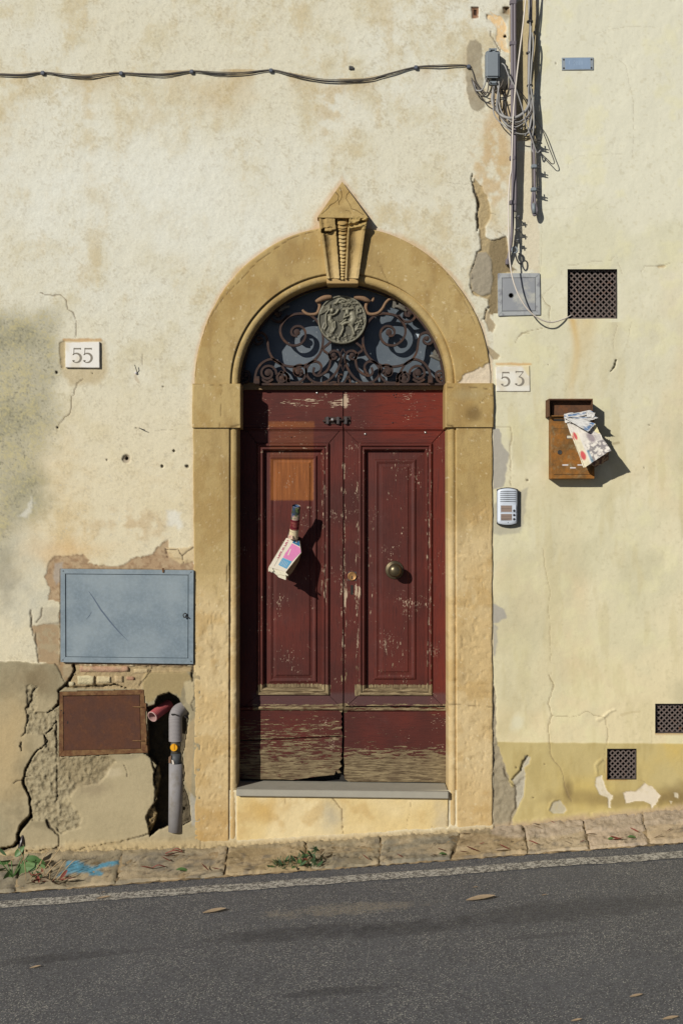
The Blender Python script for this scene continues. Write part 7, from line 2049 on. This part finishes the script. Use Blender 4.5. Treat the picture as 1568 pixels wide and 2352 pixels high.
mb = MB(); mb.box(1161, 594, 1168, 607, .0, .03); mb.build('end_clip', M['pipe'], co, bevel=.003)
# lamp-like brackets on short studs under the conduits, each throws a spiky shadow
for i, (x, y) in enumerate(((1190, 499), (1190, 527), (1188, 553))):
    t = thing('wall_anchor', ('topmost', 'middle', 'lowest')[i] + ' of three small wire anchors at the foot of the conduits', 'anchor', P(x, y, 0), 'wire anchors below the conduits')
    mb = MB(); tube(mb, [P(x, y, 0), P(x, y, .065)], .0035, 7); mb.build('rod', M['darkscrew'], t)
    mb = MB(); lathe(mb, P(x, y, .045), [(.009, 0), (.009, .008), (.0001, .009)], 6); mb.build('nut', M['screw'], t)
    mb = MB(); tube(mb, [P(x - 9, y + 1, .055), P(x + 5, y - 2, .058)], .003, 6); mb.build('cross_wire', M['darkscrew'], t)
    mb = MB(); tube(mb, [P(x + 2, y - 5, .05), P(x + 3, y + 7, .05)], .0025, 6); mb.build('clip', M['darkscrew'], t)
rg = thing('eye_bolt', 'grey steel eye ring holding a dark wire at the conduit foot', 'eye bolt', P(1181, 575, .03))
mb = MB(); cc = P(1181, 574, .06); tube(mb, [(cc[0] + .0155 * math.cos(a), cc[1] + .004 * math.sin(a), cc[2] + .018 * math.sin(a)) for a in np.linspace(0, 2 * math.pi, 22)], .0045, 8, cap=False); mb.build('ring', M['greyplastic'], rg, True)
mb = MB(); tube(mb, [P(1180, 567, .06), P(1181, 553, .055), P(1182, 540, .05)], .004, 7); mb.build('shank', M['darkscrew'], rg, True)
dtube('wire_loop', [(1183, 583, .06), (1186, 596, .055), (1193, 606, .05), (1199, 601, .045), (1198, 588, .045), (1190, 582, .05)], .0042, M['blackcable'], rg)
dtube('guy_wire', [(1183, 486, .05), (1184, 520, .05), (1182, 560, .055)], .003, M['darkscrew'], rg, 6)

# suspended cable bundle right of the conduits
ED = .075
def cable(label, pts, r, mat, name='cable', n=8, seg=8, group='cables hung on the house corner'):
    o = dtube(name, pts, r, M[mat], None, seg, n)
    return tag(o, label, 'cable', group)
cable('pale grey cable, outermost of the hanging bundle at the top', [(1214, -60, ED), (1214.5, 30, ED), (1217, 70, ED), (1215, 120, ED), (1213, 190, ED), (1215, 225, ED), (1220, 262, ED), (1214, 300, ED), (1205, 312, .06)], .0055, 'greycable')
cable('thick mauve grey cable in the hanging bundle', [(1217, -60, ED - .012), (1217.5, 50, ED - .012), (1214, 110, ED - .01), (1213.5, 200, ED - .01), (1218, 240, ED - .01), (1217, 300, ED - .012), (1224, 330, ED - .02)], .0075, 'pipe')
cable('black cable at the back of the hanging bundle', [(1220, -60, ED - .02), (1219, 60, ED - .02), (1219, 140, ED - .02), (1214, 200, ED - .02), (1217, 250, ED - .02), (1222, 290, ED - .02), (1226, 330, ED - .02)], .006, 'blackcable')
cable('black cable swinging wide to the right of the bundle', [(1233, -60, .05), (1232, 20, .045), (1226, 90, .04), (1222, 140, .045), (1220, 180, .055), (1216, 196, ED), (1217, 240, ED), (1221, 290, ED - .01)], .0034, 'blackcable')
cable('white flex joining the bundle under the black tie', [(1221, 75, ED + .004), (1224, 100, ED + .004), (1220, 150, ED + .004), (1218, 195, ED + .004), (1224, 245, ED), (1225, 290, ED - .005), (1219, 335, .05), (1224, 350, .05)], .0045, 'greycable')
cable('thin pale wire inside the bundle', [(1219, 60, ED + .008), (1217, 110, ED + .008), (1215, 160, ED + .008), (1213, 215, ED + .006), (1212, 262, ED), (1206, 285, .06), (1195, 296, .055)], .003, 'greycable')
hs = thing('hanging_strand', 'thick dark steel strand with three clamps, ending in a loop', 'cable', P(1228, 495, .05))
dtube('strand', [(1224, 318, .05), (1226, 370, .05), (1227, 430, .05), (1224, 440, .05)], .0075, M['pipe'], hs, 10)
dtube('strand_core', [(1220, 325, .045), (1221, 370, .045), (1222, 430, .045)], .005, M['darkcable'], hs, 8)
dtube('loop', [(1224, 436, .05), (1222, 455, .05), (1221, 475, .05), (1226, 494, .05), (1232, 484, .05), (1228, 465, .05), (1227, 440, .05)], .0078, M['pipe'], hs, 10)
mb = MB(); tube(mb, [P(1224, 468, .056), P(1226, 490, .056)], .0105, 12); mb.build('thimble', M['greyplastic'], hs, True)
for i, (x, y) in enumerate(((1228, 322), (1227, 381), (1226, 434))):
    mb = MB(); mb.box(x - 7, y - 4.5, x + 6, y + 4.5, .035, .066); mb.build('clamp', M['fitting'] if i == 0 else M['greyplastic'], hs, bevel=.004, seg=2)
    for dy in (-2.6, 3.2):
        mb = MB(); tube(mb, [P(x + 2, y + dy, .06), P(x + 15, y + dy + 3, .060)], .0035, 7); mb.build('clamp_bolt', M['darkscrew'], hs)
    mb = MB(); tube(mb, [P(x + 9, y - 6, .055), P(x + 10, y + 8, .055)], .0035, 6); mb.build('clamp_bar', M['darkscrew'], hs)
# ties
for i, (x, y) in enumerate(((1216, 50), (1214.5, 122), (1216, 197))):
    t = tag(MB().build('cable_tie', M['blackcable']), ('highest', 'middle', 'lowest')[i] + ' black tie round the hanging cable bundle', 'cable tie', 'ties on the hanging cable bundle')
    me = t.data; mb = MB(); lathe(mb, P(x, y, ED - .008), [(.016, -.005), (.018, -.004), (.018, .004), (.016, .005)], 14, (0, 0, 1))
    me.clear_geometry(); me.from_pydata(mb.v, [], mb.f)
# tall slack white cable from the top down to the large vent
cable('long slack white cable dropping to the large lattice vent', [(1212, -60, .13), (1206, 0, .125), (1200, 60, .12), (1186, 175, .115), (1178, 265, .10), (1174, 380, .10), (1170, 410, .10), (1167, 460, .10), (1167, 520, .10), (1170, 600, .105), (1181, 655, .105), (1203, 700, .095), (1231, 728, .075), (1262, 740, .05), (1290, 734, .02), (1306, 727, -.01), (1314, 722, -.05)], .0042, 'whitecable', n=10, group='slack white cables')
# diagonal white wire from the box to the clamp, then its black tail loop
cable('thin white wire slanting from the junction box to the strand clamp', [(1152, 146, .06), (1159, 152, .10), (1168, 175, .11), (1182, 200, .11), (1196, 240, .10), (1208, 285, .09), (1222, 322, .075), (1232, 350, .06), (1240, 345, .05)], .0036, 'greycable', group='slack white cables')
cable('thin black wire loop hanging furthest right on the yellow wall', [(1224, 330, .06), (1240, 350, .045), (1256, 366, .045), (1266, 376, .045), (1272, 372, .045), (1262, 345, .045), (1244, 298, .05), (1230, 275, .06)], .0027, 'blackcable')

# junction box
jb = thing('junction_box', 'grey plastic junction box with cable gland, on the peeling wall corner', 'junction box', P(1131, 182, 0))
q_ = lambda x, y: ZC((x, y))[0]
(a, b), (c_, e_) = q_(163, 400), q_(392, 824)
mb = MB(); mb.box(a, b, c_, e_, .0, .055); mb.build('box_base', M['greyplastic'], jb, bevel=.006, seg=2)
mb = MB(); mb.box(a + .5, b + 2, c_ - 2, e_ - 1, .057, .085); mb.build('box_lid', M['greyplastic'], jb, bevel=.008, seg=3)
for x0 in (216, 312):
    (a, b), (c_, e_) = q_(x0, 360), q_(x0 + 24, 410); mb = MB(); mb.box(a, b, c_, e_, .02, .07); mb.build('lid_hinge', M['greyplastic'], jb, bevel=.0015)
(a, b), (c_, e_) = q_(240, 362), q_(312, 388); mb = MB(); mb.box(a, b, c_, e_, .02, .045); mb.build('hinge_bar', M['greyplastic'], jb, bevel=.0015)
mb = MB(); tube(mb, [P(*q_(285, 820), .045), P(*q_(285, 880), .045)], [.012, .0135], 14); mb.build('gland', M['darkscrew'], jb, True)
(a, b), (c_, e_) = q_(218, 874), q_(352, 926); mb = MB(); mb.box(a, b, c_, e_, .03, .068); mb.build('gland_clamp', M['greyplastic'], jb, bevel=.005, seg=2)
for x in (238, 335):
    mb = MB(); lathe(mb, P(*q_(x, 902), .068), [(.0045, 0), (.004, .002), (.0001, .003)], 10); smesh(mb, 'clamp_screw', M['darkscrew'], jb)
def Qc(pts): return [(*q_(p[0], p[1]), p[2] if len(p) > 2 else .05) for p in pts]
cable('thick dark cable from the junction box gland', Qc(((285, 900, .045), (285, 1000, .045), (270, 1100, .045), (268, 1200, .045), (300, 1290, .05), (360, 1380, .06), (450, 1440, .075), (580, 1462, .085), (700, 1420, .085), (790, 1340, .08), (840, 1240, .075), (850, 1100, .072))), .0085, 'greycable', n=10, group='cables looping below the junction box')
for i, (pts, r, mt, lb) in enumerate((
    (((360, 850, .05), (370, 960, .055), (345, 1130, .06), (340, 1280, .065), (400, 1450, .07), (500, 1570, .08), (600, 1620, .08)), .0048, 'greycable', 'pale cable falling from the right of the junction box into the lowest loop'),
    (((330, 900, .05), (370, 1060, .055), (370, 1220, .06), (420, 1380, .07), (540, 1500, .085), (680, 1520, .09), (800, 1440, .085), (870, 1330, .08), (880, 1180, .07)), .0036, 'greycable', 'thin pale loop just under the thick cable loop'),
    (((270, 950, .05), (300, 1100, .055), (290, 1250, .06), (330, 1360, .065), (470, 1500, .08), (640, 1560, .09), (790, 1470, .09), (880, 1370, .08), (905, 1200, .07)), .0034, 'darkcable', 'brown loop crossing the conduits'),
    (((295, 1200, .055), (280, 1330, .055), (320, 1450, .06), (440, 1570, .07), (600, 1680, .08), (760, 1710, .08), (860, 1660, .07), (920, 1560, .06)), .0036, 'greycable', 'lowest pale loop beneath the junction box'),
    (((410, 1400, .06), (520, 1590, .075), (640, 1600, .085), (760, 1530, .085), (850, 1450, .08), (900, 1300, .07), (890, 1000, .07)), .0038, 'greycable', 'grey loop rising into the hanging bundle'),
    (((410, 1000, .02), (440, 1100, .02), (470, 1250, .03), (500, 1400, .04), (540, 1540, .05)), .0036, 'blackcable', 'black wire close to the wall below the junction box'),
    (((490, 640, .02), (500, 900, .02), (450, 1100, .02), (430, 1300, .03), (400, 1400, .04)), .0034, 'blackcable', 'black wire bowed right of the junction box'),
    (((170, 830, .05), (150, 930, .045), (100, 1020, .04), (30, 1030, .03), (0, 1000, .02), (-40, 860, .02)), .0042, 'greycable', 'pale cable curling up to the left of the junction box'),
    (((200, 830, .05), (205, 950, .05), (180, 1060, .045), (100, 1110, .04), (20, 1070, .03), (-30, 950, .02), (-60, 860, .02)), .0036, 'darkcable', 'brown cable curling left of the junction box'),
    (((440, 860, .05), (400, 960, .055), (330, 1030, .05), (230, 1060, .045), (100, 1040, .035), (20, 960, .025), (-60, 830, .02)), .0036, 'darkcable', 'brown cable from the right side of the junction box to the wall run'),
    (((90, 1120, .03), (150, 1200, .03), (240, 1240, .04)), .0036, 'blackcable', 'short black cable end below the grey cement patch'),
    (((560, 1100, .04), (480, 1130, .045), (380, 1150, .05), (300, 1240, .05)), .003, 'blackcable', 'thin black wire running left behind the conduits'),
    (((800, 1160, .05), (880, 1300, .06), (930, 1450, .05), (890, 1620, .04), (950, 1740, .05)), .0048, 'blackcable', 'black cable curving down to the uppermost strand clamp'),
    (((660, 1000, .1), (760, 1110, .07), (830, 1230, .06)), .0026, 'blackcable', 'fine black wire between conduit and bundle'))):
    cable(lb, Qc(pts), r, mt, group='cables looping below the junction box')

# horizontal run of cables with clips
hr = thing('cable_run', 'thin dark cables clipped along the cream wall, sagging toward the junction box', 'cable run', P(540, 178, 0))
RUN = [(-60, 172), (0, 171), (50, 171.5), (98, 166.5), (150, 172), (200, 175.5), (240, 171), (278, 167.5), (330, 170), (380, 170), (440, 163.5), (500, 168), (560, 168), (622, 161), (660, 168), (700, 177), (745, 184), (800, 185), (850, 182), (900, 168), (955, 154), (1010, 151), (1050, 150), (1076, 152), (1085, 165), (1091, 185), (1104, 205), (1112, 212)]
for k, (dy, sg, mt) in enumerate(((-2.0, 0.8, 'darkcable'), (0.2, -.6, 'darkcable'), (2.3, 1.4, 'blackcable'), (1.2, 2.0, 'blackcable'))):
    pts = []
    for i, (x, y) in enumerate(RUN):
        nearclip = min(abs(x - cx0) for cx0 in (98, 278, 440, 622, 955, 1076))
        f_ = min(1, nearclip / 60)
        pts.append((x, y + dy * (.55 + .45 * f_) + sg * f_ * math.sin(x / 47 + k * 2), .008 + .003 * (k % 2) + .004 * f_))
    dtube('cable', pts, .0021, M[mt], hr, 7, 6)
for x, y in ((98, 166.5), (278, 167.5), (440, 163.5), (622, 161), (955, 154), (1076, 152)):
    mb = MB(); mb.box(x - 4.2, y - 4.5, x + 4.2, y + 4.2, 0, .018); mb.build('clip', flat_mat('grey_clip', A(92, 96, 106), .6) if 'clipm' not in M else M['clipm'], hr, bevel=.003, seg=2)

# nails and wall hooks
t = thing('bent_nail', 'bent nail with a pale plastic plug, right of plate 55', 'nail', P(312, 855, 0))
mb = MB(); tube(mb, [P(316, 856, 0), P(312, 845, .02), (P(310, 838, .022))], .0022, 6); mb.build('nail', M['darkscrew'], t)
mb = MB(); lathe(mb, P(313, 857, 0), [(.007, 0), (.007, .008), (.004, .012), (.0001, .012)], 10); smesh(mb, 'plug', flat_mat('pale_plug', A(214, 204, 200), .6), t)
t = thing('bent_nail', 'thin bent nail left of the door, level with the impost foot', 'nail', P(323, 985, 0))
mb = MB(); tube(mb, [P(320, 983, 0), P(325, 985, .015), P(334, 988, .02)], .0022, 6); mb.build('nail', M['darkscrew'], t)
t = tag(MB().build('wall_plug', M['darkscrew']), 'tiny dark plug in the cream wall under the cable run', 'plug')
mb = MB(); mb.box(801, 152, 811, 158, 0, .012); t.data.clear_geometry(); t.data.from_pydata(mb.v, [], mb.f)

# ------------------------------------------------------------------ plants, leaves, debris
M['leafg'] = flat_mat('green_leaf', (.075, .15, .045), .5, 0, .35, 60)
M['leafp'] = flat_mat('pale_green_leaf', (.13, .22, .085), .5, 0, .3, 40)
M['leafd'] = flat_mat('dark_green_leaf', (.045, .085, .035), .55, 0, .35, 60)
M['leafr'] = flat_mat('red_brown_leaf', (.20, .05, .035), .6, 0, .4, 60)
M['leafb'] = flat_mat('dry_brown_leaf', (.26, .195, .125), .7, 0, .3, 60)
M['straw'] = flat_mat('dry_stem', (.36, .26, .14), .8, 0, .3, 60)
def leaf_mesh(name, ln, wd_, fold, curl, mat, n=5):
    V = []; F = []
    for i in range(n + 1):
        t = i / n
        w_ = wd_ * math.sin(math.pi * min(1, t * .93 + .05)) ** .8
        zc_ = curl * t * t * ln
        V += [(t * ln, -w_ / 2, fold * w_ / 2 + zc_), (t * ln, 0, zc_), (t * ln, w_ / 2, fold * w_ / 2 + zc_)]
    for i in range(n):
        b = i * 3
        F += [(b, b + 3, b + 4, b + 1), (b + 1, b + 4, b + 5, b + 2)]
    me = bpy.data.meshes.new(name); me.from_pydata(V, [], F); me.materials.append(mat)
    me.polygons.foreach_set('use_smooth', [True] * len(me.polygons))
    return me
LM = {k: leaf_mesh(k + '_leaf', 1, w_, f, c_, M[m]) for k, w_, f, c_, m in (('g', .5, .5, -.25, 'leafg'), ('w', .62, .4, -.15, 'leafp'), ('g2', .38, .4, .2, 'leafd'), ('r', .3, .6, .25, 'leafr'), ('b', .3, .5, .15, 'leafb'))}
def put_leaf(me, loc, size, yaw, pitch, roll, parent=None, name='leaf'):
    o = bpy.data.objects.new(name, me); C.objects.link(o)
    o.location = loc; o.scale = (size,) * 3
    o.rotation_euler = (roll, pitch, yaw)
    attach(o, parent)
    return o
def ground(px, py):
    """point of the pavement or road seen at a drawing position"""
    for k_, s_ in enumerate(np.linspace(KD, 0.0, 60)):
        x, y, z = P(px, py, float(s_))
        zz = back_z(x) * (1 - s_ / KD) + (SL * x + .012) * (s_ / KD)
        if k_ == 0 and z <= zz: break
        if z <= zz + .001 or k_ == 59: return Vector((x, y, zz + .010))
    p = road_at(px, py); return Vector((p[0], p[1], SL * p[0]))
R = random.Random(5)
# big leafy weed at the far left
pl = thing('weed', 'leafy green weed with dry stalks at the far left foot of the wall', 'weed', ground(40, 2020))
for (px, py, sz, k, rl, pt, yaw) in ((44, 1988, .17, 'w', 1.15, .75, .1), (58, 1986, .15, 'w', 1.25, .35, -.1), (62, 2000, .13, 'w', 1.0, .1, .1), (30, 1992, .11, 'g', 1.2, 1.9, 0), (50, 1980, .10, 'g', 1.2, 1.1, 0), (22, 1978, .10, 'g', 1.0, 2.9, .1), (24, 2008, .12, 'g', 1.0, 2.5, .1),
                            (60, 1972, .09, 'g', 1.0, .05, 0), (84, 1972, .07, 'g', .8, .2, .1), (38, 1965, .08, 'g', 1.2, -.9, 0), (14, 1995, .10, 'g2', .8, 3.1, 0), (46, 2015, .12, 'g', .6, 2.0, .2), (40, 2000, .13, 'w', .9, 1.4, .1), (20, 1960, .07, 'g2', 1.0, -2.2, 0)):
    g0 = ground(px, 2015); g0.z = P(px, py, .2)[2]; g0.y = -.20 + R.uniform(-.04, .03); g0.x = P(px, py, .2)[0]
    put_leaf(LM[k], g0, sz * .9, yaw, pt, rl + R.uniform(-.2, .2), pl)
for i in range(9):
    a = ground(60 + i * 9, 2026); b = a + Vector((R.uniform(-.08, .14), R.uniform(-.03, .04), R.uniform(.08, .18)))
    mb = MB(); tube(mb, smooth_path([a, (a + b) / 2 + Vector((.01, 0, .02)), b], 4), .0022, 5); mb.build('dry_stalk', M['straw'], pl, True)
for i in range(5):
    a = ground(30, 2020); b = a + Vector((R.uniform(-.12, .1), R.uniform(-.02, .04), R.uniform(.08, .15)))
    mb = MB(); tube(mb, [a, b], .003, 5); mb.build('stem', M['leafg'], pl, True)
for i in range(30):
    g0 = ground(max(2, R.gauss(104, 30)), R.uniform(2022, 2040)); g0.z += R.uniform(0, .035)
    put_leaf(LM[R.choice(('b', 'b', 'r', 'r', 'g2'))], g0, R.uniform(.03, .06), R.uniform(0, 6.3), R.uniform(-.6, .4), R.uniform(-.8, .8), pl)
pl2 = thing('weed', 'low dark green weed growing at the kerb edge below the doorstep', 'weed', ground(690, 1995))
for i in range(90):
    t = R.random()
    px = 598 + 136 * (t ** .7) + R.uniform(-8, 8)
    hgt = (.02 + .10 * max(0, (px - 630) / 100)) * R.random()
    g0 = ground(px, 2004 - (px - 598) * .075); g0.z += hgt; g0.y += R.uniform(-.03, .08) * (1 if px > 650 else .4)
    put_leaf(LM[R.choice(('g2', 'g2', 'g2', 'g'))], g0, R.uniform(.025, .055), R.uniform(0, 6.3), R.uniform(-.9, .3), R.uniform(-.6, .6), pl2)
for i in range(12):
    a = ground(640 + i * 8, 1996); b = a + Vector((R.uniform(-.03, .03), R.uniform(0, .03), R.uniform(.04, .09)))
    mb = MB(); tube(mb, [a, b], .002, 5); mb.build('stem', M['leafd'], pl2, True)
for i in range(8):
    g0 = ground(640 + R.uniform(0, 90), 1985); g0.z += R.uniform(0, .05); put_leaf(LM['r'], g0, .035, R.uniform(0, 6), R.uniform(-.5, .5), .3, pl2)
# dead leaves and twigs in the gutter
KL = 'dead leaf scraps along the kerb'
spots = [(130, 2035, .11), (150, 2030, .10), (95, 2040, .09), (165, 2040, .12), (80, 2030, .08), (120, 2042, .07), (190, 2034, .09), (375, 1972, .09), (395, 1985, .08), (350, 2000, .08), (480, 2005, .08), (505, 2002, .06), (575, 2003, .06), (560, 2006, .05),
         (742, 1990, .05), (850, 1982, .07), (985, 1973, .06), (1025, 1960, .08), (1008, 1970, .06), (1100, 1961, .10), (1135, 1959, .09), (1170, 1957, .08), (1075, 1963, .07), (1080, 1920, .08), (1240, 1900, .06), (1245, 1910, .07), (1280, 1899, .06), (1235, 1945, .07),
         (1342, 1922, .08), (1405, 1935, .08), (1425, 1933, .08), (1500, 1931, .07), (1465, 1917, .06), (1530, 1915, .05), (1555, 1932, .06), (1310, 1943, .05), (1330, 1940, .04), (1100, 1945, .04), (925, 1975, .05), (232, 2052, .04)]
for i, (px, py, sz) in enumerate(spots):
    k = 'r' if R.random() < .6 else 'b'
    o = put_leaf(LM[k], ground(px, py) + Vector((0, 0, .004)), sz * .8, R.choice((0, 3.1)) + R.uniform(-.6, .6), R.uniform(-.25, .1), R.uniform(-.6, .6), None, 'dead_leaf')
    o.scale.y *= R.uniform(.5, 1.1)
    lm = [q_ for q_ in ((220, 'beside the leafy weed'), (445, 'below the rusty hatch'), (640, 'below the left jamb'), (1030, 'below the doorstep'), (1145, 'below the right jamb'), (1300, 'below the mailbox'), (1440, 'below the smallest vent'), (9999, 'near the right edge')) if px < q_[0]][0][1]
    near = sorted([s for s in spots if [q_ for q_ in (220, 445, 640, 1030, 1145, 1300, 1440, 9999) if s[0] < q_][0] == [q_ for q_ in (220, 445, 640, 1030, 1145, 1300, 1440, 9999) if px < q_][0]])
    ords = ('leftmost', 'second from left', 'third from left', 'fourth from left', 'fifth from left', 'sixth from left', 'seventh from left', 'eighth from left', 'ninth from left', 'tenth from left')
    tag(o, ('reddish' if k == 'r' else 'tan') + ' leaf scrap on the kerb ' + lm + ', ' + ords[near.index((px, py, sz))], 'leaf', KL)
for (px, py, sz, yaw, lb) in ((405, 2004, .07, .1, 'green leaf scrap on the kerb left of the door'), (1440, 1930, .06, .1, 'green leaf scrap on the kerb right of the smallest vent'), (1395, 1934, .06, .2, 'green leaf scrap on the kerb under the smallest vent'), (1008, 1968, .05, .3, 'green leaf scrap on the kerb at the right end of the doorstep')):
    o = put_leaf(LM['g'], ground(px, py) + Vector((0, 0, .004)), sz, yaw, -.05, .2, None, 'green_leaf_scrap'); tag(o, lb, 'leaf', 'green leaf scraps along the kerb')
for (px, py, sz, yaw, lb) in ((466, 2099, .135, .08, 'long dry tan leaf on the road below the left jamb'), (1070, 2070, .165, -.02, 'longest dry tan leaf on the road, below the right jamb'), (1445, 2292, .06, .1, 'small dry leaf near the lower right corner of the road'),
                              (1520, 2344, .07, .05, 'dry leaf at the very bottom right of the road'), (1310, 2348, .05, .1, 'tiny dry leaf at the bottom edge of the road'), (68, 2226, .06, .2, 'small dry leaf on the road at far left'),
                              (222, 2066, .085, .05, 'dry leaf lying on the white line at left'), (1085, 2040, .03, 0, 'tiny leaf scrap on the road just below the white line'), (1243, 2058, .03, 0, 'tiny leaf scrap on the road right of the longest leaf')):
    o = put_leaf(LM['b'], ground(px, py) + Vector((0, 0, .004)), sz * .85, yaw, -.04, .15, None, 'fallen_leaf'); tag(o, lb, 'leaf', 'dry leaves on the road')
for i, (px, py, dx) in enumerate(((380, 1965, .10), (420, 1960, -.06), (350, 1998, .07))):
    a = ground(px, py); mb = MB(); tube(mb, smooth_path([a, a + Vector((dx / 2, -.01, .02)), a + Vector((dx, .01, .004))], 4), .0028, 5)
    tag(mb.build('twig', M['leafr'], None, True), ('upper curved', 'upper small', 'lower')[i] + ' dead twig on the second kerb stone from left', 'twig')
